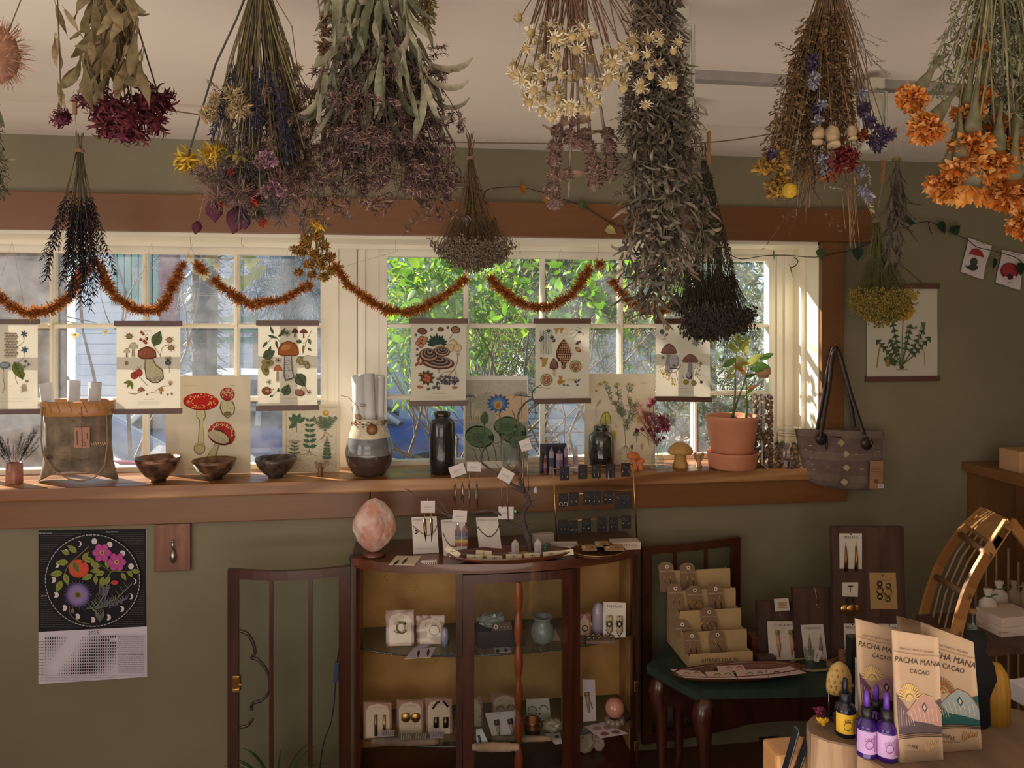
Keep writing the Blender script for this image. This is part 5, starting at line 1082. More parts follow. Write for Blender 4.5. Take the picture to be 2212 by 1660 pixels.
# ---- the back line along the window, with its smaller bunches
YT = -.36
tl = thing('twine_line', 'long sagging jute line strung below the ceiling along the window wall', 'twine', P(1000,306, YT))
pts = smooth_path([P(x, y, YT) for x, y in ((-260,130),(0,181),(100,196),(150,206),(300,228),(430,248),(700,286),(900,302),(1010,308),(1180,310),(1350,310),(1530,308),(1700,283),(1940,229),(2070,201),(2212,172),(2330,150))],4)
b = MB(); b.tube(pts, .0021,6, s2l((120,98,78)))
for k in range(len(pts)-1):
    if k % 2: p = pts[k]; b.tube([p, p+V((rnd.uniform(-.01,.01),0, rnd.uniform(.002,.01)))],.0005,3, s2l((120,98,78)))
b.build('string', 'twine', tl)
def pin(label, px, py0, py1, dx=0, Y=YT):
    a, q = P(px, py0, Y), P(px+dx, py1, Y); o = thing('clothespin', label, 'clothespin', a.lerp(q, .5), group='clothespins on the jute line'); d = (q-a); L = d.length; rot = d.to_track_quat('Z', 'Y').to_matrix(); c = a.lerp(q, .5)
    for s in (-1,1): b = MB(); b.rbox(c+V((0, s*.0042,0)),(.009,.0055, L),.001, rot=rot @ rotx(s*.03), col=s2l((150,112,78))); b.build('prong', 'matte', o)
    b = MB(); b.tube([c+V((-.006,0,.004)), c+V((.006,0,.004))],.0035,8, s2l((140,140,140))); b.build('spring', 'metal', o)
pin('wooden clothespin gripping the line above the dark lavender', 162,182,247)
pin('wooden clothespin above the dark flat-headed yarrow', 1531,284,356)
pin('wooden clothespin holding the grey twisted leaves at the right end of the line', 1941,215,292,-10)
pin('wooden clothespin above the yellow flower bunch', 1908,345,396,-2)
LA = [mk_spike(200+k, 110,[(42,34,44),(54,44,54),(34,30,38)],.42,.045,.020,(110,100,76),.016) for k in range(4)]
B = Bunch('lavender_bunch', 'hanging bunch of dark purple lavender on thin green stems over the first panes', 172,327, YT, 31, string=False); r = B.r
for i, (x, y) in enumerate(((90,605),(105,565),(120,580),(135,640),(145,600),(150,650),(160,620),(168,672),(175,600),(182,640),(190,665),(196,600),(205,630),(215,560),(225,575),(235,600),(200,560),(180,560),(150,560),(130,540),(165,580),(188,610),(210,590),(140,620),(222,620),(243,592),(112,600),(172,640),(158,600),(198,645))): B.sprig(LA[i % 4], x, y, r.uniform(-.05,.05), name='lavender_stem', wx=.9)
for i in range(16): B.stem(172+r.uniform(-12,12), r.uniform(284,300), r.uniform(-.01,.01), r0=.0013, col=(140,126,96), bend=.001)
b = MB(); b.tube([P(162,245, YT), P(166,290, YT), P(172,327, YT)],.0008,4, s2l((160,136,104))); b.build('hanging_string', 'twine', B.o)
SO = [mk_marigold(41,.02), mk_curly(42,.013,((176,128,56),(158,112,44),(190,150,84)),120,.020,.0035), mk_curly(43,.013,((160,120,60),(176,110,40),(186,156,96)),120,.020,.0035)]
B = Bunch('marigold_bunch', 'small hanging bunch of golden dried marigolds between the two window sashes', 676,452, YT, 32, string=False); r = B.r
for i, (x, y) in enumerate(((660,515),(685,512),(700,530),(655,545),(680,548),(712,555),(668,570),(695,575),(715,585),(645,588),(675,592),(700,598),(640,540),(660,530),(690,560))): B.head(SO[1+i % 2], x, y, r.uniform(-.04,.03),1.05, col=(150,132,92), r0=.0016)
b = MB(); b.tube([P(676,284, YT), P(677,380, YT), P(676,452, YT)],.0008,4, s2l((160,136,104))); b.build('hanging_string', 'twine', B.o)
YW = [mk_umbel(300+k, .16,.06,[(140,124,102),(120,104,86),(156,140,118)],90,16,(126,104,76),.04) for k in range(3)]
B = Bunch('yarrow_bunch', 'hanging bunch of pale dried yarrow fanning out above the fourth print', 1016,343, YT, 33, string=False); r = B.r
for i in range(44): a = i*2.399; q = math.sqrt(i/44); B.sprig(YW[i % 3],1024+math.cos(a)*q*74,560+math.sin(a)*q*26-(abs(math.cos(a))*q)**2*18, math.sin(a)*q*.10, wx=.8)
for i in range(9): B.stem(1016+r.uniform(-10,10), r.uniform(284,306),0, r0=.0016, col=(124,92,62), bend=.002)
for i in range(12): B.sprig(FN[i % 4], r.uniform(985,1060), r.uniform(440,520),0, name='sprig')
YD = [mk_umbel(320+k, .17,.03,[(74,64,58),(60,52,48),(92,80,72),(84,80,62)],100,18,(84,78,60),.034,.7) for k in range(3)]
B = Bunch('dark_yarrow_bunch', 'hanging bunch of dark brown flat-topped yarrow beside the potted plant', 1520,345, YT+.06,34, string=False); r = B.r
for i in range(52): a = i*2.399; q = math.sqrt(i/52); B.sprig(YD[i % 3],1540+math.cos(a)*q*72,705+math.sin(a)*q*30-(math.cos(a)*q)**2*10-(30 if math.cos(a)*q < -.6 else 0), math.sin(a)*q*.11, wx=.55)
DG = [mk_strand(340+k, 160,.035,.010,[(84,80,62),(70,66,52),(98,92,72)],(90,84,64),.1,.02,2,2,.003) for k in range(2)]
for i in range(26): B.sprig(DG[i % 2], r.uniform(1485,1600), r.uniform(560,690), r.uniform(-.05,.05), wx=.8)
B.stems(18,1490,1590,480,650, col=(84,78,60), r0=.0012)
for i in range(10): B.stem(1521+r.uniform(-10,10), r.uniform(303,318),0, r0=.0016, col=(110,96,70), bend=.002)
YY = [mk_umbel(360+k, .20,.10,[(168,146,70),(150,130,62),(184,160,84)],120,16,(130,124,78),.034,.5) for k in range(3)]
B = Bunch('yellow_bunch', 'hanging bunch of small mustard yellow blossoms on green stems in front of the dandelion print', 1893,478, YT+.05,35, string=False); r = B.r
for i in range(42): a = i*2.399; q = math.sqrt(i/42); B.sprig(YY[i % 3],1905+math.cos(a)*q*58,672+math.sin(a)*q*30-(math.cos(a)*q)**2*14, math.sin(a)*q*.08, wx=.8)
GS = [mk_strand(380,120,.05,.012,[(126,122,76),(110,108,66)],(120,116,74),.0,.015,2,2,.004)]
for i in range(12): B.sprig(GS[0], r.uniform(1870,1925), r.uniform(590,650),0, wx=.7)
for i in range(14): B.stem(1880+r.uniform(-18,10), r.uniform(415,440),0, r0=.0015, col=(164,148,96), bend=.002)
b = MB(); b.tube([P(1907,392, YT), P(1900,430, YT+.03), P(1893,478, YT+.05)],.0009,4, s2l((176,160,130))); b.build('hanging_string', 'twine', B.o)
GLF = [mk_leafdry(400+k, .10,.012,[(136,126,112),(116,106,94),(152,142,128)],(.6,-.8,1.2)[k],(2,-1.5,1)[k],.6) for k in range(3)]
B = Bunch('grey_leaf_bunch', 'narrow hanging bunch of twisted silvery grey leaves tied with pale string near the wall', 1936,345, YT+.02,36, string=False); r = B.r
for i in range(52): y = r.uniform(350,560); x = 1936+r.uniform(-1,1)*(6+(y-350)*.13 if y < 470 else 22-(y-470)*.1)-max(0, y-430)*.05; B.leaf(GLF[i % 3], x, y-20, r.uniform(-.02,.02), r.gauss(0,.12), r.uniform(.8,1.2))
for (x0, x1) in ((1930,1934),(1938,1940)): b = MB(); b.tube([P(1936,290, YT), P(x0,320, YT), P(x1,345, YT+.02)],.0008,4, s2l((176,156,134))); b.build('hanging_string', 'twine', B.o)
# ---- marigold garland on small hooks
for i, (x, y) in enumerate(((412,528),(522,530),(855,540),(1121,545),(1292,543))):
    a = P(x, y, .03); o = thing('cup_hook', ['cup hook over the first two swags of the garland', 'cup hook above the third print', 'cup hook at the top of the second sash, left of the yarrow', 'cup hook right of the pale yarrow', 'cup hook above the fifth print, by the end of a swag'][i], 'hook', a, group='cup hooks under the window head')
    b = MB(); b.tube([V((a.x, a.y, ZT-.012)), a+V((0,0,.006)), a, a+V((.002,0,-.004)), a+V((.006,0,-.004)), a+V((.007,0,.001))],.0009,6, s2l((170,130,96))); b.build('wire', 'metal', o)
BM = [mk_blossom(k) for k in range(4)]
ga = thing('marigold_garland', 'long orange marigold garland draped in swags across the whole window', 'garland', P(700,600,.0))
SW = [((-60,590),(-20,625),(20,660),(70,676),(115,665),(150,640),(172,600),(186,575)),((208,568),(225,600),(250,640),(285,664),(322,671),(352,660),(372,625),(386,592),(396,574)),((430,574),(446,592)),((466,607),(487,627),(512,642)),((518,648),(545,658),(580,652),(612,645),(640,630),(666,616)),((728,580),(748,610),(775,632),(800,650),(830,668),(870,674),(905,668),(940,650),(970,632),(1004,604)),((1062,604),(1088,630),(1120,652),(1165,664),(1205,656),(1240,630),(1262,598),(1278,578)),((1296,572),(1308,570)),((1326,610),(1345,636),(1375,662),(1410,672),(1450,665),(1482,648),(1500,626))]
b = MB()
for sw in SW:
    pts = smooth_path([P(x, y, .015) for x, y in sw],6); b.tube(pts, .0008,4, s2l((170,130,80))); Ln = 0
    for p, q in zip(pts[:-1], pts[1:]):
        st = (q-p).length; d = Ln
        while d < st: inst(BM[rnd.randrange(4)], 'blossom', ga, p.lerp(q, d/st)+V((rnd.uniform(-1,1), rnd.uniform(-1,1), rnd.uniform(-1,1)))*.003, Quaternion((rnd.gauss(0,1), rnd.gauss(0,1), rnd.gauss(0,1), rnd.gauss(0,1))).normalized(), rnd.uniform(1.45,2.0)); d += .023
        Ln = d-st
for e0, e1 in (((396,574),(412,534)),((412,534),(430,574)),((446,592),(466,607)),((666,616),(728,580)),((1004,604),(1062,604)),((1278,578),(1292,548)),((186,575),(208,568)),((1308,570),(1326,610)),((512,642),(518,648)),((728,580),(855,544))): b.tube([P(*e0,.015), P(*e1,.025)],.0006,3, s2l((190,170,140)))
b.build('string', 'twine', ga)
# ---- trailing vine with heart-shaped leaves
def heart(L, col, c2):
    b = MB(); b.sm = True; n = 12; pts = []
    for i in range(n+1):
        t = i/n; wd = math.sin(PI*t**.62)*.40*L; pts.append((wd, -L*(t*1.08-.08)))
    for s in (-1,1):
        base = len(b.v)
        for w_, z in pts: b.v += [(0,0, z),(s*w_, -.16*w_-.0+.02*L*(z/L)**2, z+(w_*.25 if z > -.3*L else 0))]
        for i in range(n): a = base+2*i; b.face((a, a+1, a+3, a+2) if s > 0 else (a, a+2, a+3, a+1), s2l(col if s > 0 else c2))
    b.tube([(0,0,.02),(0,0,0),(0,0,-L*.98)],.0007,4, s2l(c2)); return b.mesh('leaf', 'live_leaf')
HG = heart(.05,(66,96,52),(76,106,58)); HYW = heart(.05,(214,206,120),(180,176,110)); HO = heart(.05,(206,132,54),(196,118,44)); HD = heart(.055,(40,62,44),(48,70,50)); HL = heart(.05,(130,160,60),(112,146,54))
vi = thing('trailing_vine', 'thin trailing vine with sparse heart-shaped leaves crossing the head board and wall', 'vine', P(1600,500,-.06))
for path in (((1040,440),(1050,412),(1085,405),(1130,405),(1185,420),(1240,438),(1262,446),(1310,476),(1345,490),(1385,500)),((1385,500),(1460,520),(1540,540),(1575,550),(1602,560),(1650,553),(1700,552),(1760,556),(1800,548),(1842,540),(1890,520),(1930,500),(1966,486),(2000,479),(2020,484),(2060,505),(2090,518),(2110,534),(2150,543),(2190,555),(2206,565),(2206,575)),((1050,412),(1045,430),(1056,445)),((1716,556),(1724,565),(1716,576),(1706,578)),((2005,480),(2010,500),(2014,505))):
    b = MB(); b.tube(smooth_path([P(x, y, -.035) for x, y in path],3),.0016,5, s2l((74,56,44))); b.build('stem', 'dry_plant', vi)
for me, x, y, a, s_, dy in ((HO, 1127,402,.35,.62,0),(HG, 1258,436,.2,.7,0),(HO, 1178,424,.0,.55,0),(HYW, 1312,492,.95,.8,.01),(HL, 1670,543,.1,.72,0),(HG, 1770,540,.3,.85,0),(HL, 1706,578,.3,.72,0),(HD, 1853,538,.0,.85,0),(HD, 2030,482,.5,.85,0),(HD, 2056,502,2.2,.85,0),(HD, 2149,560,-.2,.75,0),(HD, 2203,570,.1,.9,0),(HD, 1968,470,-.3,.8,0)):
    inst(me, 'leaf', vi, P(x, y, -.045+dy), Quaternion((0,1,0), a*-1) @ Quaternion((0,0,1), rnd.uniform(-.6,.6) if me not in (HL,) else .9), s_)
# ================================================================ things standing on the window sill
def sill(px, py): return G(px, py, ZS)
def prof_px(pts, s): return [(max(1e-5, r*s), z*s) for r, z in pts]      # profile given in photo pixels
# birch bark basket
c = sill(160,1043); k = S(c); o = thing('bark_basket', 'birch bark basket with a tan rim, cord strap and pink tag, holding rolled papers', 'basket', c)
b = MB(); b.sm = True; n = 40; prof = [(81,0,34),(76,14,36),(70,40,38),(66,80,38),(66,130,38),(70,168,38)]
for i, (rx, z, ry) in enumerate(prof):
    for j in range(n):
        a = TAU*j/n; ca, sa = math.cos(a), math.sin(a); q = abs(ca)**.6*(1 if ca > 0 else -1); z2 = z+(26*(1-abs(ca)**1.2) if i < 2 else 0)-(10*max(0, ca) if i == 5 else 0)
        b.v.append((c.x+rx*q*k, c.y+.035+ry*sa*k, c.z+max(.3, z2)*k+.001))
for i in range(len(prof)-1):
    for j in range(n): a = i*n+j; d = i*n+(j+1) % n; b.face((a, d, d+n, a+n), jit(s2l((128,112,94)),.12))
b.build('body', 'bark', o)
b = MB(); b.sm = True; n = 40; rp = [(70,144,40.5),(74,146,42),(74,174,42),(69,176,38),(66,165,36)]
for rx, z, ry in rp:
    for j in range(n): a = TAU*j/n; ca, sa = math.cos(a), math.sin(a); b.v.append((c.x+rx*abs(ca)**.6*(1 if ca > 0 else -1)*k, c.y+.035+ry*sa*k, c.z+z*k))
for i in range(4):
    for j in range(n): a = i*n+j; d = i*n+(j+1) % n; b.face((a, d, d+n, a+n), s2l((176,122,72)))
b.build('rim', 'satin', o)
b = MB(); fy = c.y-.031; b.tube([P(x, y, fy) for x, y in ((92,880),(88,950),(94,985),(118,1018),(150,1036),(176,1040),(205,1032),(226,1006),(232,960),(230,890))],.0026,6, s2l((150,132,104))); b.build('strap', 'twine', o)
for x in (98,118,144,176,200,214): b = MB(); b.tube([P(x, 868, fy), P(x+6,880, fy-.004), P(x+12,892, fy)],.0014,4, s2l((196,160,112))); b.build('stitch', 'twine', o)
b = MB(); b.tube([P(175,880, fy-.004), P(176,930, fy-.004)],.0008,4, s2l((140,110,80))); q = P(177,946, fy-.002)
b2 = MB(); b2.rbox(q, (32*k, .0012,44*k),.0005, col=s2l((170,124,106))); tg = b2.build('price_tag', 'card', o)
pr = Print((0, fy-.0028,0))
for i, (xa, ya, yb) in enumerate(((166,932,962),(177,932,966),(188,936,950))): pr.line([(xa, ya),(xa+1, yb)],1.6,(84,60,60),0)
pr.text('$38', 183,960,5,(84,60,60), PI/2); pr.b.build('writing', 'ink_opaque', tg); b.build('tag_cord', 'twine', o)
pr = Print((0, fy+.0005,0))
for x, y, a in ((104,990,0),): pr.ell(x, y, 7,5,(84,66,52)); pr.ell(x, y, 4,3,(60,44,36))
for i in range(18): pr.ell(pr.r.uniform(108,214), pr.r.uniform(900,1005), pr.r.uniform(2,6),.8,(96,82,70))
for x in range(196,228,5): pr.line([(x, 956),(x+3,962)],1.4,(190,164,120),0)
for x in range(126,176,5): pr.line([(x, 893),(x+3,896)],1.2,(84,66,52),0)
pr.b.build('bark_marks', 'ink_opaque', o)
def roll(label, p0, p1, r, grp, par=None, cat='rolled paper'):
    b = MB(); d = p1-p0; u, w_ = frame(d); n = 16; b.sm = True
    for i, p in enumerate((p0, p1)):
        for rr in (r, r*.9):
            for j in range(n): a = TAU*j/n; b.v.append(tuple(p+u*math.cos(a)*rr+w_*math.sin(a)*rr))
    for j in range(n):
        e = (j+1) % n; b.face((j, e, e+2*n, j+2*n), s2l((226,224,224))); b.face((n+e, n+j, j+3*n, e+3*n), s2l((206,204,206))); b.face((2*n+j, 2*n+e, 3*n+e, 3*n+j), s2l((232,230,230)))
    o = b.build('paper_roll', 'paper', None); return tag(o, label, cat, grp)
for i, (xa, ya, xb, yb) in enumerate(((122,1000,98,828),(155,1000,160,822),(196,1000,206,826))):
    roll(('white paper roll leaning outwards at the strap side of the bark basket', 'upright middle white paper roll in the bark basket', 'white paper roll nearest the calendar-side rim, third in the bark basket')[i] if i < 2 else 'white paper roll at the bowl side of the bark basket', P(xa, ya, c.y+.035), P(xb, yb, c.y+.035),12.5*k, 'paper rolls in the bark basket')
# pink stone vase with lavender
def small_vase(px, py): pass
c = sill(31,1046); k = S(c); o = thing('stone_vase', 'small pink stone cup holding a sprig bunch of lavender', 'vase', c)
b = MB(); b.lathe(prof_px([(15,0),(16.5,3),(16,30),(15,46),(12,46),(12,12),(.01,12)], k),24, c, lambda z, j: s2l((176,120,104) if (j+int(z*400)) % 5 else (196,146,130))); b.build('cup', 'wax', o)
o2 = thing('lavender_sprigs', 'small bunch of lavender standing in the pink stone cup', 'dried flowers', c+V((0,0,.03)))
for i in range(22): q = P(31+rnd.uniform(-62,60),925+rnd.uniform(0,45), c.y+rnd.uniform(-.03,.03)); a = c+V((rnd.uniform(-.006,.006),0,30*k)); d = q-a; inst(LA[i % 4], 'lavender_stem', o2, a, to_dir(d, rnd.random()*6),(d.length*1.2, d.length*1.2, d.length))
# bowls
BW = [(15,0),(17,1),(17,5),(26,12),(38,26),(45,42),(47,51),(45.5,51.5),(42,42),(34,26),(20,14),(.01,12)]
mat('bronze_bowl', (132,96,70),(70,50,40), rough=.28, metal=.35, scale=28, bmp=.8, bscale=60, stops=(.4,.62)); mat('bowl_dark', (92,78,68),(54,46,42), rough=.25, metal=.2, scale=40, bmp=.7, bscale=80)
for px, py, w_, h_, m, lb in ((345,1038,46,52, 'bronze_bowl', 'mottled bronze bowl with straight sides between the bark basket and the agaric print'),(466,1033,46,42, 'bronze_bowl', 'shallow flared bronze bowl standing before the agaric print'),(598,1030,44,43, 'bowl_dark', 'dark speckled bowl standing under the birch mushroom print')):
    c = sill(px, py)+V((0,-.018,0)); k = S(c); b = MB(); b.lathe([(r*k*w_/47, z*k*h_/51) for r, z in BW],44, c); o = b.build('bowl', m); tag(o, lb, 'bowl', 'three bowls on the sill')
# wooden angels
def angel(px, py, h, lb, col):
    c = sill(px, py); k = S(c)*h/34; o = thing('angel_figurine', lb, 'figurine', c, group='small carved angels')
    b = MB(); b.lathe([(6*k, 0),(6.5*k, 2*k),(5*k, 12*k),(4.2*k, 18*k),(2.4*k, 22*k),(2*k, 23*k)],14, c, s2l(col)); b.build('robe', 'satin', o)
    b = MB(); b.ball(c+V((0,-.001,26*k)),4*k, 10,7, s2l(col)); b.build('head', 'satin', o)
    for s in (-1,1):
        b = MB(); pts = [(0,8),(4,12),(9,20),(11.5,28),(10,33),(6,33),(3,27),(1,20)]
        f = [c+V((s*(2+x*.95)*k, .002, z*k)) for x, z in pts]; g = [p+V((0,.003,0)) for p in f]; b.poly(f if s < 0 else f[::-1], s2l(tuple(q*.9 for q in col))); b.poly(g[::-1] if s < 0 else g, s2l(col))
        for i in range(len(f)): b.poly([f[i], f[(i+1) % len(f)], g[(i+1) % len(f)], g[i]], s2l(col))
        b.build('wing', 'satin', o)
angel(692,1029,34, 'dark brown carved angel in front of the herb print', (122,82,46))
angel(1510,1010,33, 'light wood carved angel between the mushroom candle and the potted plant', (176,138,92))
# big two-tone jar with paper rolls
c = sill(798,1026); k = S(c); o = thing('stoneware_jar', 'large egg-shaped stoneware jar, cream and blue-grey above dark brown, with rolled papers', 'jar', c)
def jc(z, j):
    z = z/k
    if z < 44: return s2l((70,54,48))
    if z < 60: return jit(s2l((124,120,118)),.05)
    if z < 82: return jit(s2l((112,112,116)),.05)
    return jit(s2l((206,194,168)),.06)
pr_ = smooth_path([(V((x, z, 0))) for x, z in ((29,0),(38,8),(47,26),(51,46),(49,66),(43,88),(37,106),(33,117),(34,121),(31,122),(30,112),(36,90),(42,50),(20,8),(.01,7))],4)
b = MB(); b.lathe([(max(1e-5, p.x*k), max(.0001, p.y*k)) for p in pr_],48, c, jc, wob=lambda a, z: .008*math.sin(z*900)); b.build('body', 'gloss', o)
b = MB()
for i in range(90): a = rnd.uniform(PI*.95, TAU*1.02); q = c+V((math.cos(a)*35.5*k, math.sin(a)*35.5*k, (112+rnd.uniform(-6,6))*k)); b.strip(q, rvec(rnd), rvec(rnd),.012,.005,2,2, jit(s2l((130,92,64)),.3))
b.build('dried_petals', 'dry_petal', o); b = MB(); b.lathe([(.0001,0),(11*k, 0),(12*k, .0012),(.0001,.0014)],9, c+V((8*k, -.001-39.5*k, 103*k)), s2l((150,104,62)), ax=rotx(R(78))); b.build('leather_disc', 'satin', o)
b = MB(); b.tube([P(x, y, c.y-.03) for x, y in ((736,855),(752,858),(764,870),(772,878),(800,877),(802,874),(775,873))],.001,5, s2l((140,108,72))); b.tube([P(x, y, c.y-.032) for x, y in ((768,872),(760,880),(763,894),(772,904),(776,890),(770,876))],.001,5, s2l((160,124,84)))
b.build('twine_bow', 'twine', o); b = MB(); p_ = P(773,902, c.y-.036)
for q in range(3): b.tube([p_+V((math.cos(a*TAU/12)*(7-q*2)*k, 0, math.sin(a*TAU/12)*(7-q*2)*k)) for a in range(13)],.0012,5, s2l((160,110,66)))
b.build('twig_curl', 'twine', o)
for i, (xa, ya, xb, yb, r_, dy) in enumerate(((780,960,775,811,15,-.006),(802,960,796,808,12,-.014),(812,960,808,810,10,.012),(820,960,824,812,8,0),(790,960,783,809,9,.02))):
    roll(('widest paper roll in the stoneware jar, on the side of the herb print', 'foremost narrow paper roll in the stoneware jar', 'paper roll at the back of the stoneware jar, second from the window-post side', 'thin paper roll in the stoneware jar nearest the black bottle', 'paper roll mostly hidden behind the widest one in the stoneware jar')[i], P(xa, ya, c.y+dy), P(xb, yb, c.y+dy), r_*k, 'paper rolls in the stoneware jar')
# black bottle, black jar
mat('black_glaze', (40,36,36),(24,22,22), rough=.2, scale=30, bmp=.5, bscale=26, coat=.5); mat('crackle_black', (48,52,46),(26,24,22), rough=.16, scale=14, bmp=1.0, bscale=34, coat=.8)
c = sill(955,1023); k = S(c); o = thing('black_bottle', 'tall straight black glazed bottle with a short neck under the bracket fungus print', 'bottle', c)
b = MB(); b.lathe(prof_px([(24,0),(26,2),(27.5,40),(28,80),(27.5,108),(24,116),(17,119),(16.5,123),(18,125),(18,132),(15,133),(14,120),(.01,118)], k),40, c); b.build('body', 'black_glaze', o)
c = sill(1299,1006); k = S(c); o = thing('black_jar', 'squat black crackle-glazed jar before the chamomile print', 'jar', c)
b = MB(); b.lathe(prof_px([(22,0),(26,3),(27.5,20),(27.5,50),(26,64),(20,72),(16,74),(15,76),(16,78),(16,86),(13,87),(12,76),(.01,70)], k),40, c); b.build('body', 'crackle_black', o)
# shell and rose bits
c = sill(885,1022); o = tag(MB().lathe([(.0001,0),(.026,.001),(.027,.006),(.022,.009),(.018,.006),(.0001,.004)],24, c, s2l((206,200,186)),1,.5, wob=lambda a, z: .06*math.sin(a*5)).build('agate_slice', 'clear_glass'), 'small clear agate slice lying beside the stoneware jar', 'stone')
# glass tumbler and vial behind the twig tree
c = sill(1109,1019); k = S(c); o = thing('glass_tumbler', 'clear flared glass tumbler with amber stones before the water lily print', 'glass', c)
b = MB(); b.lathe(prof_px([(.01,1),(22,1),(23,3),(31,56),(30,56),(22,5),(.01,4)], k),32, c); b.build('body', 'clear_glass', o)
for i in range(7): b = MB(); b.ball(c+V((rnd.uniform(-.014,.014), rnd.uniform(-.012,.012),.008+.006*(i % 3))),.008,7,5, s2l((206,156,96) if i % 2 else (176,120,80)),(1,1,.8)); q = b.build('amber_stone', 'gloss'); tag(q, 'smooth amber stone in the glass tumbler', 'stone', 'amber stones in the tumbler')
# box frame with crystals, and crystal towers
c = sill(1197,1022); k = S(c); o = thing('display_box', 'small black display card standing behind purple crystal points', 'box', c)
b = MB(); b.rbox(c+V((0,.02,31*k)),(58*k, .012,61*k),.0015, col=s2l((34,32,40))); b.build('panel', 'satin', o); b = MB(); b.rbox(c+V((0,.0135,31*k)),(50*k, .0012,52*k),.0005, col=s2l((58,50,66))); b.build('picture', 'gloss', o)
def tower(px, py, w_, h, lb, cols, dy=0, lean=0, m='gloss'):
    c = sill(px, py)+V((0, dy, 0)); k = S(c); b = MB(); n = 6; z0 = 0
    lv = [(w_*.5,0),(w_*.5, h*.3),(w_*.48, h*.6),(w_*.46, h*.82),(.02, h)]
    for r_, z in lv: b.v += [tuple(c+V((math.cos(TAU*j/n+.3)*r_*k+lean*z*k, math.sin(TAU*j/n+.3)*r_*k, z*k))) for j in range(n)]
    for i in range(4):
        for j in range(n): a = i*n+j; d = i*n+(j+1) % n; b.face((a, d, d+n, a+n), jit(s2l(cols[i % len(cols)]),.15))
    b.face(range(n-1,-1,-1), s2l(cols[0])); return tag(b.build('crystal_tower', m), lb, 'crystal', 'crystal points')
tower(1190,1024,12,60, 'banded grey fluorite point, tallest at the black display card', [(130,124,140),(70,84,100),(160,150,160)],-.012)
tower(1206,1024,17,56, 'wide purple fluorite point before the black display card', [(100,86,114),(128,110,138),(170,156,170)],-.022)
tower(1177,1024,8,44, 'small reddish crystal point before the black display card', [(120,70,76),(160,120,120)],-.010)
tower(1222,1022,12,60, 'clear violet fluorite point at the edge of the black display card', [(150,130,170),(120,104,140),(196,180,200)],-.005)
tower(1243,1020,13,58, 'frosted lilac crystal point standing alone beside the squat black jar', [(196,180,190),(160,150,170),(200,186,190)],.0)
# orange mushroom lamp
c = sill(1373,1017); k = S(c)
for x, h, w_, lb in ((-5,41,15, 'larger orange glass mushroom ornament with a rounded cap'),(11,27,10, 'smaller peach glass mushroom ornament beside the larger one')):
    o = thing('mushroom_ornament', lb, 'ornament', c+V((x*k, 0,0)), group='orange mushroom ornaments'); q = c+V((x*k, 0,0))
    b = MB(); b.lathe([(w_*.62*k, 0),(w_*.6*k, h*.15*k),(w_*.42*k, h*.55*k),(w_*.36*k, h*.7*k)],18, q, s2l((236,150,100))); b.build('stem', 'wax', o)
    b = MB(); b.lathe([(.0001, h*.66*k),(w_*.9*k, h*.66*k),(w_*k, h*.72*k),(w_*.85*k, h*.86*k),(w_*.5*k, h*.97*k),(.0001, h*k)],22, q, s2l((240,142,84))); b.build('cap', 'wax', o)
# posy in a clear vase
c = sill(1420,1013); k = S(c); o = thing('bud_vase', 'small clear glass bud vase embossed with a flower', 'vase', c)
b = MB(); b.lathe(prof_px([(.01,1),(14,1),(15,6),(14,26),(9,40),(8,52),(11,58),(10,58),(7,52),(8,40),(13,26),(13,7),(.01,5)], k),28, c); b.build('body', 'clear_glass', o)
b = MB(); q = c+V((0,-15.5*k, 22*k))
for rr in (9,6): b.tube([q+V((math.cos(a*TAU/16)*rr*k, abs(math.cos(a*TAU/16))*.003, math.sin(a*TAU/16)*rr*k)) for a in range(17)],.0006,4, s2l((220,220,214)))
b.build('embossed_flower', 'clear_glass', o)
o = thing('posy', 'pink and burgundy dried posy standing in the clear bud vase', 'dried flowers', c+V((0,0,40*k)))
PB = [mk_fuzz(70,.010,[(168,92,108),(150,76,92),(186,116,124)],160,.010,.004), mk_fuzz(71,.0065,[(120,44,60),(140,60,76)],90,.006,.003), mk_fuzz(72,.016,[(190,140,140),(176,120,124),(200,156,150)],200,.014,.007)]
for x, y, m_, s_ in ((1410,908,2,1.15),(1398,900,2,.9),(1432,910,0,1.7),(1436,922,0,1.5),(1410,868,0,1.0),(1402,876,0,.8),(1388,928,1,1),(1402,930,1,.9),(1376,930,1,1.1),(1412,942,1,.9),(1433,946,1,.9),(1424,950,1,.8),(1420,930,0,1)):
    q = P(x, y, c.y+rnd.uniform(-.015,.015)); b = MB(); b.tube([c+V((0,0,8*k)), c+V((0,0,50*k)), q],.001,4, s2l((120,90,76))); b.build('stem', 'dry_plant', o); inst(PB[m_], 'flower_head', o, q, to_dir(rvec(rnd)), s_)
AM = mk_strand(400,90,.10,.02,[(168,96,88),(150,80,70),(190,124,96)],(160,90,76),.35,.03,.8,1,.01)
for x, y in ((1384,862),(1392,878),(1376,880),(1387,905),(1396,892)): a = c+V((0,0,45*k)); q = P(x, y, c.y); inst(AM, 'grass_plume', o, a, to_dir(q-a),((q-a).length,)*3)
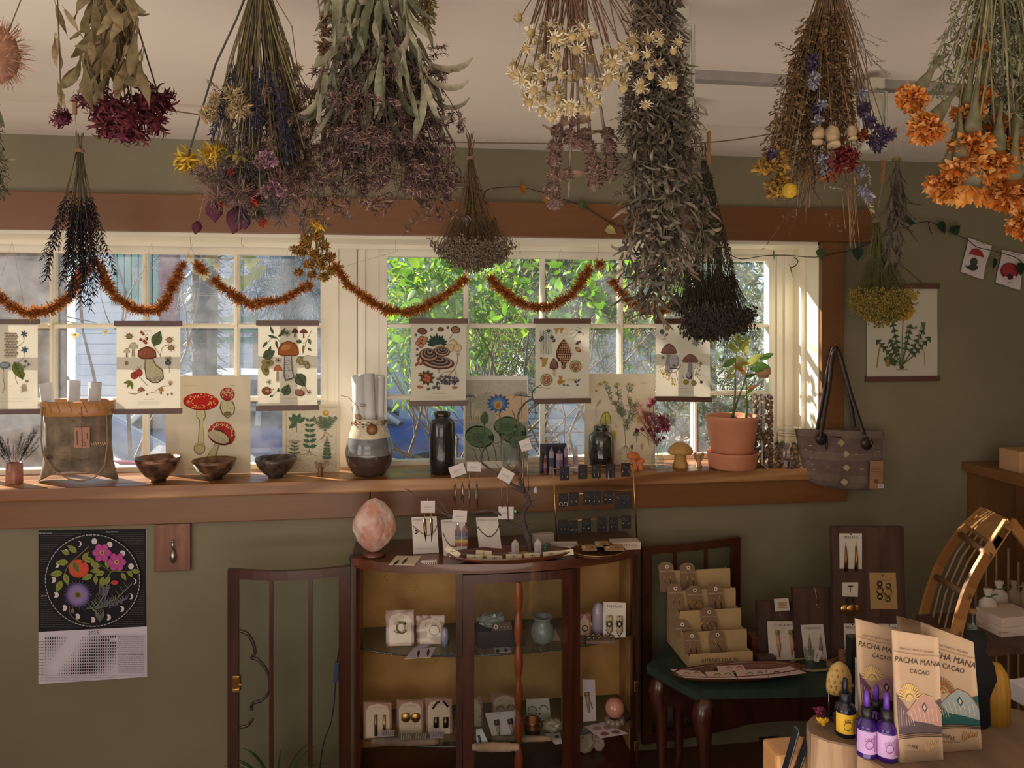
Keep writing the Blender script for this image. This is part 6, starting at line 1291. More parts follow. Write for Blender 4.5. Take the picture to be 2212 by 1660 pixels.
# beeswax mushroom candle, small wax rose
c = sill(1470,1012); k = S(c); o = thing('mushroom_candle', 'yellow beeswax candle shaped like a fluted mushroom', 'candle', c)
b = MB(); b.lathe(prof_px([(15,0),(17,4),(13,16),(12,34),(11,36)], k),24, c, s2l((206,160,92)), wob=lambda a, z: .07*math.cos(a*9)); b.build('stem', 'wax', o)
b = MB(); b.lathe(prof_px([(11,33),(24,32),(27,36),(24,44),(14,53),(4,57),(.01,57)], k),28, c, s2l((214,170,100)), wob=lambda a, z: .06*math.cos(a*8)); b.build('cap', 'wax', o)
b = MB(); b.lathe(prof_px([(3,28),(10,30),(11,36),(5,42),(.01,43)], k),14, c+V((-18*k, -.004,2*k)), s2l((206,166,104))); b.build('side_cap', 'wax', o)
c = sill(1446,1015); b = MB()
for j in range(14): a = j*2.4; b.strip(c+V((0,0,.004)),(math.cos(a), math.sin(a),.6+.06*j),(0,0,1),.009,.007,-1,2, jit(s2l((222,206,160)),.1))
b.ball(c+V((-.012,0,.004)),.0045,7,5, s2l((216,196,150))); tag(b.build('wax_rose', 'wax'), 'tiny cream wax rose at the foot of the mushroom candle', 'ornament')
# terracotta pot with saucer and plant
c = sill(1582,1011); k = S(c); o = thing('potted_plant', 'terracotta pot on a saucer with a young green plant, in the corner of the sill', 'potted plant', c)
mat('terracotta', (204,136,104),(190,120,88), rough=.6, scale=6, bmp=.1)
b = MB(); b.lathe(prof_px([(.01,1),(48,1),(50,4),(53,32),(54,35),(51,36),(48,10),(.01,8)], k),44, c); b.build('saucer', 'terracotta', o)
b = MB(); b.lathe(prof_px([(38,6),(40,9),(55,106),(57,108),(57,113),(54,114),(52,110),(48,100),(.01,98)], k),44, c+V((-1*k, 0,0))); b.build('pot', 'terracotta', o)
b = MB(); b.lathe(prof_px([(50,100),(30,103),(.01,104)], k),20, c, s2l((70,54,44))); b.build('soil', 'matte', o)
lg = [MB() for _ in range(4)]
for i, (col, L, W_) in enumerate((((106,140,62),.055,.020),((176,180,96),.052,.018),((84,116,56),.05,.022),((214,150,96),.05,.018))): lg[i].strip((0,0,0),(0,0,-1),(0,-1,0), L, W_, .5,5, s2l(col), fold=.25)
lg = [x.mesh('leaf', 'live_leaf') for x in lg]
for st, lv in ((((1583,905),(1588,850),(1588,800),(1592,755),(1600,718)),((1592,755,-1.2,1,1),(1596,740,-.5,1,1),(1600,722,.1,1,1.1),(1594,748,1.0,1,1),(1590,770,2.2,1,1),(1590,775,-2.1,0,1.2),(1588,790,-2.4,1,.9),(1590,785,1.6,3,1),(1589,800,.9,1,1),(1592,760,.5,1,1.2),(1591,765,-.6,1,1.1),(1588,812,-1.8,1,.8))),
               (((1580,905),(1592,870),(1606,830),(1618,800),(1640,775),(1655,768)),((1620,797,1.7,2,1),(1632,785,1.9,2,1.1),(1640,776,1.2,2,1.1),(1610,815,1.2,2,.8),(1625,790,.6,1,1))),
               (((1612,905),(1613,860),(1611,815),(1606,760)),((1606,760,-.5,1,1.3),(1610,790,.9,1,1.4),(1611,812,-.8,3,1),(1607,770,.2,1,1.2),(1612,842,1.3,3,.9),(1612,850,.9,0,.7),(1611,800,-1.3,3,1.1),(1608,780,-2.2,1,1)))):
    b = MB(); pts = smooth_path([P(x, y, c.y) for x, y in st],3); nn = len(pts); b.tube(pts, [.0055-.0042*min(1, i/(nn*.6)) for i in range(nn)],8, s2l((120,140,84))); b.build('stem', 'live_leaf', o)
    for x, y, a, m_, s_ in lv: inst(lg[m_], 'leaf', o, P(x, y, c.y-.002), Quaternion((0,1,0), a+PI) @ Quaternion((0,0,1), rnd.uniform(-.6,.6)), s_*1.05)
# tall corked jar of nuts, small clip jar of nuts
def nutjar(px, py, rad, h, top, fill, nsz, lb, cork, seed):
    c = sill(px, py); k = S(c); o = thing('glass_jar', lb, 'jar', c, group='glass jars of nuts'); r = rd(seed); R_ = rad*k
    if cork: pf = [(.01,1),(rad, 1),(rad+.6,5),(rad, h*.83),(rad*.92, h*.86),(rad*.62, h*.91),(rad*.6, h*.96),(rad*.58, h*.96)]
    else: pf = [(.01,1),(rad, 1),(rad+.6,5),(rad, h*.7),(rad*.9, h*.76),(rad*.78, h*.8),(rad*.78, h*.98),(rad*.74, h*.98)]
    b = MB(); b.lathe(prof_px(pf, k),32, c); b.build('glass', 'clear_glass', o)
    if cork: b = MB(); b.lathe([(rad*.52*k, h*.93*k),(rad*.56*k, h*.96*k),(rad*.72*k, h*.97*k),(rad*.74*k, h*1.03*k),(.0001, h*1.035*k)],20, c, s2l((190,146,104))); b.build('cork', 'matte', o)
    else:
        b = MB(); b.lathe([(rad*.8*k, h*.98*k),(rad*.86*k, h*.99*k),(rad*.86*k, h*1.05*k),(rad*.6*k, h*1.1*k),(.0001, h*1.1*k)],28, c); b.build('lid', 'clear_glass', o)
        b = MB(); b.tube([c+V((math.cos(a*TAU/20)*rad*.82*k, math.sin(a*TAU/20)*rad*.82*k, h*.86*k)) for a in range(21)],.0009,5, s2l((90,86,84))); b.tube([c+V((-rad*.9*k, -.004, h*z*k)) for z in (.62,.75,.86,.95)],.0012,5, s2l((90,86,84))); b.build('wire_clip', 'metal', o)
    NM = nut_m; placed = []; z = nsz*.8
    while z < fill*k and len(placed) < 170:
        ring = 7 if not cork else 6
        for j in range(ring+1):
            rr = (R_-nsz*.95) if j < ring else 0; a = TAU*j/ring+z*40+r.uniform(-.2,.2); q = c+V((math.cos(a)*rr, math.sin(a)*rr, z+r.uniform(-.002,.002)))
            n_ = inst(NM[r.randrange(3)], 'nut', None, q, rvec(r).to_track_quat('Z', 'Y'), nsz/.01*r.uniform(.86,1.02)); tag(n_, 'round brown nut in the '+('tall corked' if cork else 'small clip-top')+' jar', 'nut', 'nuts in the '+('tall' if cork else 'small')+' jar'); placed.append(n_)
        z += nsz*1.75
nut_m = []
for kk in range(3):
    b = MB(); b.lathe([(.0001,-.0095),(.005,-.009),(.0088,-.004),(.0098,.001),(.0085,.005),(.0045,.0085),(.0001,.011)],9,(0,0,0), s2l(((122,84,58),(142,104,76),(104,72,52))[kk]), wob=lambda a, z: .04*math.cos(a*3+kk)); nut_m.append(b.mesh('nut', 'satin'))
nutjar(1648,1007,23,205,0,152,.0105, 'tall narrow corked glass jar full of brown nuts behind the terracotta pot', True, 3)
nutjar(1701,1009,27,80,0,48,.0105, 'small clip-top glass jar half full of brown nuts beside the tote bag', False, 4)
# ---- tote bag on its nail
YB_ = -.045; q0 = P(1803,742,-.03)
o = tag(MB().tube([P(1797,760,-.022), P(1803,750,-.04), P(1806,738,-.045)],.0016,6, s2l((150,150,150))).build('wall_nail', 'metal'), 'bent metal nail in the side casing that carries the tote bag', 'nail')
o = thing('tote_bag', 'grey-brown woven tote bag with small cream diamonds and dark leather straps, hanging from a nail', 'bag', P(1815,1055, YB_))
b = MB(); b.sm = True; nx, nz = 22,16; TL, TR, BL_, BR_ = (1716,926),(1912,932),(1742,1046),(1905,1056)
for s in (0,1):
    for j in range(nz+1):
        for i in range(nx+1):
            u, t = i/nx, j/nz; x = (TL[0]*(1-u)+TR[0]*u)*(1-t)+(BL_[0]*(1-u)+BR_[0]*u)*t; y = (TL[1]*(1-u)+TR[1]*u)*(1-t)+(BL_[1]*(1-u)+BR_[1]*u)*t
            if t > .85: x += (1-2*u)*((t-.85)/.15)**2*16*(1 if u < .5 else .6)
            y += 6*math.sin(PI*u)*t; th = .036*math.sin(PI*min(1, max(0, u*1.04-.02)))**.5*(.35+.65*math.sin(PI*min(1, t*.9+.1))); p = P(x, y, YB_-.004); p.y += (-th if s == 0 else th*.4)+.004*math.sin(u*9+t*4)*(1-s)
            b.v.append(tuple(p))
def bagcol(i, j): return jit(s2l((112,94,88) if (j//2) % 3 else (124,106,98)),.05)
N_ = (nx+1)*(nz+1)
for j in range(nz):
    for i in range(nx): a = j*(nx+1)+i; b.face((a, a+nx+1, a+nx+2, a+1), bagcol(i, j)); b.face((N_+a, N_+a+1, N_+a+nx+2, N_+a+nx+1), bagcol(i, j))
for j in range(nz):
    for i in (0, nx): a = j*(nx+1)+i; b.face((a, N_+a, N_+a+nx+1, a+nx+1), bagcol(i, j))
for i in range(nx): a = nz*(nx+1)+i; b.face((a, N_+a, N_+a+1, a+1), bagcol(i, 0))
b.build('body', 'bag_weave' if 'bag_weave' in M else 'matte', o)
for x, y in ((1817,957),(1827,981),(1829,1011),(1824,1042)):
    b = MB(); q = P(x, y, YB_-.0405); b.box(q, (.0001,.0008,.0001)); w_ = 9*S(q); b = MB(); f = [q+V((-w_, -.001,0)), q+V((0,-.0014,-w_*.85)), q+V((w_, -.001,0)), q+V((0,-.0014, w_*.85))]; b.poly(f, s2l((178,164,128))); g = [v+V((0,.006,0)) for v in f]
    for i in range(4): b.poly([f[i], f[(i+1) % 4], g[(i+1) % 4], g[i]][::-1], s2l((178,164,128)))
    b.build('diamond', 'matte', o)
b = MB()
for x, y in ((1770,977),(1788,978),(1850,982),(1862,983),(1789,1009),(1862,1014),(1751,963),(1740,971),(1751,976),(1752,990),(1754,1003),(1745,998),(1758,1015),(1748,1024),(1896,976)): q = P(x, y, YB_-.036); b.box(q, (.013 if x > 1760 else .008,.004,.0016), col=s2l((190,176,150)))
b.build('woven_dashes', 'matte', o)['kind'] = 'stuff'
def strap(pts, w_, dys):
    b = MB(); b.sm = True; Lp = smooth_path([P(x, y, YB_+d) for (x, y), d in zip(pts, dys)],5); n = len(Lp)
    for i, p in enumerate(Lp):
        d = (Lp[min(i+1, n-1)]-Lp[max(i-1,0)]).normalized(); sd = d.cross(V((0,1,0))).normalized(); b.v += [tuple(p-sd*w_+V((0,-.001,0))), tuple(p+sd*w_+V((0,-.001,0))), tuple(p+sd*w_+V((0,.002,0))), tuple(p-sd*w_+V((0,.002,0)))]
    for i in range(n-1):
        for j in range(4): a = 4*i+j; d = 4*i+(j+1) % 4; b.face((a, d, d+4, a+4), s2l((58,44,42)))
    return b
strap(((1772,948),(1780,900),(1792,830),(1798,775),(1806,758),(1816,772),(1838,850),(1862,925),(1868,940)),.0075,(-.043,-.03,-.02,-.016,-.014,-.014,-.02,-.03,-.043)).build('strap', 'satin', o)
strap(((1765,930),(1778,860),(1794,775),(1803,752),(1812,765),(1832,840),(1846,925)),.0075,(.004,.0,.0,-.002,0,.0,.004)).build('strap', 'satin', o)
for x, y in ((1774,948),(1872,958)): b = MB(); b.lathe([(.0001,0),(13*S(P(x, y, -.08)),0),(14*S(P(x, y, -.08)),.003),(.0001,.003)],16, P(x, y, YB_-.037), s2l((52,40,38)),1,1, ax=rotx(R(90))); b.build('leather_patch', 'satin', o)
b = MB(); b.tube([P(x, y, YB_-.05) for x, y in ((1776,944),(1782,958),(1786,972),(1788,962),(1786,944),(1800,944),(1818,946))],.0022,5, s2l((52,40,38))); b.build('tie', 'twine', o)
b = MB(); b.rbox(P(1893,1026, YB_-.055),(30*S(q0),.0012,59*S(q0)),.0004, rot=roty(R(1.5)), col=s2l((156,118,84))); tg = b.build('kraft_tag', 'card', o)
pr = Print((0, YB_-.0566,0)); [pr.scrib(1882,1906, y, 1.0,(110,78,54)) for y in (1009,1014,1019,1024,1029)]; pr.ell(1893,1040,5,5,(110,78,54)); pr.poly([(1897,1047),(1909,1047),(1909,1055),(1897,1055)],(196,190,196)); pr.scrib(1899,1907,1051,1.2,(90,80,110)); pr.b.build('print', 'ink_opaque', tg)
b = MB(); b.tube([P(x, y, YB_-.053) for x, y in ((1877,944),(1886,965),(1891,985),(1892,998))],.0011,5, s2l((156,132,104))); b.build('tag_cord', 'twine', o)
# coat hook board under the apron
c = P(373,1180,-.01); o = thing('hook_board', 'small reddish oak board with a steel coat hook below the window', 'coat hook', c); k = S(c)
b = MB(); q0, q1 = P(334,1133,-.012), P(412,1232,-.012); b.rbox(((q0.x+q1.x)/2,-.009,(q0.z+q1.z)/2),(q1.x-q0.x, .018, q0.z-q1.z),.003); wood('oak_board', (140,92,72),(112,70,54), 'Z', 20,.5, ring=5); b.build('board', 'oak_board', o)
for x, y in ((351,1145),(394,1144)): b = MB(); b.ball(P(x, y, -.019),.0022,8,5, s2l((190,170,150))); b.build('screw', 'metal', o)
b = MB(); b.ball(P(373,1171,-.040),.0055,12,8, s2l((190,186,182))); b.tube([P(373,1171,-.040), P(374,1184,-.034), P(374,1194,-.022)],.0032,8, s2l((190,186,182))); b.tube([P(374,1188,-.022), P(374,1200,-.026), P(374,1212,-.024), P(374,1216,-.02)],[.005,.0095,.009,.004],12, s2l((190,186,182))); b.build('hook', 'metal', o)
# ================================================================ bow-fronted glass cabinet below the window
wood('dark_mahogany', (72,34,22),(46,20,14), 'Z', 14,.3, coat=.4, ring=4); wood('mahogany_top', (104,56,36),(70,34,22), 'X', 10,.28, coat=.5, ring=4)
wood('carved_wood', (134,72,36),(104,52,26), 'Z', 16,.35, ring=4); mat('gold_brocade', (184,142,86),(166,124,70), rough=.75, scale=7, bmp=.35, bscale=26, stops=(.42,.58))
ZT6 = .83; CX0, CX1 = P(768,1203,-.2).x, P(1374,1200,-.2).x; CXM = (CX0+CX1)/2; CHW = (CX1-CX0)/2
def cvy(x, o=0): u = max(-1, min(1,(x-CXM)/CHW)); return -.19-.165*math.sqrt(max(0,1-.92*u*u))+.047-o
cab = thing('curio_cabinet', 'bow-fronted dark wood display cabinet lined with gold brocade, both side doors swung open', 'cabinet', (CXM, -.15,0))
def curved(b, x0, x1, off, dep, z0, z1, n=24, back=None, col=None):
    xs = [x0+(x1-x0)*i/n for i in range(n+1)]; base = len(b.v)
    for x in xs:
        y = cvy(x, off); yb = back if back is not None else y+dep; b.v += [(x, y, z0),(x, y, z1),(x, yb, z1),(x, yb, z0)]
    for i in range(n):
        for j in range(4): a = base+4*i+j; d = base+4*i+(j+1) % 4; b.face((a, d, d+4, a+4), col)
    b.face((base+3, base+2, base+1, base), col); e = base+4*n; b.face((e, e+1, e+2, e+3), col); return b
b = MB(); curved(b, CX0-.014, CX1+.014,.016,0, ZT6-.022, ZT6,40, back=-.012); curved(b, CX0-.006, CX1+.006,.006,0, ZT6-.034, ZT6-.022,40, back=-.014); b.build('top', 'mahogany_top', cab)
curved(MB(), CX0, CX1,0,0,.06,.10,30, back=-.014).build('bottom', 'dark_mahogany', cab)
MB().bb(CX0+.012, CX1-.012,-.026,-.016,.1, ZT6-.034).build('back_panel', 'gold_brocade', cab)
for x, s in ((CX0,1),(CX1,-1)): MB().bb(x+.002*s, x+.012*s, -.17,-.016,.1, ZT6-.034).build('side_panel', 'gold_brocade', cab)
X6 = lambda px: P(px, 1350,-.33).x
posts = [(CX0-.006, CX0+.016),(X6(986), X6(1000)),(X6(1243), X6(1259)),(CX1-.016, CX1+.008)]
for x0, x1 in posts: curved(MB(), x0, x1,.006,.028,.03, ZT6-.034,3).build('post', 'dark_mahogany', cab)
for x in (CX0+.01, CX1-.01): MB().tube([(x, -.2,.06),(x, -.2,.0)],[.02,.013],10).build('leg', 'dark_mahogany', cab)
for x in (X6(993), X6(1250)): MB().tube([(x, cvy(x)+.02,.06),(x, cvy(x)+.015,.0)],[.02,.013],10).build('leg', 'dark_mahogany', cab)
dl, dr = X6(1001), X6(1242); dz0, dz1 = .10, ZT6-.036; zr = P(1110,1264,-.34).z
door = curved(MB(), dl, dl+.036,.010,.02, dz0, dz1,4).build('door', 'dark_mahogany', cab)
curved(MB(), dr-.036, dr, .010,.02, dz0, dz1,4).build('stile', 'dark_mahogany', door); curved(MB(), dl+.036, dr-.036,.010,.02, zr, dz1,12).build('rail', 'dark_mahogany', door); curved(MB(), dl+.036, dr-.036,.010,.02, dz0, dz0+.04,12).build('rail', 'dark_mahogany', door)
curved(MB(), dl+.03, dr-.03,.0,.003, dz0+.02, zr+.01,12).build('pane', 'door_glass', door)
b = MB(); xm = X6(1121); n = 64; base = 0; b.sm = True
for i in range(n+1):
    z = dz0+.03+(zr-dz0-.03)*i/n; w_ = .006+.0085*abs(math.sin(i*.29))**.8; y = cvy(xm, .014); b.v += [(xm-w_, y, z),(xm+w_, y, z),(xm+w_*.8, y+.01, z),(xm-w_*.8, y+.01, z)]
for i in range(n):
    for j in range(4): a = 4*i+j; d = 4*i+(j+1) % 4; b.face((a, d, d+4, a+4))
b.build('carved_bar', 'carved_wood', door)
SH1, SH2 = .527,.232
for z in (SH1, SH2): curved(MB(), CX0+.016, CX1-.016,-.012,0, z-.006, z, 30, back=-.028).build('glass_shelf', 'shelf_glass', cab); MB().tube([(x, cvy(x, -.012), z-.003) for x in [CX0+.016+(CX1-CX0-.032)*i/30 for i in range(31)]],.003,5, s2l((52,62,60))).build('shelf_edge', 'gloss', cab)
# brocade flowers woven in the lining
b = MB(); rr = rd(8)
for i in range(40):
    x = CX0+.03+rr.random()*(CX1-CX0-.06); z = .14+rr.random()*.62
    if i < 6: x, z = CX0+.03+i*.035,.745+.02*(i % 2)
    for k in range(6):
        a = k*TAU/6; q = V((x+math.cos(a)*.011,-.0268, z+math.sin(a)*.011)); pts = [q+V((math.cos(t*TAU/7)*.006,0, math.sin(t*TAU/7)*.006)) for t in range(8)]
        for p0, p1 in zip(pts[:-1], pts[1:]): d = (p1-p0).normalized(); sd = V((-d.z, 0, d.x))*.0007; b.poly([p0-sd, p1-sd, p1+sd, p0+sd], s2l((204,158,88)))
b.build('brocade_flowers', 'matte', cab)['kind'] = 'stuff'
# side doors, folded back against the wall
def side_door(pa, pb, top, ya, yb, fancy):
    A_, B_ = P(pa, 1240, ya), P(pb, 1240, yb); n = 16; L = B_-A_
    def at(t, off=0): return V((A_.x+L.x*t, A_.y+L.y*t-(.035 if fancy else .012)*math.sin(PI*t)+.0-off, 0))
    def bar(t0, t1, z0, z1, th, nm, par, m='dark_mahogany', k=6):
        b = MB()
        for i in range(k+1):
            p = at(t0+(t1-t0)*i/k); b.v += [(p.x, p.y-th/2, z0),(p.x, p.y-th/2, z1),(p.x, p.y+th/2, z1),(p.x, p.y+th/2, z0)]
        for i in range(k):
            for j in range(4): a = 4*i+j; d = 4*i+(j+1) % 4; b.face((a, d, d+4, a+4))
        b.face((3,2,1,0)); e = 4*k; b.face((e, e+1, e+2, e+3)); return b.build(nm, m, par)
    wl_ = abs(L.x); s0 = .036/wl_; d = bar(0, s0,.09, top, .02, 'door', cab, k=2); bar(1-s0,1,.09, top, .022, 'stile', d, k=2); bar(s0,1-s0, top-.03, top, .018, 'rail', d); bar(s0,1-s0,.09,.13,.018, 'rail', d)
    bar(s0,1-s0,.12, top-.02,.003, 'pane', d, 'door_glass')
    for t in (.35,.665): bar(t, t+.012/wl_, .12, top-.02,.012, 'bar', d, k=1)
    if fancy:
        for pts in (((517,1363),(535,1370),(547,1390),(551,1412),(543,1421),(556,1425),(574,1445),(583,1468),(581,1495),(566,1513),(545,1521),(545,1534)),((546,1553),(535,1568),(518,1572))):
            b = MB(); b.tube(smooth_path([P(x, y, -.197) for x, y in pts],3),.0055,6); b.build('tracery', 'dark_mahogany', d)
        q = P(511,1476,-.195); b = MB(); b.rbox(q, (.028,.012,.05),.003, col=s2l((150,110,60))); b.rbox(q+V((0,-.007,.021)),(.022,.006,.010),.002, col=s2l((190,150,90))); b.rbox(q+V((0,-.007,-.021)),(.022,.006,.010),.002, col=s2l((190,150,90))); b.rbox(q+V((.014,-.006,-.004)),(.012,.006,.008),.002, col=s2l((190,150,90))); b.build('latch', 'metal', d)
side_door(493,757,.803,-.175,-.195, True); side_door(1597,1386,.803,-.04,-.11, False)
for z in (1480,1608): b = MB(); q = P(1372, z, -.2); b.rbox(q+V((0,-.012,0)),(.016,.006,.036),.002, col=s2l((170,140,100))); b.build('hinge', 'metal', cab)
# ---------------- cards and small goods
def card(label, cor, z=None, draw=None, Y=None, lean=.12, col=(206,196,188), m='card', name='earring_card', cat='card', grp=None, th=.0016, parent=None):
    """cor: TL, TR, BR, BL in photo pixels. z: stands on that level, leaning back; Y: upright plane"""
    cx = (cor[2][0]+cor[3][0])/2; cy = (cor[2][1]+cor[3][1])/2
    if Y is None: a = G(cx, cy, z+.001); n = V((0,-math.cos(lean), math.sin(lean)))
    else: a = P(cx, cy, Y); n = V((0,-1,0))
    q = [pp(x, y, a, n) for x, y in cor]
    if Y is None:                                   # rest exactly on the surface
        for k in (2,3):
            u = (q[3-k]-q[k]).normalized(); q[k] = q[k]+u*((z+.001-q[k].z)/u.z)
    o = parent or thing(name, label, cat, a, group=grp); b = MB(); c = s2l(col); b.poly(q[::-1], c); r_ = [v-n*th for v in q]; b.poly(r_, c)
    for i in range(4): b.poly([q[i], q[(i+1) % 4], r_[(i+1) % 4], r_[i]], c)
    b.build('backing_card' if parent is None else name, m, o); pr = Print(a, n, .0005)
    if draw: draw(pr); pr.done(o, m='ink_opaque')
    o['_'] = 0; del o['_']; return o, a, n
def flat(label, cor, z, draw=None, col=(206,196,188), name='earring_card', cat='card', grp=None, th=.0015, m='card'):
    q = [G(x, y, z+th) for x, y in cor]; o = thing(name, label, cat, q[3].lerp(q[1],.5)-V((0,0, th)), group=grp); b = MB(); c = s2l(col); b.poly(q[::-1], c); r_ = [v-V((0,0, th)) for v in q]; b.poly(r_, c)
    for i in range(4): b.poly([q[i], q[(i+1) % 4], r_[(i+1) % 4], r_[i]], c)
    b.build('backing_card', m, o); pr = Print(q[0],(0,0,1),.0004)
    if draw: draw(pr); pr.done(o, m='ink_opaque')
    return o
def jewel(o, a, n, items, m='metal', off=.002, nm='earring'):     # items: (px path, radius in px, colour)
    for pts, r_, c in items:
        b = MB(); pa = a+n*off
        if len(pts) == 1: x, y = pts[0]; q = pp(x, y, pa, n); b.ball(q, r_*S(q),8,5, s2l(c),(1,.5,1))
        else: P3 = [pp(x, y, pa, n) for x, y in pts]; rs = r_ if isinstance(r_, list) else [r_]*len(P3); b.tube(P3,[k*S(P3[0]) for k in rs],5, s2l(c))
        b.build(nm, m, o)
def ring(x, y, r_, a0=0, a1=TAU, n=14): return [(x+math.cos(a0+(a1-a0)*i/n)*r_, y+math.sin(a0+(a1-a0)*i/n)*r_) for i in range(n+1)]
GD_, SV, BRS, DKB = (206,160,90),(190,186,180),(150,116,70),(70,60,52)
# salt lamp
c = G(808,1201, ZT6); k = S(c); o = thing('salt_lamp', 'rough pink salt rock lamp on a round dark base at the cabinet corner', 'lamp', c)
MB().lathe([(.0001,0),(24*k, 0),(25*k, 4*k),(22*k, 9*k),(.0001,9*k)],24, c).build('base', 'mahogany_top', o)
bm = bmesh.new(); bmesh.ops.create_icosphere(bm, subdivisions=4, radius=1)
for v in bm.verts:
    d = v.co.normalized(); rr_ = 1+.16*noise.noise(d*1.6+V((3,1,2)))+.07*noise.noise(d*4)+.03*noise.noise(d*9); z = d.z; w_ = 43*(1-.22*max(0, z)**1.5)*(1-.25*max(0,-z)**3); v.co = V((d.x*w_*rr_*k, d.y*w_*.85*rr_*k, (z*58*(1+.04*noise.noise(d*3))+66)*k))
    if v.co.z < 9*k: v.co.z = 9*k
b = MB(); b.addbm(bm, Matrix.Translation(c)); mat('salt_rock', (190,138,120),(212,188,178), rough=.5, scale=16, bmp=.6, bscale=40, stops=(.42,.6)); rk = b.build('rock', 'salt_rock', o)
b = MB(); b.tube(smooth_path([P(x, y, -.17) for x, y in ((785,1197),(768,1196),(756,1203),(758,1216))],3)+[P(x, y, -.14) for x, y in ((745,1300),(737,1360),(733,1400),(729,1425),(725,1475),(722,1520),(716,1560),(702,1596),(694,1630),(690,1680))],.0024,6, s2l((34,34,38))); b.build('cord', 'satin', o)
b = MB(); b.rbox(P(727,1452,-.142),(.018,.016,.066),.004, rot=roty(R(4)), col=s2l((52,80,116))); b.build('switch', 'satin', o)
# three necklace cards standing along the back of the top
def neck(pts, ttl, tx, ty): return lambda p: (p.text(ttl, tx, ty, 4.2,(120,110,110)), p.scrib(tx-20, tx+20, ty+62,.7,(150,140,136)))
o, a, n = card('white necklace card under the clip card with long brown feather earrings', ((889,1118),(943,1116),(948,1196),(893,1197)), ZT6, neck(0, 'AMANO STUDIO', 915,1124)); jewel(o, a, n, [(((892,1137),(910,1152),(925,1158),(938,1150),(944,1136)),.8, BRS),(((897,1146),(903,1150),(897,1154)),1.5, DKB)], nm='chain')
o, a, n = card('white necklace card partly covered by rainbow fringe earrings', ((952,1124),(1003,1120),(1010,1198),(959,1204)), ZT6, neck(0, 'AMANO STUDIO', 978,1128)); jewel(o, a, n, [(((957,1152),(963,1168),(973,1180),(987,1182)),.8, BRS)], nm='chain')
o, a, n = card('white necklace card with a dark curved chain, left of the twig tree foot', ((1028,1119),(1075,1117),(1085,1197),(1036,1200)), ZT6, neck(0, 'AMANO STUDIO', 1052,1124)); jewel(o, a, n, [(((1031,1144),(1032,1138),(1040,1150),(1052,1160),(1062,1160),(1072,1150),(1079,1134)),1, DKB)], nm='chain')
# twig tree with hanging earring cards
root = G(1146,1196, ZT6+.004); YB6 = root.y; o = thing('twig_tree', 'bare branching twig used as a jewellery tree on the cabinet top', 'branch', root)
BC = (96,84,80)
for pts, r0, r1 in ((((1146,1196),(1142,1168),(1133,1140),(1128,1112),(1137,1094),(1143,1086),(1136,1068),(1128,1052),(1122,1036)),7.5,3.6),(((1122,1036),(1126,1012),(1120,985),(1121,950),(1122,925),(1118,905),(1124,885),(1136,870),(1150,862)),3.4,1.8),(((1150,862),(1150,848),(1158,838),(1169,832)),1.6,.7),(((1150,862),(1155,872),(1156,890),(1158,905)),1.2,.5),(((1150,858),(1130,856),(1110,853)),1.1,.4),(((1157,838),(1168,838),(1188,840)),1,.4),(((1130,1058),(1104,1046),(1080,1030),(1062,1018),(1048,1006),(1040,998),(1040,982),(1046,968),(1034,954),(1026,944),(1020,935)),3.4,1.0),(((1040,1000),(1030,992),(1024,972),(1014,970)),1.2,.5),(((1138,1150),(1120,1138),(1096,1126),(1080,1112),(1060,1104),(1034,1106),(1010,1110),(980,1116),(966,1106),(955,1090),(949,1080)),3.2,1.2),(((975,1117),(958,1110),(940,1095),(918,1082),(898,1072),(884,1060),(874,1056)),1.6,.8),(((1120,945),(1100,944),(1084,952),(1072,958),(1060,954),(1054,952)),1.5,.6),(((1084,952),(1078,938),(1080,920),(1083,905),(1072,896)),1.4,.5),(((1120,930),(1114,910),(1110,895),(1106,888)),1.6,.6),(((1125,1000),(1136,985),(1133,975)),1.4,.6),(((1136,1068),(1112,1058),(1096,1048),(1086,1040)),1.4,.5),(((1143,1087),(1152,1082),(1166,1078)),1.5,.6),(((1143,1092),(1150,1095),(1158,1094)),1,.5),(((1133,1132),(1140,1130),(1146,1134)),1.4,.6),(((1046,968),(1040,950),(1046,938)),1,.4),(((1136,870),(1126,880),(1118,886)),.8,.3),(((1098,1020),(1076,1008),(1070,998)),1.1,.4),(((1160,890),(1156,900),(1148,910)),.6,.3)):
    P3 = smooth_path([P(x, y, YB6+.05*math.sin(x*.021+y*.013)*min(1,(1196-y)/90)) for x, y in pts],3); k = S(root); m_ = len(P3); b = MB(); b.tube(P3,[(r0+(r1-r0)*i/(m_-1))*k*(1+.15*math.sin(i*2.3)) for i in range(m_)],7, jit(s2l(BC),.12)); b.build('branch', 'bark', o)
def hang(label, cx, cy, w_, h_, ang, ear, dy=-.012, col=(206,196,192), txt=None):
    ca, sa = math.cos(ang), math.sin(ang); cor = [(cx+x*ca-y*sa, cy+x*sa+y*ca) for x, y in ((-w_/2,-h_/2),(w_/2,-h_/2),(w_/2, h_/2),(-w_/2, h_/2))]; Y = YB6+.05*math.sin(cx*.021+cy*.013)*min(1,(1196-cy)/90)+dy
    o, a, n = card(label, cor, Y=Y, draw=lambda p: (p.text(txt or 'amano', cx, cy, 5,(150,140,140), ang), p.scrib(cx-8, cx+8, cy+5,.6,(170,160,160))), col=col, grp='earring cards on the twig tree')
    b = MB(); q = P(cx, cy-h_/2-1, Y); b.tube([q, q+V((0,.006,.006)), q+V((0,.014,0))],.0008,4, s2l(GD_)); b.build('hook', 'metal', o); jewel(o, a, n, ear); return o
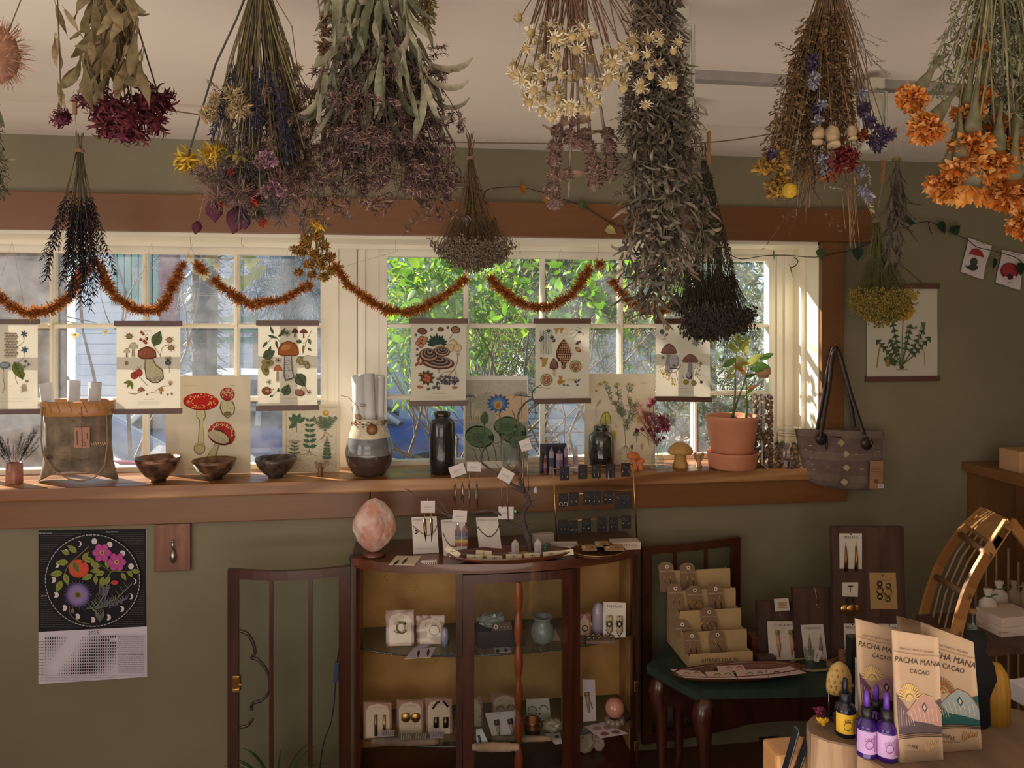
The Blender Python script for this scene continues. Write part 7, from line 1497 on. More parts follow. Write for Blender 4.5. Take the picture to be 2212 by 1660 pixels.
def feather(x, y0, y1, c1, c2, w_=3): return [(((x, y0),(x-1, y0+(y1-y0)*.3)),.7, GD_),(((x-1, y0+(y1-y0)*.3),(x, y0+(y1-y0)*.6),(x+1, y1)),[w_, w_*.8,.4], c1),(((x-2, y0+(y1-y0)*.35),(x-4, y1-8)),[w_*.6,.4], c2)]
hang('small white card with beige and dark feather earrings, outermost on the twig tree', 988,1017,34,24,-.34, feather(984,1030,1094,(150,120,104),(120,90,76))+feather(1000,1030,1090,(170,150,140),(110,84,76)))
hang('small white card with teal and beige fringe earrings', 1024,1009,30,20,.02, feather(1014,1022,1108,(96,110,104),(190,160,130),2.4)+feather(1031,1022,1106,(96,116,112),(190,160,130),2.4))
hang('small tilted white card with a pair of long thin chain earrings', 1093,1028,30,26,.5,[(((1083,1042),(1084,1070),(1085,1098)),.8,(190,150,116)),(((1095,1044),(1096,1075),(1098,1126)),1.1,(170,120,96))])
hang('small tilted white card highest on the twig tree, with looped cords', 1135,962,24,24,-.35,[(((1131,975),(1128,1020),(1134,1066)),1.2,(190,150,120)),(((1139,975),(1140,1020),(1142,1062)),1,(200,160,130))])
hang('white card with two long brown spike earrings, over the first necklace card', 924,1096,31,25,.0,[(((917,1109),(917,1122)),.8, GD_),(((917,1122),(919,1150),(920,1172)),[4,3.4,.5],(124,92,66)),(((931,1109),(932,1122)),.8, GD_),(((932,1122),(933,1150),(932,1172)),[3,2.6,.5],(124,92,66))], dy=-.05)
o = hang('white card with rainbow beaded fringe earrings', 993,1116,31,25,.07,[], dy=-.05)
for x0 in (989,1004):
    b = MB(); Yq = wloc(o).y-.003
    for i in range(7):
        for y0, y1, c_ in ((1130+abs(i-3)*5,1150,(150,116,112)),(1150,1158,(104,92,116)),(1158,1166,(110,122,128)),(1166,1174,(190,160,90)),(1174,1181,(150,76,46))): b.tube([P(x0-6+i*2, y0, Yq), P(x0-6+i*2, y1, Yq)],.0013,4, s2l(c_))
    b.build('fringe_earring', 'satin', o)
hang('white card turned backwards with a green stone beside it', 1093,1109,33,27,.02,[(((1114,1106),),5,(120,170,140))], dy=-.01)
b = MB(); q = P(1157,1058, YB6); b.lathe([(.0001,-.014),(.006,-.011),(.008,-.004),(.004,.006),(.0001,.011)],10, q, s2l((190,180,196))); b.tube([P(1158,905, YB6), q+V((0,0,.01))],.0004,3, s2l(SV)); tag(b.build('stone_pendant', 'gloss'), 'pale drop-shaped stone pendant hanging from the twig tip on a fine chain', 'pendant')
# wooden slab, crystals, boxes
b = MB(); b.lathe([(.0001,0),(.10,0),(.105,.004),(.10,.010),(.0001,.011)],30, G(1150,1193, ZT6)+V((0,0,0)), s2l((176,150,118)),1,.5, wob=lambda a, z: .04*math.sin(a*3)); tag(b.build('wooden_slab', 'matte'), 'pale thin wooden slab under the twig tree foot', 'board')
def quartz(px, py, w_, h, lb, cols, ang=0, y=0): 
    c = G(px, py, ZT6+.011)+V((0, y, 0)); k = S(c); b = MB(); n = 6
    for r_, z in ((w_*.5,0),(w_*.52, h*.72),(.2, h)): b.v += [tuple(c+V((math.cos(TAU*j/n+.3)*r_*k, math.sin(TAU*j/n+.3)*r_*k, z*k))) for j in range(n)]
    for i in range(2):
        for j in range(n): a = i*n+j; d = i*n+(j+1) % n; b.face((a, d, d+n, a+n), jit(s2l(cols),.15))
    b.face(range(n-1,-1,-1), s2l(cols)); return tag(b.build('quartz_point', 'gloss'), lb, 'crystal')
quartz(1113,1197,17,32, 'clear quartz point on the side of the necklace cards', (190,182,176)); quartz(1162,1196,17,32, 'milky quartz point right of the twig tree foot', (200,192,196)); quartz(1180,1195,14,24, 'dark green stone cube beside the milky quartz point', (62,92,76))
def bx(label, c, d, rz, col, name='box', m='card', draw=None, open_=False):
    o = thing(name, label, 'box', c); rt = rotz(rz); b = MB(); t = .0015
    if open_:
        for q, s in (((0,0, t/2),(d[0], d[1], t)),((d[0]/2,0, d[2]/2),(t, d[1], d[2])),((-d[0]/2,0, d[2]/2),(t, d[1], d[2])),((0, d[1]/2, d[2]/2),(d[0], t, d[2])),((0,-d[1]/2, d[2]/2),(d[0], t, d[2]))): b.box(V(c)+rt @ V(q), s, rt, s2l(col))
    else: b.rbox(V(c)+V((0,0, d[2]/2)), d, .0015, rt, s2l(col))
    b.build('body', m, o); return o
q = G(1176,1180, ZT6); o = bx("crumpled white paper box leaning behind the milky quartz point", q+V((0,.03,0)),(.075,.03,.035),.2,(186,172,166))
o = bx('open white card tray under the foot of the wire earring rack', G(1216,1189, ZT6)+V((.005,.0,0)),(.09,.05,.022),-.1,(190,176,168), open_=True)
o = bx('small white box with lettering on its side, beside the gold tray', G(1353,1188, ZT6)+V((0,.02,0)),(.10,.05,.026),0,(196,178,164)); c = wloc(o); pr = Print((0, c.y-.0255,0)); pr.text('NEW MOON', 1350,1179,7,(120,90,80)); pr.done(o, m='ink_opaque')
# oval tray with tiny ring cards
c = G(1102,1210, ZT6); o = thing('wooden_tray', 'long shallow oval wooden dish holding tiny cream cross-stud cards', 'tray', c); k = S(c)
b = MB(); b.lathe([(.0001,.001),(90*k, .001),(128*k, .016),(137*k, .025),(134*k, .026),(122*k, .018),(86*k, .005),(.0001,.005)],44, c, None, 1,.34); b.build('body', 'mahogany_top', o)
for i, (x, y, a) in enumerate(((978,1193,.5),(1025,1205,.03),(1068,1207,.02),(1110,1204,0),(1150,1202,-.06),(1190,1198,-.1),(1222,1195,-.12),(1045,1196,.05))):
    w_, h_ = 34,12; ca, sa = math.cos(a), math.sin(a); cor = [(x+u*ca-v*sa, y+u*sa+v*ca) for u, v in ((-w_/2,-h_/2),(w_/2,-h_/2),(w_/2, h_/2),(-w_/2, h_/2))]
    lb = ('steeply tilted cream stud card at the lamp end of the oval dish', 'cream stud card second from the lamp end of the oval dish', 'small narrow cream card in the middle of the oval dish front', 'cream cross-stud card right of the middle of the oval dish', 'cream cross-stud card below the milky quartz point', 'cream cross-stud card below the dark green stone', 'last cream stud card at the gold tray end of the oval dish', 'white name card standing behind the stud cards in the oval dish')[i]
    o2, a_, n_ = card(lb, cor, Y=c.y-.022 if i < 7 else c.y+.0, draw=lambda p: (p.line([(x-6, y-1),(x+6, y-1)],.9,(90,76,60),0), p.line([(x, y-5),(x, y+4)],.9,(90,76,60),0)), col=(226,212,180), grp='stud cards in the oval dish', name='stud_card')
flat('cream flat card with two brass leaf earrings at the front edge near the salt lamp', ((856,1201),(911,1202),(895,1221),(840,1220)), ZT6, None, (214,202,180)); 
for x, y in ((853,1217),(872,1213)): b = MB(); a_ = G(x+8, y-7, ZT6+.004); q = G(x-4, y+6, ZT6+.004); b.tube([a_, a_.lerp(q, .5), q],[.002,.005,.001],6, s2l((96,80,52)), flat=.4); tag(b.build('leaf_earring', 'metal'), 'brass leaf earring on the flat cream card, '+('nearer the lamp' if x < 860 else 'nearer the dish'), 'earring')
b = MB(); b.rbox(G(927,1216, ZT6)+V((0,0,.004)),(.05,.012,.008),.002, col=s2l((206,196,184))); [b.ball(G(914+i*4,1219, ZT6)+V((0,-.003,.003)),.002,6,4, s2l((220,214,206))) for i in range(8)]; tag(b.build('beaded_clip', 'satin'), 'white beaded hair clip lying at the front edge of the cabinet top', 'hair clip')
# wire rack with black cards
Yr = G(1290,1180, ZT6).y+.03; o = thing('earring_rack', 'thin brass wire stand with three bars carrying small black jewellery cards', 'rack', P(1290,1165, Yr)); WR = s2l((206,160,110)); k = S(P(1290,1100, Yr))
zb = ZT6+.0015; pl, prr = P(1203,1168, Yr), P(1376,1163, Yr); pl.z = zb; prr.z = zb
MB().tube([pl, P(1195,1013, Yr)],1.8*k, 6, WR).build('post', 'metal', o); MB().tube([prr, P(1367,1003, Yr)],1.8*k, 6, WR).build('post', 'metal', o)
MB().tube([pl, pl+V((0,-.03,0)), prr+V((0,-.03,0)), prr],1.8*k, 6, WR).build('foot', 'metal', o)
for a_, b_ in (((1195,1013),(1367,1003)),((1198,1071),(1370,1059)),((1201,1127),(1373,1117))): MB().tube([P(*a_, Yr), P(*b_, Yr)],1.5*k, 6, WR).build('bar', 'metal', o)
RK = [(1220,1024,0),(1259,1021,1),(1288,1019,2),(1319,1018,3),(1352,1016,4),(1217,1082,5),(1240,1079,6),(1270,1077,7),(1289,1078,8),(1313,1076,9),(1216,1140,11),(1238,1140,12),(1267,1136,13),(1300,1135,14),(1326,1134,15),(1353,1129,16)]
dn = ['long silver drops, first on the top bar', 'slanted silver bars, second on the top bar', 'silver hoops reaching past the card, middle of the top bar', 'dangling silver clusters, fourth on the top bar', 'silver arcs, last on the top bar', 'bright silver open circles, first on the middle bar', 'round white studs, second on the middle bar', 'faint dark studs, third on the middle bar', 'stacked gold drops, fourth on the middle bar', 'tiny pearl studs, fifth on the middle bar', '', 'slanted leaves, first on the bottom bar', 'crescent studs, second on the bottom bar', 'pale oval studs, third on the bottom bar', 'thin crossed bars, fourth on the bottom bar', 'mixed tiny studs, fifth on the bottom bar', 'silver wing studs, last on the bottom bar']
for x, y, i in RK:
    o2, a_, n_ = card('black card with '+dn[i],((x-10, y-15),(x+10, y-16),(x+10, y+14),(x-10, y+15)), Y=Yr-.004-(.003 if i in (6,8,12) else 0), draw=lambda p: (p.text('new', x-5, y-9,2.8,(120,112,110)), p.text('moon', x, y-5,3.2,(110,104,102))), col=(44,40,42), grp='black jewellery cards on the wire rack', name='jewellery_card')
    s_ = [((x-5, y+4),(x-6, y+11)),((x-5, y+7),(x-2, y+2)),((x-5, y),(x-4, y+8),(x-5, y+17)),((x-5, y),(x-5, y+18),(x-3, y+22)), ring(x-5, y+5,3,2.6,5), ring(x-5, y+8,4),((x-5, y+6),),((x-4, y+6),),((x-5, y+4),(x-5, y+10)),((x-5, y+4),),0,((x-5, y+6),(x-3, y+2)), ring(x-4, y+4,3,0,3),((x-5, y+6),),((x-5, y+3),(x-4, y+8)),((x-5, y+5),),((x-8, y+3),(x-3, y+2))][i]
    jewel(o2, a_, n_, [(tuple(s_),.9 if len(s_) > 1 else 1.8, SV),(tuple((2*x-u, v) for u, v in s_),.9 if len(s_) > 1 else 1.8, SV)], off=.001)
    b = MB(); q = P(x, y-15, Yr-.003); b.tube([q, q+V((0,.003,.004)), q+V((0,.006,0))],.0006,4, s2l((60,56,56))); b.build('hanger', 'satin', o2)
o2, a_, n_ = card('larger black card with a silver V-shaped necklace, at the end of the middle bar', ((1329,1066),(1364,1064),(1364,1099),(1328,1101)), Y=Yr-.004, draw=lambda p: p.text('new moon', 1346,1071,3,(110,104,102)), col=(44,42,46), grp='black jewellery cards on the wire rack', name='jewellery_card'); jewel(o2, a_, n_, [(((1330,1072),(1340,1080),(1348,1086),(1356,1079),(1363,1070)),.5, SV),(((1348,1086),(1348,1092)),1.2, SV)], nm='chain')
# gold tray on a wooden foot
c = G(1292,1202, ZT6); k = S(c); o = thing('brass_tray', 'round fluted brass tray on a low wooden foot holding kraft tags', 'tray', c)
MB().lathe([(.0001,0),(34*k, 0),(40*k, .006),(52*k, .010),(50*k, .013),(.0001,.013)],30, c, None, 1,.7).build('foot', 'mahogany_top', o)
b = MB(); b.lathe([(.0001,.013),(50*k, .0135),(58*k, .021),(60*k, .022),(57*k, .023),(48*k, .016),(.0001,.016)],44, c, s2l((196,150,84)),1,.8, wob=lambda a, z: .012*math.cos(a*30) if z > .02 else 0); b.build('dish', 'metal', o)
for i, (x, y, w_) in enumerate(((1272,1184,36),(1326,1184,46),(1300,1176,34))):
    flat(('kraft tag with a white ring hole at the crystal end of the brass tray', 'speckled kraft card with two studs lying across the brass tray', 'plain kraft card at the back of the brass tray')[i],((x-w_/2, y-6),(x+w_/2-4, y-7),(x+w_/2, y+5),(x-w_/2+4, y+6)), ZT6+.026, lambda p: (p.ell(x-w_*.3, y-1,4,2.6,(226,220,206)), p.ell(x-w_*.3, y-1,1.6,1.1,(40,34,30)), p.text('ZZ', x+w_*.15, y, 5,(60,50,44))),(176,140,100), grp='tags on the brass tray')
# ---------------- inside: bagged cards on the glass shelves
def pkg(label, x0, x1, yt, yb, z, draw_e, tall=0):
    o, a, n = card(label, ((x0, yt),(x1, yt+1),(x1+1, yb),(x0+1, yb+1)), z, lambda p: (p.poly([(x0+5, yb),(x0+4, yt+18),(x0+10, yt+8),((x0+x1)/2, yt+3),(x1-10, yt+8),(x1-4, yt+18),(x1-3, yb)],(206,188,168)),[p.line([((x0+x1)/2+(i-3)*4, yt+9+abs(i-3)),((x0+x1)/2+(i-3)*4, yt+12+abs(i-3))],1,(120,100,90),0) for i in range(7)]), col=(160,112,100), lean=.15, grp='bagged arch-printed earring cards')
    jewel(o, a, n, draw_e, off=.0015); b = MB(); q = [pp(x, y, a+n*.004, n) for x, y in ((x0-3, yt-3),(x1+2, yt-4),(x1+3, yb-1),(x0-2, yb))]; g = 7; b.sm = True
    for j in range(g+1):
        for i in range(g+1): p = q[0].lerp(q[1], i/g).lerp(q[3].lerp(q[2], i/g), j/g)+n*(.0025*noise.noise(V((i*1.7+x0, j*1.3,0)))); b.v.append(tuple(p))
    for j in range(g):
        for i in range(g): e = j*(g+1)+i; b.face((e, e+g+1, e+g+2, e+1))
    b.build('clear_wrapper', 'cellophane', o); return o
pkg('bagged arch card with a brass crescent, first on the upper shelf', 836,892,1322,1396, SH1,[(tuple(ring(868,1356,11,.6,5.6)),2.6,(120,104,70)),(tuple(ring(862,1356,12,-2.6,2.6)),1.6,(120,104,70))])
pkg('bagged arch card with thin wire hoops, second on the upper shelf', 902,958,1334,1392, SH1,[(tuple(ring(938,1362,11)),.8, DKB),(tuple(ring(922,1352,3)),.8, DKB)])
pkg('bagged arch card with a small ring behind the centre door post', 1249,1276,1326,1372, SH1,[(tuple(ring(1264,1358,6)),1.2, DKB)])
pkg('bagged arch card with long comb earrings, first on the lower shelf', 787,845,1518,1594, SH2,[(((812,1545),(812,1590)),3.5,(150,124,90)),(((830,1545),(830,1590)),3.5,(150,124,90))])
pkg('bagged arch card with round faceted gold disc earrings, second on the lower shelf', 858,914,1514,1588, SH2,[(((877,1551),),11, GD_),(((898,1551),),11, GD_)])
pkg('bagged arch card with black wing motif and square green drops, third on the lower shelf', 920,975,1510,1586, SH2,[(((934,1532),(944,1518),(950,1516)),2.6,(40,34,32)),(((968,1528),(960,1518),(956,1516)),2.6,(40,34,32)),(((942,1550),(942,1572)),6,(104,96,66)),(((963,1550),(963,1572)),6,(104,96,66))])
pkg('bagged arch card with hoops behind the carved bar on the lower shelf', 1062,1120,1500,1568, SH2,[(tuple(ring(1081,1534,8, PI, TAU)),.9, DKB),(tuple(ring(1104,1532,8, PI, TAU)),.9, DKB)])
pkg('bagged arch card mostly hidden by the door stile on the lower shelf', 1010,1042,1508,1570, SH2,[(tuple(ring(1034,1540,9,-1,1.5)),1, BRS)])
def stc(label, cor, z, ears, title=None, ty=0, tx=0, col=(190,180,186), lean=.2, ts=4): 
    o, a, n = card(label, cor, z, (lambda p: p.text(title, tx, ty, ts, (84,76,76), math.atan2(cor[1][1]-cor[0][1], cor[1][0]-cor[0][0]))) if title else None, col=col, lean=lean); jewel(o, a, n, ears, 'satin'); return o
MY = 'MAYANA'
sc_o = stc('white card with black and cream star-patterned bead earrings on the upper shelf', ((1304,1301),(1352,1303),(1351,1382),(1302,1376)), SH1,[(((1316,1330),(1316,1365)),7.5,(200,176,146)),(((1338,1331),(1338,1366)),7.5,(200,176,146)),(((1309,1361),(1316,1374),(1323,1361)),1.4,(60,60,56)),(((1331,1362),(1338,1376),(1345,1362)),1.4,(60,60,56))], MY, 1311,1328,(216,208,198),.1,6)
pr = Print(P(1327,1350, wloc(sc_o).y-.014),(0,-1,0))
for x in (1316,1338): pr.poly([(x+math.cos(k*PI/8)*(10 if k % 2 == 0 else 5.5),1349+math.sin(k*PI/8)*(10 if k % 2 == 0 else 5.5)) for k in range(16)],(34,38,34)); pr.ell(x, 1349,3,3,(206,186,156)); pr.ell(x, 1333,2.4,2.4,(90,60,44), n=4)
pr.done(sc_o, m='ink_opaque')
stc('tilted lilac-white card with two dark domed fringe earrings', ((1047,1541),(1112,1537),(1128,1596),(1066,1602)), SH2,[(((1072,1556),(1074,1566)),6,(60,50,44)),(((1101,1554),(1103,1564)),6,(60,50,44)),(((1074,1566),(1078,1590)),[5,2.5],(150,134,120)),(((1103,1564),(1108,1588)),[5,2.5],(150,134,120))], 'amano', 1542,1078)
stc('pale card with dark wire arch earrings behind the copper pot', ((1137,1511),(1186,1509),(1190,1556),(1138,1560)), SH2,[(tuple(ring(1150,1536,9, PI, TAU)),1,(80,76,66)),(tuple(ring(1174,1534,9, PI, TAU)),1,(80,76,66)),(((1158,1543),),2.4,(60,50,50)),(((1166,1543),),2.4,(60,50,50)),(((1141,1555),(1142,1543),(1147,1543),(1148,1555)),.9,(80,76,66))], None, col=(184,180,172))
stc('tall white card with one tan tassel earring beside the pink sphere', ((1258,1469),(1285,1469),(1288,1558),(1260,1560)), SH2,[(((1267,1496),(1268,1503)),6,(150,112,92)),(((1268,1503),(1272,1540)),[5,2],(160,140,126)),(((1272,1505),(1280,1532)),1,(110,90,80))])
stc('small blue-white card with one dark earring at the foot of the door stile', ((1028,1576),(1041,1575),(1060,1616),(1030,1618)), SH2,[(((1034,1591),),3,(50,44,50)),(((1035,1593),(1038,1614)),[2.5,4],(60,54,60))], col=(176,180,190))
flat('white card with red-brown shell earrings flat at the bow of the lower shelf', ((1262,1570),(1306,1560),(1356,1585),(1298,1595)), SH2, lambda p: (p.ell(1290,1574,10,4,(150,120,116)), p.ell(1312,1572,10,4,(150,120,116)), p.ell(1306,1586,9,4,(120,70,60)), p.ell(1330,1582,9,3.4,(120,70,60))),(186,172,178))
flat('white card with a dark stud sticking out past the door on the lower shelf', ((1176,1586),(1210,1583),(1214,1606),(1200,1608)), SH2, lambda p: p.ell(1203,1592,5,3,(60,50,50)),(186,176,184))
flat('white earring card with two dark winged earrings flat on the upper shelf', ((893,1402),(942,1399),(930,1420),(874,1424)), SH1, lambda p: (p.leaf(905,1404,1.7,18,6,(70,52,44)), p.leaf(926,1402,1.7,18,6,(70,52,44))),(186,180,190))
flat('pale earring card lying behind the winged earrings on the upper shelf', ((905,1394),(934,1391),(920,1398),(890,1402)), SH1, None, (176,170,184))
flat('small pale card at the door side of the upper shelf', ((1026,1396),(1042,1391),(1050,1399),(1030,1403)), SH1, None, (170,170,196))
flat('white card with dark stud earrings below the black box', ((1066,1400),(1102,1398),(1104,1408),(1070,1411)), SH1, lambda p: (p.ell(1075,1407,4,4,(50,40,44)), p.ell(1093,1405,4,4,(50,40,44))),(170,166,176))
for i, (x, y) in enumerate(((812,1404),(832,1412),(848,1416),(862,1418),(955,1414),(975,1412),(1032,1412),(1046,1416),(1148,1404),(1162,1400),(1170,1408))):
    c = G(x, y, SH1); b = MB(); 
    for k in range(9): q = c+V((rnd.uniform(-.012,.012), rnd.uniform(-.008,.008),.0025)); b.tube([q, q+V((rnd.uniform(-.006,.006), rnd.uniform(-.004,.004),.001))],.0012,4, s2l(SV if k % 2 else (150,110,90)))
    tag(b.build('chain_bracelet', 'metal'),['tangled silver bracelet with a star charm at the thin end of the upper shelf', 'silver chain link cluster beside the star charm bracelet', 'pale stone bracelet, middle of the trinkets by the crescent card', 'small silver trinket just before the winged earrings', 'silver chain heap beside the second post on the upper shelf', 'little silver heap half behind the second post', 'gold and silver chain heap at the glass door edge', 'small trinket heap by the small pale card', 'red beaded trinket right of the carved bar', 'thin silver trinket below the glass jar', 'small dark red beads below the glass jar'][i], 'jewellery', 'trinkets on the upper glass shelf')
b = MB(); c = G(961,1395, SH1); k = S(c); b.lathe([(8*k, 0),(9*k, 20*k),(8*k, 34*k),(.001,40*k)],6, c, s2l((150,150,180))); tag(b.build('blue_crystal', 'gloss'), 'lilac-blue crystal point beside the wire hoop card', 'crystal')
c = G(1084,1402, SH1)+V((0,.05,0)); bx('black box under the clear crystal cluster on the upper shelf', c, (.165,.08,.055),.02,(34,34,46), m='satin'); zt_ = SH1+.056
bm = bmesh.new(); bmesh.ops.create_icosphere(bm, subdivisions=3, radius=1)
for v in bm.verts: d = v.co.normalized(); f = 1+.35*noise.noise(d*3.3); v.co = V((d.x*.045*f, d.y*.028*f, max(0,(d.z*.9+.75)*.026*f)))
b = MB(); b.addbm(bm, Matrix.Translation(c+V((-.028,0,.056))), s2l((150,158,156))); tag(b.build('crystal_cluster', 'gloss'), 'rough clear crystal cluster on the black box', 'crystal')
card('tiny kraft tag with a white ring hole leaning on the clear crystal cluster', ((1062,1350),(1104,1342),(1107,1362),(1064,1364)), SH1+.056, lambda p: (p.ell(1071,1355,5,5,(200,196,186)), p.ell(1071,1355,2,2,(40,34,30)), p.text('> < <', 1090,1356,6,(180,160,130))), col=(96,80,70), name='kraft_tag')
c = G(1172,1390, SH1); k = S(c); b = MB(); b.lathe([(14*k, 0),(23*k, 10*k),(26*k, 25*k),(23*k, 39*k),(17*k, 47*k),(18*k, 53*k),(23*k, 58*k),(20*k, 58*k),(14*k, 47*k),(24*k, 25*k),(12*k, 3*k),(.001,3*k)],30, c, s2l((132,140,138))); tag(b.build('glass_jar', 'gloss'), 'round blue-grey glazed jar on the upper shelf', 'jar')
stc('tall thin card leaning on the round glazed jar', ((1172,1336),(1188,1340),(1210,1382),(1194,1388)), SH1,[(((1186,1352),(1196,1372)),3,(120,90,70))], col=(150,132,112))
c = G(1293,1372, SH1); k = S(c); b = MB(); b.lathe([(13*k, 0),(15*k, 20*k),(15*k, 52*k),(10*k, 66*k),(.001,70*k)],6, c, s2l((170,160,178)),1,.6); tag(b.build('amethyst_slab', 'gloss'), 'pale lilac quartz slab behind the star earring card', 'crystal')
c = G(1296,1386, SH1); o = thing('ring_holder', 'small dark pad with a row of gold and silver rings', 'ring holder', c); MB().rbox(c+V((0,0,.006)),(.10,.05,.012),.003, rotz(-.12), s2l((120,100,84))).build('pad', 'matte', o)
for i in range(10): b = MB(); q = c+V((-.04+.019*(i % 5),-.012+.02*(i//5),.014)); b.tube([q+V((math.cos(a*TAU/10)*.006,0, math.sin(a*TAU/10)*.006)) for a in range(11)],.0012,5, s2l((206,170,110) if i % 3 else SV)); b.build('ring', 'metal', o)
def driftwood(label, x0, x1, y, z, h, col, seed):
    a_, q = G(x0, y, z), G(x1, y, z); n = 14; b = MB(); pts = [a_.lerp(q, i/n)+V((0,0, h*.5+.003*noise.noise(V((i, seed, 0))))) for i in range(n+1)]
    b.tube(pts, [h*.5*(.45+.55*math.sin(PI*min(1, max(0,(i+.6)/(n+1.2))))**.5)*(1+.18*noise.noise(V((i*.8, seed, 2)))) for i in range(n+1)],9, s2l(col)); return tag(b.build('driftwood', 'bark'), label, 'driftwood')
driftwood('flat grey driftwood piece with little cards at the end of the lower shelf', 803,948,1612, SH2,.028,(120,102,92),1); driftwood('pale driftwood stick across the foot of the lilac-white card', 1060,1192,1604, SH2,.022,(136,120,96),2); driftwood('thick pale driftwood log lying in front on the lower shelf behind the glass door', 1020,1122,1625, SH2,.03,(170,146,126),5)
for i, (x, y) in enumerate(((838,1584),(876,1592),(908,1590),(945,1588))): flat(('tiny pale card with bars, first on the grey driftwood', 'silver fringe clip, second on the grey driftwood', 'silver fringe clip, third on the grey driftwood', 'tiny pale card with hoops, last on the grey driftwood')[i],((x-15, y-6),(x+15, y-7),(x+13, y+6),(x-17, y+7)), SH2+.028, lambda p: [p.line([(x-8+k*5, y-5),(x-10+k*5, y+6)],1,(70,66,70) if i in (0,3) else (200,190,170),0) for k in range(5)],(160,152,160) if i in (0,3) else (110,100,92), grp='tiny cards on the grey driftwood')
c = G(1150,1588, SH2); k = S(c); b = MB(); b.lathe([(14*k, 0),(18*k, 6*k),(19*k, 22*k),(16*k, 28*k),(18*k, 33*k),(15*k, 32*k),(15*k, 6*k),(.001,5*k)],24, c, s2l((150,96,60))); tag(b.build('copper_pot', 'metal'), 'small round copper pot catching light on the lower shelf', 'pot')
bm = bmesh.new(); bmesh.ops.create_icosphere(bm, subdivisions=3, radius=1)
for v in bm.verts: d = v.co.normalized(); f = 1+.4*noise.noise(d*3+V((5,0,0))); v.co = V((d.x*.034*f, d.y*.022*f, max(0,(d.z*.9+.7)*.022*f)))
b = MB(); b.addbm(bm, Matrix.Translation(G(1194,1578, SH2)), s2l((170,158,140))); tag(b.build('quartz_lump', 'gloss'), 'glittering cream quartz lump behind the door stile on the lower shelf', 'crystal')
c = G(1328,1566, SH2); k = S(c); b = MB(); b.ball(c+V((0,0,36*k)),21*k, 24,14, s2l((190,132,116))); tag(b.build('stone_sphere', 'gloss'), 'polished pink stone sphere on a bubbled glass ring', 'sphere')
b = MB()
for j in range(9): a = TAU*j/9; b.ball(c+V((math.cos(a)*15*k, math.sin(a)*15*k, 9*k)),8*k, 10,6, s2l((120,110,100)))
b.lathe([(10*k, 0),(18*k, 0),(17*k, 8*k),(10*k, 8*k)],20, c, s2l((120,110,100))); tag(b.build('ring_stand', 'gloss'), 'bubbled glass ring stand under the pink sphere', 'stand')
for i, (x, y, s_) in enumerate(((1308,1664,.036),(1342,1664,.02))):
    bm = bmesh.new(); bmesh.ops.create_icosphere(bm, subdivisions=3, radius=1); c = G(x, y+70,.10)+V((0,.06,0))
    for v in bm.verts: d = v.co.normalized(); f = 1+.3*noise.noise(d*2+V((i*5,0,0))); v.co = V((d.x*s_*f, d.y*s_*.6*f, max(0,(d.z+.85)*s_*1.2*f)))
    b = MB(); b.addbm(bm, Matrix.Translation(V((c.x, -.15,.101))), s2l((176,160,146))); tag(b.build('white_stone', 'matte'),('large pale rough stone on the cabinet floor', 'smaller pale stone touching the large one on the cabinet floor', 'pale stone on the cabinet floor under the arch cards')[i], 'stone')
# spider plant
c = V((P(600,1660,-.40).x, -.42,0)); o = thing('spider_plant', 'dark green spider plant with arching strap leaves at the foot of the open cabinet door', 'potted plant', c)
MB().lathe([(.06,0),(.075,.15),(.078,.17),(.07,.17),(.0001,.15)],24, c).build('pot', 'terracotta', o)
for i in range(34):
    a = rnd.uniform(0, TAU); b = MB(); el = rnd.uniform(.5,1.4); d = V((math.cos(a)*math.cos(el), math.sin(a)*math.cos(el)*.6, math.sin(el))); b.strip(c+V((0,0,.16)), d, V((0,0,-1)), rnd.uniform(.16,.28),.012,1.6,8, jit(s2l((60,84,46)),.25), fold=.3, shape=lambda t: 1-t*.85); b.build('leaf', 'live_leaf', o)
# ================================================================ green-topped table with jewellery displays
ZB = .45
mat('green_top', (40,60,50),(28,44,38), rough=.6, scale=30, bmp=.3); wood('old_board', (84,60,50),(58,40,34), 'Z', 12,.6, ring=4)
def prism(b, pts, z0, z1, col=None):
    n = len(pts); k = len(b.v); b.v += [(p.x, p.y, z0) for p in pts]+[(p.x, p.y, z1) for p in pts]; b.face(range(k+n-1, k-1,-1), col); b.face(range(k+n, k+2*n), col)
    for i in range(n): b.face((k+i, k+(i+1) % n, k+n+(i+1) % n, k+n+i), col)
    return b
tq = [G(1499,1494, ZB), G(1900,1484, ZB), G(1960,1440, ZB), G(1900,1405, ZB), G(1440,1405, ZB), G(1397,1437, ZB)]; tq[3].y = tq[4].y = -.16
c = (tq[0]+tq[3])/2; c.z = 0; tb = thing('side_table', 'dark carved wooden side table with a worn green top', 'table', c)
if (tq[1]-tq[0]).cross(tq[5]-tq[0]).z < 0: tq = tq[::-1]
prism(MB(), tq, ZB-.028, ZB).build('top', 'green_top', tb)
cen = sum(tq, V())/len(tq); ti = [cen+(p-cen)*.93 for p in tq]; ti2 = [p for p in ti]
b = MB(); n = len(ti)
for i in range(n):
    a_, d_ = ti[i], ti[(i+1) % n]
    for j in range(10): 
        u0, u1 = j/10,(j+1)/10; h0, h1 = [.115-.035*math.sin(PI*u) for u in (u0, u1)]; p, q = a_.lerp(d_, u0), a_.lerp(d_, u1); b.poly([(p.x, p.y, ZB-.028),(p.x, p.y, ZB-.028-h0),(q.x, q.y, ZB-.028-h1),(q.x, q.y, ZB-.028)]); b.poly([(q.x, q.y, ZB-.028),(q.x, q.y, ZB-.028-h1),(p.x, p.y, ZB-.028-h0),(p.x, p.y, ZB-.028)])
b.build('apron', 'dark_mahogany', tb)
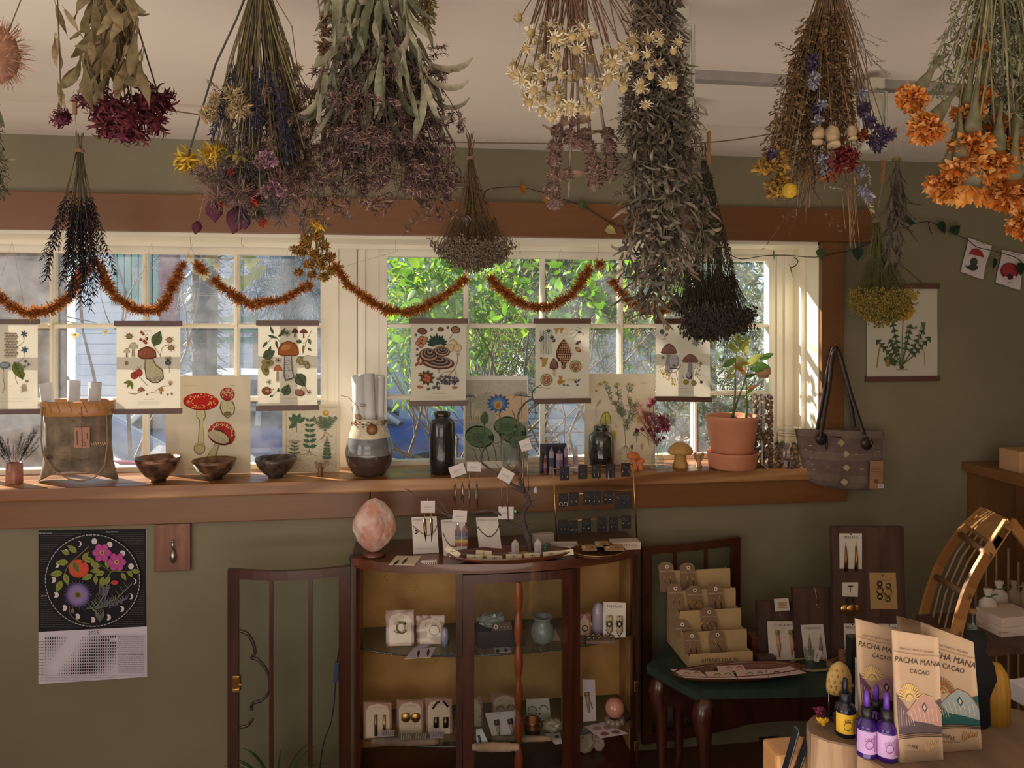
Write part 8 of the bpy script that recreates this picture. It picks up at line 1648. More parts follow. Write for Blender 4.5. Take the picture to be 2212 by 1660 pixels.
for p in ti: d = (p-cen).normalized(); p = p-d*.02; MB().tube([V((p.x, p.y, ZB-.03)), V((p.x, p.y, ZB-.09))+d*.012, V((p.x, p.y, .25)), V((p.x, p.y, .08))+d*.0, V((p.x, p.y, 0))+d*.015],[.03,.033,.02,.014,.02],12).build('leg', 'dark_mahogany', tb)
# tiered kraft display
KR = (180,152,110); a0 = G(1490,1448, ZB); a1 = G(1630,1444, ZB); st = thing('card_display', 'stepped kraft cardboard display with four rows of tags', 'display stand', (a0+a1)/2); w_ = a1.x-a0.x; k0 = s2l(KR)
for k in range(5):
    y = a0.y+k*.045; zt = ZB+(.052 if k == 0 else .052+k*.055); b = MB()
    b.rbox(((a0.x+a1.x)/2, y, (ZB+.001+zt)/2),(w_, .003, zt-ZB-.001),.001, col=k0)
    for x in (a0.x, a1.x): b.rbox((x, y+.022,(ZB+.001+zt-.008)/2),(.003,.045, zt-ZB-.01),.001, col=k0)
    b.build('tier_panel', 'card', st)
pr = Print((0, a0.y-.0016,0)); pr.text('AMANO STUDIO', 1556,1427,8.5,(70,54,40),-.03, res=2, sx=.95); pr.scrib(1550,1592,1437,.8,(90,72,54)); pr.done(st, m='ink_opaque')
TL_ = ['tall gold threader lines, top row nearest the cabinet', 'thin ring and bar earrings, second in the top row', 'two short gold bars, first in the third row', 'round wire hoops, middle of the third row', 'long lines and pearl ends, last in the third row', 'only its rounded top showing, second row', 'large gold rings, tallest tag of the second row', 'two long gold bars, front row', 'a fine slanting chain, front row beside the bars']
for i, (x, y, k, yb) in enumerate(((1440,1217,4,1275),(1486,1219,4,1275),(1458,1264,3,1320),(1500,1268,3,1320),(1545,1265,3,1318),(1473,1342,2,1372),(1531,1315,2,1368),(1494,1367,1,1416),(1549,1364,1,1414))):
    Y = a0.y+k*.045-.010; o, a_, n_ = card('brown kraft tag with '+TL_[i],((x-18, y+5),(x+14, y+5),(x+23, yb+4),(x-13, yb+4)), Y=Y, draw=lambda p: (p.ell(x+1, y+8,4.2,4.2,(222,214,200)), p.ell(x+1, y+8,1.8,1.8,(40,32,28)), p.text('AMANO STUDIO', x+3, y+18,3.4,(196,180,160))), col=(132,104,80), grp='tags in the kraft display', name='kraft_tag')
    b = MB(); q = [P(u, v, Y) for u, v in ((x-18, y+5),(x-9, y-2),(x+7, y-2),(x+14, y+5))]; b.poly(q[::-1], s2l((132,104,80))); b.poly([v+V((0,.0016,0)) for v in q], s2l((132,104,80))); b.build('tag_top', 'card', o)
    jl = ([(x-4, y+26),(x-3, y+44)],[(x-2, y+24),(x+1, y+50)],[(x-3, y+28),(x-2, y+40)], ring(x-4, y+38,9),[(x-3, y+22),(x+2, y+50)],[(x-3, y+24),(x+4, y+24)], ring(x-6, y+38,10),[(x-3, y+26),(x-1, y+44)],[(x-6, y+20),(x+12, y+44)])[i]
    jewel(o, a_, n_, [(tuple(jl),.8, GD_)]+([(tuple((u+12, v) for u, v in jl),.8, GD_)] if i != 8 and i != 5 else []))
# leaning boards and their cards
def board(label, x0, x1, yt, yb, lean, dy=0):
    o, a, n = card(label, ((x0, yt),(x1-6, yt),(x1, yb),(x0+5, yb)), ZB, lean=lean, m='old_board', name='wooden_board', cat='board', th=.016); return o, a, n
B1 = board('small dark wooden board behind the bar-and-tassel card', 1635,1720,1300,1420,.12)
B2 = board('middle dark wooden board carrying a fine pendant chain', 1713,1800,1270,1424,.14); jewel(B2[0], B2[1], B2[2],[(((1760,1270),(1764,1292),(1768,1306)),.8, SV),(tuple(ring(1767,1310,4)),.8, SV)], nm='chain')
B3 = board('tallest dark wooden board, with jewellery cards pinned in two columns', 1797,1958,1138,1425,.10)
def oncard(B_, label, cor, draw, ears, col=(214,206,194), off=.003):
    a = B_[1]+B_[2]*off; n = B_[2]; q = [pp(x, y, a, n) for x, y in cor]; o = thing('earring_card', label, 'card', q[0].lerp(q[2],.5), group='cards on the wooden boards'); b = MB(); c = s2l(col); b.poly(q[::-1], c); r_ = [v-n*.0016 for v in q]
    for i in range(4): b.poly([q[i], q[(i+1) % 4], r_[(i+1) % 4], r_[i]], c)
    b.build('backing_card', 'card', o); pr = Print(a, n, .0005); draw(pr); pr.done(o, m='ink_opaque'); jewel(o, a, n, ears); return o
def tas(x, y, c=GD_, L=40): return [(((x, y),(x, y+8)),.7, GD_),(((x, y+8),(x+1, y+L*.6),(x, y+L)),[1.5,4,4.5], c)]
my = lambda x, y, s_=6: (lambda p: (p.text('*MAYANA', x, y, s_, (60,52,48), sx=.85), p.ell(x, y-7,1.6,1.6,(40,34,30))))
oncard(B3, 'white card with long brass tassels, at the top of the tallest board', ((1813,1153),(1862,1153),(1862,1230),(1814,1229)), my(1838,1162), tas(1827,1172, BRS, 62)+tas(1849,1172, BRS, 62))
oncard(B3, 'small square white card with a black symbol, over the coin earrings', ((1820,1259),(1854,1259),(1853,1290),(1820,1289)), lambda p: (p.line([(1831,1267),(1843,1267)],2.4,(50,44,40),0), p.line([(1837,1264),(1837,1281)],1.4,(50,44,40),0), p.line([(1833,1273),(1841,1273)],1,(50,44,40),0), p.scrib(1826,1848,1284,.7,(90,80,74))),[(((1831,1294),(1830,1302)),1.4, DKB),(((1844,1294),(1843,1302)),1.4, DKB)])
for x, l in ((1826, 'coin earring nearest the card edge'),(1839, 'middle coin earring, in front of the others'),(1851, 'coin earring nearest the kraft card')):
    b = MB(); q = pp(x, 1317, B3[1]+B3[2]*(.008 if x != 1839 else .012), B3[2]); b.lathe([(.0001,0),(.017,0),(.017,.0015),(.0001,.003)],20, q, s2l((226,176,96)), ax=rotx(R(90)), wob=lambda a, z: .04*math.sin(a*3)); tag(b.build('coin_earring', 'metal'), 'hammered gold '+l, 'earring', 'gold coin earrings')
oncard(B3, 'kraft card with chained brass rings, right-hand column of the tallest board', ((1878,1238),(1935,1238),(1939,1317),(1881,1316)), lambda p: (p.scrib(1892,1924,1254,1,(110,84,54)), p.ell(1907,1244,1.8,1.8,(40,34,30))),[(tuple(ring(x, y, r_)),1.3, c_) for x, y, r_, c_ in ((1900,1262,5, DKB),(1901,1277,7, BRS),(1901,1290,5, DKB),(1919,1266,5, BRS),(1918,1280,8, GD_),(1918,1295,5, BRS))],(176,144,96))
oncard(B3, 'white card low on the tallest board beside the black box', ((1823,1348),(1866,1348),(1868,1420),(1826,1420)), my(1842,1357), tas(1836,1368))
oncard(B3, 'white card mostly hidden behind the cacao bags', ((1898,1348),(1944,1349),(1947,1410),(1901,1410)), my(1921,1358),[])
stc('white card with olive half-moon and copper tassel earrings', ((1657,1343),(1722,1343),(1730,1427),(1662,1426)), ZB, [(((1679,1362),(1679,1370)),5,(124,116,50)),(((1707,1362),(1708,1370)),5,(124,116,50)),(((1679,1372),(1682,1395),(1684,1420)),[4,5,.6],(176,130,104)),(((1708,1372),(1712,1395),(1710,1420)),[4,5,.6],(176,130,104))], 'STONE & SKY', 1351,1690,(206,194,184),.2,5)
stc('white card with beaded silver chandelier earrings behind the small glass', ((1730,1351),(1778,1349),(1787,1424),(1739,1428)), ZB, tas(1748,1372,(120,112,104),44)+tas(1772,1370,(120,112,104),44), '*MAYANA', 1358,1756,(206,200,190),.16,5.5)
o, a_, n_ = card('little white card with two beaded rings held on a thin wire fork', ((1672,1295),(1703,1293),(1706,1319),(1675,1322)), Y=G(1690,1427, ZB).y+.01, draw=lambda p: [p.ell(1690,1303+k*5,11,2,(170,140,100)) for k in range(3)], col=(206,198,190)); b = MB(); Yq = wloc(o).y+.004; b.tube([P(1684,1322, Yq), P(1689,1342, Yq), P(1694,1322, Yq)],.0006,4, s2l(SV)); b.tube([P(1689,1342, Yq), V((P(1689,1342, Yq).x, Yq, ZB+.001))],.0008,4, s2l(SV)); b.build('wire_fork', 'metal', o)
q = G(1639,1412, ZB); MW_ = MB(); MW_.rbox(q+V((0,0,.035)),(.075,.05,.068),.004); tag(MW_.build('wooden_box', 'mahogany_top'), 'small reddish wooden box beside the kraft display', 'box')
q = G(1654,1432, ZB); tag(MB().rbox(q+V((0,0,.0125)),(.06,.04,.024),.003).build('wooden_block', 'old_board'), 'low dark wooden block in front of the reddish box', 'block')
c = G(1748,1443, ZB); k = S(c); tag(MB().lathe([(.0001,.001),(9*k, .001),(11*k, 42*k),(10*k, 42*k),(8*k, 5*k),(.0001,4*k)],20, c).build('shot_glass', 'clear_glass'), 'small etched shot glass on the green table', 'glass')
card('tiny white price tag hanging from the small glass', ((1763,1403),(1777,1407),(1768,1432),(1757,1428)), Y=c.y-.02, draw=lambda p: p.line([(1767,1410),(1763,1424)],1.4,(90,84,84),0), name='price_tag')
b = MB(); cc = G(1755,1436, ZB+.004); b.tube([cc+V((math.cos(t*TAU/30)*.075, math.sin(t*TAU/30)*.045,.001*math.sin(t*2))) for t in range(31)],.0045,6, s2l((150,132,104))); tag(b.build('shell_necklace', 'twine'), 'pale shell bead necklace laid in a loop around the small glass', 'necklace')
# wooden dish with cards on the table
c = G(1597,1466, ZB); k = S(c); o = thing('wooden_dish', 'long shallow brown wooden dish full of pinkish earring cards on the green table', 'dish', c)
MB().lathe([(.0001,.001),(95*k, .001),(138*k, .018),(150*k, .030),(147*k, .031),(130*k, .02),(90*k, .006),(.0001,.006)],40, c, None, 1,.22).build('body', 'mahogany_top', o)
for lb, cor, dr in (('pinkish card with gold tassels at the corner end of the wooden dish', ((1448,1446),(1510,1450),(1532,1466),(1478,1464)),(BRS, 1483,1456)),('pinkish card with olive domes, second in the wooden dish', ((1522,1452),(1580,1450),(1592,1466),(1532,1466)),((124,116,50),1550,1458)),('pink lettered card behind the others in the wooden dish', ((1548,1439),(1604,1437),(1612,1448),(1552,1450)),((190,110,110),1575,1444)),('pinkish card with teal drops, fourth in the wooden dish', ((1588,1449),(1655,1446),(1660,1464),(1594,1466)),((90,130,130),1620,1456)),('pinkish card with two dark hoops at the far end of the wooden dish', ((1652,1448),(1706,1440),(1742,1454),(1662,1464)),(DKB, 1678,1454))):
    flat(lb, cor, ZB+.027, lambda p: (p.ell(dr[1], dr[2],7,3.5, dr[0]), p.ell(dr[1], dr[2]+1,5,2,(206,180,174)), p.ell(dr[1]+22, dr[2]-1,7,3.5, dr[0]), p.ell(dr[1]+22, dr[2],5,2,(206,180,174))),(206,180,174), grp='cards in the wooden dish')
q = G(1818,1440, ZB); bx('small open kraft box with a brown card below the tallest board', q, (.09,.05,.02),.4,(140,104,78), open_=True); card('small brown card standing in the open kraft box', ((1811,1402),(1838,1403),(1838,1432),(1812,1431)), Y=q.y, draw=lambda p: p.ell(1826,1416,4,5,(96,66,50)), col=(140,100,74))
# socket plate
o = thing('wall_outlet', 'dark double wall socket plate low beside the table leg', 'outlet', P(1660,1640,-.002)); q0, q1 = P(1640,1594,-.004), P(1681,1670,-.004); MB().rbox(((q0.x+q1.x)/2,-.004,(q0.z+q1.z)/2),(q1.x-q0.x, .008, q0.z-q1.z),.002, col=s2l((62,46,40))).build('plate', 'satin', o)
for y in (1619,1643): b = MB(); b.lathe([(.0001,0),(.0165,0),(.0165,.003),(.0001,.003)],20, P(1661, y, -.0085), s2l((196,186,176)), ax=rotx(R(90))); [b.rbox(P(x, y-2,-.0122),(.0025,.001,.008),.0003, col=s2l((40,34,32))) for x in (1657,1665)]; b.build('socket', 'satin', o)
# ================================================================ bamboo arch shelf and what stands on it
BB = [(168,116,66),(150,100,54),(184,132,80)]; ar = thing('bamboo_arch', 'pointed arch shelf of split bamboo with rungs and thin canes', 'shelf', V((P(2130,1300,-.45).x, -.45,0)))
def rail(path, Y, w_, y2):
    P3 = smooth_path([P(x, y, Y) for x, y in path],4); n = len(P3); k = 0
    while k < n-1:
        e = min(n-1, k+4); b = MB()
        for p in P3[k:e+1]: i = P3.index(p); d = (P3[min(i+1, n-1)]-P3[max(i-1,0)]).normalized(); sd = V((-d.z, 0, d.x))*w_*(1.04 if p in (P3[k], P3[e]) else 1); b.v += [tuple(p-sd), tuple(p+sd), tuple(p+sd+V((0, y2,0))), tuple(p-sd+V((0, y2,0)))]
        m_ = e-k
        for i in range(m_):
            for j in range(4): a = 4*i+j; d = 4*i+(j+1) % 4; b.face((a, d, d+4, a+4), s2l(BB[(k//4) % 3]))
        b.face((3,2,1,0), s2l(BB[0])); b.face((4*m_, 4*m_+1,4*m_+2,4*m_+3), s2l(BB[0])); b.build('bamboo_segment', 'satin', ar); k = e
    return P3
F1 = rail(((2075,1660),(2066,1500),(2066,1400),(2076,1340),(2098,1270),(2136,1200),(2182,1130)),-.62,.017,.012); K1 = rail(((1990,1660),(1984,1500),(1990,1400),(2000,1320),(2032,1225),(2076,1155),(2128,1104)),-.38,.014,.012)
rail(((2186,1130),(2240,1200),(2290,1300),(2310,1420),(2320,1660)),-.62,.017,.012)
b = MB(); tp = [F1[-1], K1[-1], K1[-4], F1[-4]]; u_ = V((-.006,0,.012)); b.poly([p+u_ for p in tp], s2l(BB[2])); b.poly([p-u_ for p in tp][::-1], s2l(BB[1]))
for i in range(4): b.poly([tp[i]-u_, tp[(i+1) % 4]-u_, tp[(i+1) % 4]+u_, tp[i]+u_], s2l(BB[2]))
b.build('top_plate', 'satin', ar)
for t in (.45,.66,.84): i, j = int(t*(len(F1)-1)), int(t*(len(K1)-1)); MB().tube([F1[i], K1[j]],.011,8, s2l((130,98,72))).build('rung', 'satin', ar)
for s_ in (.2,.4,.6,.8): MB().tube([F1[int(t*(len(F1)-1))].lerp(K1[int(t*(len(K1)-1))], s_)+V((.004,0,.002)) for t in (.3,.45,.6,.75,.88,1)],.0035,5, s2l((150,122,92))).build('cane', 'satin', ar)
zsh = P(2160,1404,-.68).z
MB().bb(P(2080,1400,-.62).x, P(2080,1400,-.62).x+.42,-.68,-.40, zsh-.018, zsh).build('shelf_board', 'old_board', ar)
for px, py in ((2108,1235),(2130,1200),(2152,1180),(2178,1185),(2200,1215)): q = P(px, py, -.37); MB().tube([V((q.x, -.37,0)), q],.004,6, s2l((130,108,84))).build('cane', 'satin', ar)
cp_ = thing('pine_cupboard', 'orange-brown panelled wooden cupboard side at the edge of the view behind the arch', 'cupboard', V((P(2240,1200,-.1).x, -.16,0))); qx = P(2162,1200,-.2).x; zt_ = P(2180,1018,-.2).z
MB().bb(qx+.02, X1-.02,-.30,-.01,.0, zt_-.02).build('panel', 'fir_casing', cp_); MB().bb(qx-.004, X1-.012,-.32,-.008, zt_-.035, zt_).build('top', 'fir_trim', cp_); MB().bb(qx, qx+.04,-.31,-.27,0, zt_-.035).build('stile', 'fir_casing', cp_)
MB_ = MB().rbox(V((qx+.10,-.2, zt_+.04)),(.13,.1,.08),.003, col=s2l((190,150,110))); tag(MB_.build('wooden_box', 'card'), 'pale wooden box on top of the panelled cupboard', 'box')
qs = lambda px, py, z=None: G(px, py, z or zsh)
for i, (x, y) in enumerate(((2170,1402),(2166,1378))):
    o = bx(('lower', 'upper')[i]+' flat white lettered box of the two on the bamboo arch shelf', V((P(2190,1400,-.6).x+.02,-.55, zsh+i*.0305)),(.14,.10,.03),.08,(206,184,170)); pr = Print((0,-.6095,0)); pr.text('INCENSE', x+2,(1394,1379)[i] if 0 else (1388,1368)[i],4,(110,90,84)); pr.done(o, m='ink_opaque')
def sack(px, py, Y, z, h, r_, col, lb, green=False):
    c = P(px, py, Y); c.z = z; o = thing('sachet', lb, 'sachet', c, group='small cloth sachets'); b = MB(); b.lathe([(.0001,0),(r_*.8,.002),(r_, h*.35),(r_*.85, h*.65),(r_*.28, h*.78),(r_*.5, h*.95),(r_*.45, h)],16, c, s2l(col),1,.7, wob=lambda a, z: .05*math.sin(a*5+z*90)); b.build('cloth', 'card', o)
    b = MB(); b.tube([c+V((math.cos(t*TAU/8)*r_*.34, math.sin(t*TAU/8)*r_*.3, h*.78)) for t in range(9)]+[c+V((r_*.9,-.01, h*.85))],.0022,5, s2l((74,110,66) if green else (160,140,120))); b.build('ribbon', 'twine', o)
sack(2134,1390,-.50, zsh+.001,.115,.032,(196,184,172), 'white cloth sachet with a green ribbon at the jar side', True); sack(2158,1380,-.44, zsh+.001,.115,.032,(190,176,162), 'second green-ribboned sachet just behind the white boxes', True); sack(2190,1360,-.43, zsh+.001,.11,.026,(140,118,96), 'brown hessian sachet with a curled cord'); sack(2214,1360,-.43, zsh+.001,.10,.026,(140,118,96), 'brown hessian sachet cut off by the edge of the view')
c = P(2094,1400,-.58); c.z = zsh+.001; c.x = max(c.x, P(2100,1400,-.58).x); k = S(c); o = thing('corked_vial', 'small clear glass vial with a cork at the end of the arch shelf', 'vial', c); MB().lathe([(.0001,.001),(12*k, .001),(13*k, 30*k),(7*k, 42*k),(8*k, 50*k)],18, c, s2l((150,160,156))).build('glass', 'clear_glass', o); MB().lathe([(8*k, 48*k),(9*k, 58*k),(.0001,58*k)],14, c, s2l((170,130,100))).build('cork', 'matte', o); MB().lathe([(.0001,2*k),(10*k, 2*k),(10*k, 24*k),(.0001,26*k)],12, c, s2l((150,156,150))).build('herbs', 'dry_plant', o)
# ================================================================ log stand in front, with bags and bottles
ZL = .868; lg0 = [G(x, y, ZL) for x, y in ((1742,1563),(1757,1546),(1840,1534),(2000,1526),(2180,1530),(2320,1560),(2330,1700),(2060,1730),(1945,1690),(1925,1668),(1852,1628),(1848,1612),(1790,1600),(1752,1585))]
if sum((lg0[i].x*lg0[(i+1) % 14].y-lg0[(i+1) % 14].x*lg0[i].y) for i in range(14)) < 0: lg0 = lg0[::-1]
cen = sum(lg0, V())/14; lo = thing('log_stand', 'pale weathered log block used as a display stand at the near corner', 'log', V((cen.x, cen.y, 0)))
wood('log_wood', (178,150,118),(134,104,76), 'Z', 26,.85, ring=3, bmp=.9); mat('log_top', (128,102,80),(104,82,64), rough=.85, scale=14, bmp=.5, vec=(1,.3,1)); b = prism(MB(), lg0, ZL-.004, ZL, None); b.build('top', 'log_top', lo); b = MB()
for lv in range(7):
    for i, p in enumerate(lg0): 
        for s_ in range(3): q = p.lerp(lg0[(i+1) % 14], s_/3); e = cen+(q-cen)*(1+(.03*noise.noise(V((i*.9+s_*.3, lv*.8,0)))+.015)*min(1, lv)); b.v.append((e.x, e.y, (ZL-.004)*(1-lv/6)))
for lv in range(6):
    for i in range(42): a = lv*42+i; d = lv*42+(i+1) % 42; b.face((a, a+42, d+42, d))
b.build('bark_side', 'log_wood', lo)
def bottle(px, py, h, r_, bc, cc, dc, lc, lb, txt, tc):
    c = G(px, py, ZL); k = S(c); r_ *= k; h *= k; o = thing('dropper_bottle', lb, 'bottle', c, group='dropper bottles'); b = MB()
    b.lathe([(.0001,0),(r_*.95,0),(r_, h*.02),(r_, h*.44),(r_*.9, h*.50),(r_*.5, h*.56),(r_*.42, h*.60),(.0001, h*.6)],32, c, s2l(bc)); b.build('glass_body', 'gloss', o)
    MB().lathe([(r_*.52, h*.58),(r_*.54, h*.73),(r_*.4, h*.74),(.0001, h*.74)],24, c, s2l(cc), wob=lambda a, z: .02*math.cos(a*20)).build('cap', 'satin', o)
    MB().lathe([(r_*.3, h*.74),(r_*.27, h*.92),(r_*.2, h*.98),(.0001, h)],18, c, s2l(dc)).build('dropper_bulb', 'satin', o)
    b = MB(); n = 20
    for i in range(n+1): a = PI*1.02+PI*.96*i/n; b.v += [(c.x+math.cos(a)*r_*1.02, c.y+math.sin(a)*r_*1.02, c.z+h*.08),(c.x+math.cos(a)*r_*1.02, c.y+math.sin(a)*r_*1.02, c.z+h*.42)]
    for i in range(n): b.face((2*i, 2*i+2,2*i+3,2*i+1), s2l(lc))
    lbm = b.build('label_sleeve', 'card', o); b = MB(); t_ = V((c.x-r_*.35, c.y-r_*1.03, c.z+h*.25)); text_on(b, txt, t_+V((0,0, h*.06)),(1,0,0),(0,0,1), r_*.42, s2l(tc),1)
    for q in range(9): b.poly([t_+V((r_*.5+q*.0022,0,-h*.13)), t_+V((r_*.5+q*.0022+.0008,0,-h*.13)), t_+V((r_*.5+q*.0022+.0008,0, h*.12)), t_+V((r_*.5+q*.0022,0, h*.12))], s2l(tc))
    b.tube([t_+V((math.cos(a*TAU/12)*r_*.42,-.0003,-h*.02+math.sin(a*TAU/12)*r_*.4)) for a in range(13)],.0005,4, s2l(tc)); b.build('lettering', 'ink_opaque', lbm)
bottle(1826,1586,122,22,(24,26,44),(28,28,34),(28,28,34),(216,170,48), 'dark dropper bottle with a yellow label', 'BEE', (60,44,30))
bottle(1872,1630,140,22,(56,26,110),(24,22,26),(96,52,160),(196,160,210), 'purple dropper bottle with a lilac label, nearest the yellow-labelled one', 'LOVE', (130,60,130)); bottle(1915,1639,144,22,(56,26,110),(24,22,26),(96,52,160),(206,170,216), 'foremost purple dropper bottle, touching the front cacao bag', 'LOVE', (130,60,130)); bottle(1893,1606,126,20,(56,26,110),(24,22,26),(96,52,160),(190,156,206), 'purple dropper bottle half hidden behind the other two', 'LOVE', (130,60,130))
def bag(label, cor, Y, acc, sun, side, tx, lowt):
    q = [P(x, y, Y) for x, y in cor]; dz = ZL+.001
    for k in (2,3): q[k].z = dz
    o = thing('cacao_bag', label, 'bag', (q[2]+q[3])/2, group='kraft cacao bags'); b = MB(); b.sm = True; n = 8; F_ = [[q[0].lerp(q[1], i/n).lerp(q[3].lerp(q[2], i/n), j/n) for i in range(n+1)] for j in range(n+1)]
    for s_ in (0,1):
        for j in range(n+1):
            for i in range(n+1): p = F_[j][i].copy(); p.y += s_*(.003+.052*(j/n)**1.3*math.sin(PI*(.08+.84*i/n))); b.v.append(tuple(p))
    N = (n+1)**2; kc = s2l((186,156,128))
    for j in range(n):
        for i in range(n): a = j*(n+1)+i; b.face((a, a+n+1, a+n+2, a+1), kc); b.face((N+a, N+a+1, N+a+n+2, N+a+n+1), kc)
        for i in (0, n): a = j*(n+1)+i; b.face((a, N+a, N+a+n+1, a+n+1), kc)
    for i in range(n): b.face((i, N+i, N+i+1, i+1), kc); a = n*(n+1)+i; b.face((a, N+a, N+a+1, a+1), kc)
    b.build('pouch', 'card', o); pr = Print((0, Y-.0006,0))
    def U(u, v): p = q[0].lerp(q[1], u).lerp(q[3].lerp(q[2], u), v)-CAM; f = p.dot(FW); return (CX+F0*p.dot(RT)/f, HY-F0*p.z/f)
    g = lambda L: [U(*p) for p in L]; sl = math.atan2(cor[1][1]-cor[0][1], cor[1][0]-cor[0][0])*.8; K = cor[1][0]-cor[0][0]; DB = (62,48,44)
    pr.text('CEREMONY STARTS AT THE FARM', *U(.5,.13), K*.036, DB, sl); pr.text('PACHA MANA', *U(.52,.22), K*.125, DB, sl, .92,2); pr.text('CACAO', *U(.55,.30), K*.10, DB, sl, .92,2); pr.line(g([(0,.155),(.5,.165),(1,.155)]),1.2,(160,124,94))
    pr.poly(g([(0,.47),(.25,.60),(.5,.74),(0,.74)]), acc[0]); pr.poly(g([(.2,.62),(.42,.53),(.6,.47),(.78,.49),(1,.60),(1,.74),(.5,.74)]), acc[1]); pr.poly(g([(.86,.53),(1,.50),(1,.62)]), acc[2]); pr.poly(g([(.35,.68),(.7,.70),(1,.73),(1,.78),(0,.78),(0,.75)]), acc[2])
    for k in range(7): pr.line(g([(.28+k*.1,.60-k*.014 if k < 4 else .56+k*.004),(.36+k*.09,.69)]),.9,(226,200,176)); pr.line(g([(.04+k*.05,.56+k*.02),(.02+k*.06,.72)]),.8,(206,184,170),0)
    pr.line(g([(.42,.53),(.6,.47),(.78,.49),(1,.60)]),1.2, sun, 0); pr.poly(g([(.55,.57),(.62,.53),(.69,.58),(.62,.62)]), acc[2]); pr.poly(g([(.585,.575),(.62,.553),(.655,.578),(.62,.60)]),(214,190,170))
    for k in range(15): a = -PI+.15+k*.2; pr.line(g([(.3+math.cos(a)*.11,.52+math.sin(a)*.055),(.3+math.cos(a)*.25,.52+math.sin(a)*.125)]),2.6, sun, 0)
    for rr_, c_ in ((.085, sun),(.06,(196,158,124)),(.04, sun)): pr.poly(g([(.3+math.cos(t*.4)*rr_, .53+math.sin(t*.4)*rr_*.62) for t in range(8,16)]), c_)
    for k in range(3): pr.line(g([(0,.79+k*.014),(.5,.775+k*.014),(1,.785+k*.012)]),1.6, DB)
    pr.text(lowt, *U(.3,.88), K*.075, DB, sl); pr.scrib(U(.1,.92)[0], U(.55,.92)[0], U(.3,.92)[1],.8, DB)
    for k in range(7): pr.line(g([(.62+.03*k, .93-.01*k),(.6+.05*k, .88),(.66+.045*k, .83+.01*(k % 3))]),1.1, sun)
    pr.done(o, m='ink_opaque')
GL = (222,186,120)
bag('front kraft cacao bag with pink mountains, marked PURE', ((1927,1362),(2027,1378),(2038,1656),(1946,1640)), G(1990,1648, ZL).y, ((110,90,92),(190,146,134),(96,80,84)), GL, 1,0, 'PURE')
bag('kraft cacao bag with purple mountains behind the dropper bottles', ((1848,1337),(1942,1362),(1955,1610),(1866,1600)), G(1910,1600, ZL).y+.02,((106,66,90),(168,124,140),(84,50,70)), GL, 1,0, 'ROSE'); bag('kraft cacao bag with teal mountains, the one nearest the bamboo arch', ((1990,1346),(2103,1388),(2122,1640),(2020,1620)), G(2070,1625, ZL).y, ((70,96,84),(150,158,156),(36,84,84)),(150,100,50),1,0, 'MAPLE')
bag('kraft cacao bag of which only the slanted top shows at the back', ((1938,1332),(2012,1352),(2030,1580),(1960,1576)), G(1990,1566, ZL).y+.03,((110,90,92),(150,146,134),(96,80,84)), GL, 1,0, 'PURE')
c = G(1866,1570, ZL); yy = c.y+.05; c = V((P(1870,1500, yy).x, yy, ZL)); o = bx('tall white packet with teal and pink pattern behind the bottles', c, (.032,.02, P(1870,1424, yy).z-ZL),0,(206,214,212)); pr = Print((0, c.y-.0105,0)); [pr.ell(1864+(k % 2)*8,1440+k*15,6,5,((90,150,150),(206,140,150))[k > 4]) for k in range(8)]; pr.done(o, m='ink_opaque')
yy += .035; c = V((P(1848,1500, yy).x, yy, ZL)); bx('black box standing behind the yellow-labelled bottle', c, (.03,.02, P(1850,1374, yy).z-ZL),0,(24,24,26), m='satin')
c = G(1826,1556, ZL)+V((.0,.02,0)); k = S(c); o = thing('honeycomb_candle', 'pale yellow honeycomb-patterned beeswax candle on thin legs', 'candle', c); b = MB(); b.lathe([(.0001,46*k),(27*k, 48*k),(29*k, 60*k),(27*k, 85*k),(18*k, 104*k),(6*k, 113*k),(.0001,114*k)],30, c, s2l((214,178,110)),1,.6); b.build('body', 'wax', o); b = MB()
for j in range(5):
    for i in range(6-j//2): rj = (28,29,27,24,19)[j]; an = PI+.35+(i+.5*(j % 2))*(PI-.7)/(6-j//2); b.ball(c+V((math.cos(an)*rj*k, math.sin(an)*rj*k*.6,(54+j*11)*k)),3.6*k, 6,4, s2l((190,148,80)),(1,.6,1.2))
b.build('comb_cells', 'wax', o)['kind'] = 'stuff'; b = MB(); b.tube([c+V((-24*k, 0,48*k)), c+V((-24*k, 0,0))],1.2*k, 5, s2l((200,196,190))); b.tube([c+V((24*k, 0,48*k)), c+V((24*k, 0,0))],1.2*k, 5, s2l((200,196,190))); b.build('leg', 'metal', o)
for me, x, y, lb in ((mk_curly(91,.010,((150,60,90),(170,84,110)),60,.012,.004),1772,1552, 'small magenta dried flower on the log corner'),(mk_curly(92,.009,((50,30,36),(66,40,46)),60,.011,.004),1790,1560, 'small blackish dried flower between the magenta and yellow ones'),(mk_star(93,[(222,176,40),(236,196,70)],26,.016,.006),1778,1578, 'bright yellow dried daisy head on the log corner')): tag(inst(me, 'dried_flower', None, G(x, y, ZL)+V((0,0,.011)), Quaternion((1,0,0),2.6)), lb, 'dried flower')
c = G(2142,1600, ZL)+V((.01,.05,0)); k = S(c); b = MB(); b.lathe([(.0001,0),(34*k, 2*k),(30*k, 60*k),(44*k, 100*k),(40*k, 130*k),(22*k, 160*k),(26*k, 185*k),(20*k, 200*k),(.0001,204*k)],26, c, s2l((22,20,20)),1,.6, wob=lambda a, z: .05*math.sin(a*3+z*40)); tag(b.build('black_figure', 'matte'), 'large matt black rounded figure behind the teal cacao bag', 'figurine')
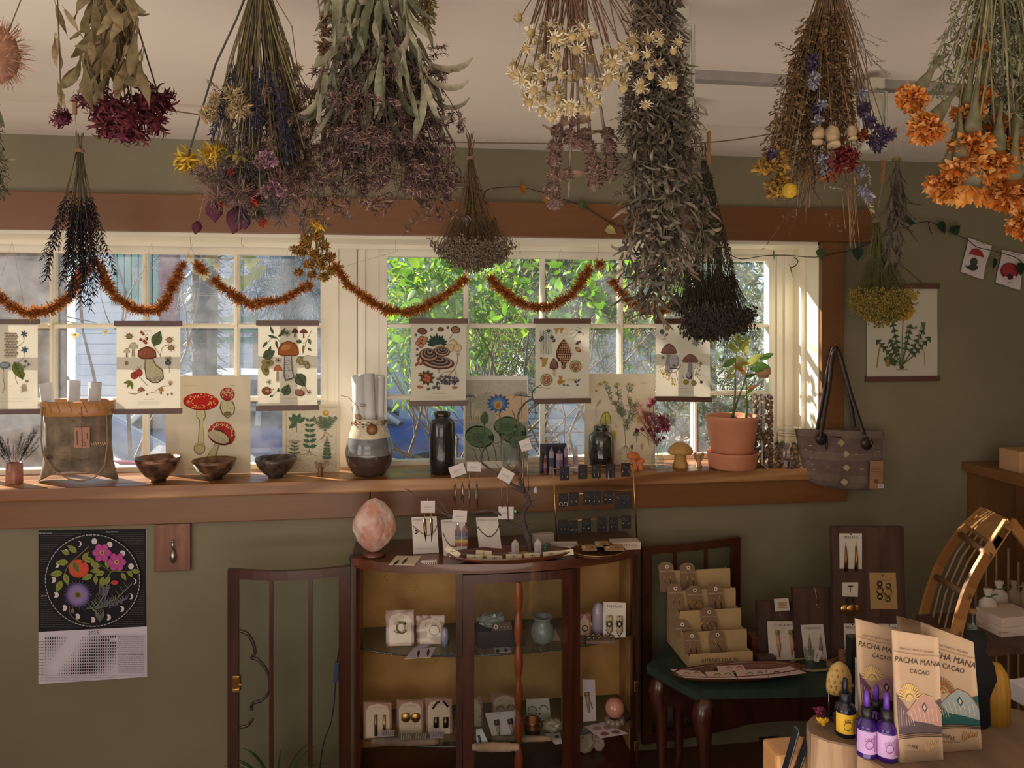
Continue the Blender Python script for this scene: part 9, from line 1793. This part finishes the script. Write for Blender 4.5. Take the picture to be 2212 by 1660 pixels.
c = G(2186,1600, ZL)+V((.02,.06,0)); k = S(c); b = MB(); b.lathe([(26*k, 0),(27*k, 70*k),(22*k, 105*k),(10*k, 125*k),(.0001,128*k)],40, c, s2l((190,140,56)), wob=lambda a, z: .05*math.cos(a*12)); tag(b.build('ribbed_candle', 'wax'), 'ribbed mustard yellow beeswax candle beside the black figure', 'candle')
yy = G(2226,1600, ZL).y+.12; o = bx('white printed box at the edge of the view behind the ribbed candle', V((P(2228,1500, yy).x, yy, ZL)),(.06,.05, P(2228,1478, yy).z-ZL),.1,(200,196,200)); 
# black packets in a tan crate below the log
zc = P(1720,1622,-1.38).z; cx_ = P(1718,1622,-1.38); o = thing('tan_box', 'small tan wooden box beside the log, holding glossy black packets', 'box', V((cx_.x, -1.36,0))); MB().rbox(V((cx_.x, -1.36, zc/2)),(.085,.06, zc),.008, col=s2l((206,150,96))).build('body', 'satin', o)
for i, (x0, y0, x1, y1) in enumerate(((1692,1680,1722,1574),(1712,1690,1748,1590))): a, q = P(x0, y0,-1.42), P(x1, y1,-1.42); b = MB(); d = q-a; b.rbox(a.lerp(q, .5),(.018,.004, d.length),.0015, d.to_track_quat('Z', 'Y').to_matrix(), s2l((36,38,42))); tag(b.build('foil_packet', 'gloss'),('glossy black packet leaning away from the log', 'second glossy black packet leaning against the log')[i], 'packet', 'black packets')
# ================================================================ track lights on the ceiling
tk = thing('light_track', 'grey ceiling light track running behind the hanging bunches', 'track light', V((P(1700,160,-.8).x, -.72, ZC))); a, q = G(1240,150, ZC+.01), G(2330,205, ZC+.01); d = (q-a); MB().box(a.lerp(q, .5),(d.length, .035,.03), rotz(math.atan2(d.y, d.x)), s2l((150,142,138))).build('rail', 'satin', tk)
def spot(px, py, lb, z1=.16):
    c = G(px, py, ZC-.005); o = thing('spot_lamp', lb, 'spotlight', c, group='ceiling spotlights'); MB().rbox(c+V((0,0,-.014)),(.04,.04,.028),.003, col=s2l((190,184,166))).build('adapter', 'satin', o); b = MB()
    b.tube([c+V((-.035,0,-.03)), c+V((-.035,0,-z1)), c+V((.035,0,-z1)), c+V((.035,0,-.03)), c+V((-.035,0,-.03))],.004,6, s2l((190,188,176))); b.build('yoke', 'satin', o); MB().lathe([(.02,-.045),(.03,-.05),(.024,-.12),(.034,-z1-.01),(.034,-z1-.03),(.03,-z1-.03)],24, c, s2l((186,182,164))).build('shade', 'satin', o)
spot(1887,172, 'grey spotlight hanging between the seedhead bunch and the marigolds'); spot(1462,20, 'grey spotlight behind the cream everlasting flowers', .2)
c = P(1490,262,-.62); o = thing('spot_lamp', 'small tilted white cylinder spotlight with a curved arm, right of the shaggy foliage bunch', 'spotlight', c, group='ceiling spotlights'); d = V((-.6,0,-.8)); MB().tube([c-d*.022, c+d*.022],.019,20, s2l((200,194,184))).build('shade', 'satin', o); MB().tube([P(1488,250,-.62), P(1494,236,-.62), P(1504,232,-.62), P(1512,246,-.62), P(1528,248,-.62), P(1522,236,-.62), P(1498,220,-.62), P(1470,208,-.62), V((P(1466,190,-.62).x, -.62, ZC))],.004,6, s2l((160,150,138))).build('arm', 'satin', o)
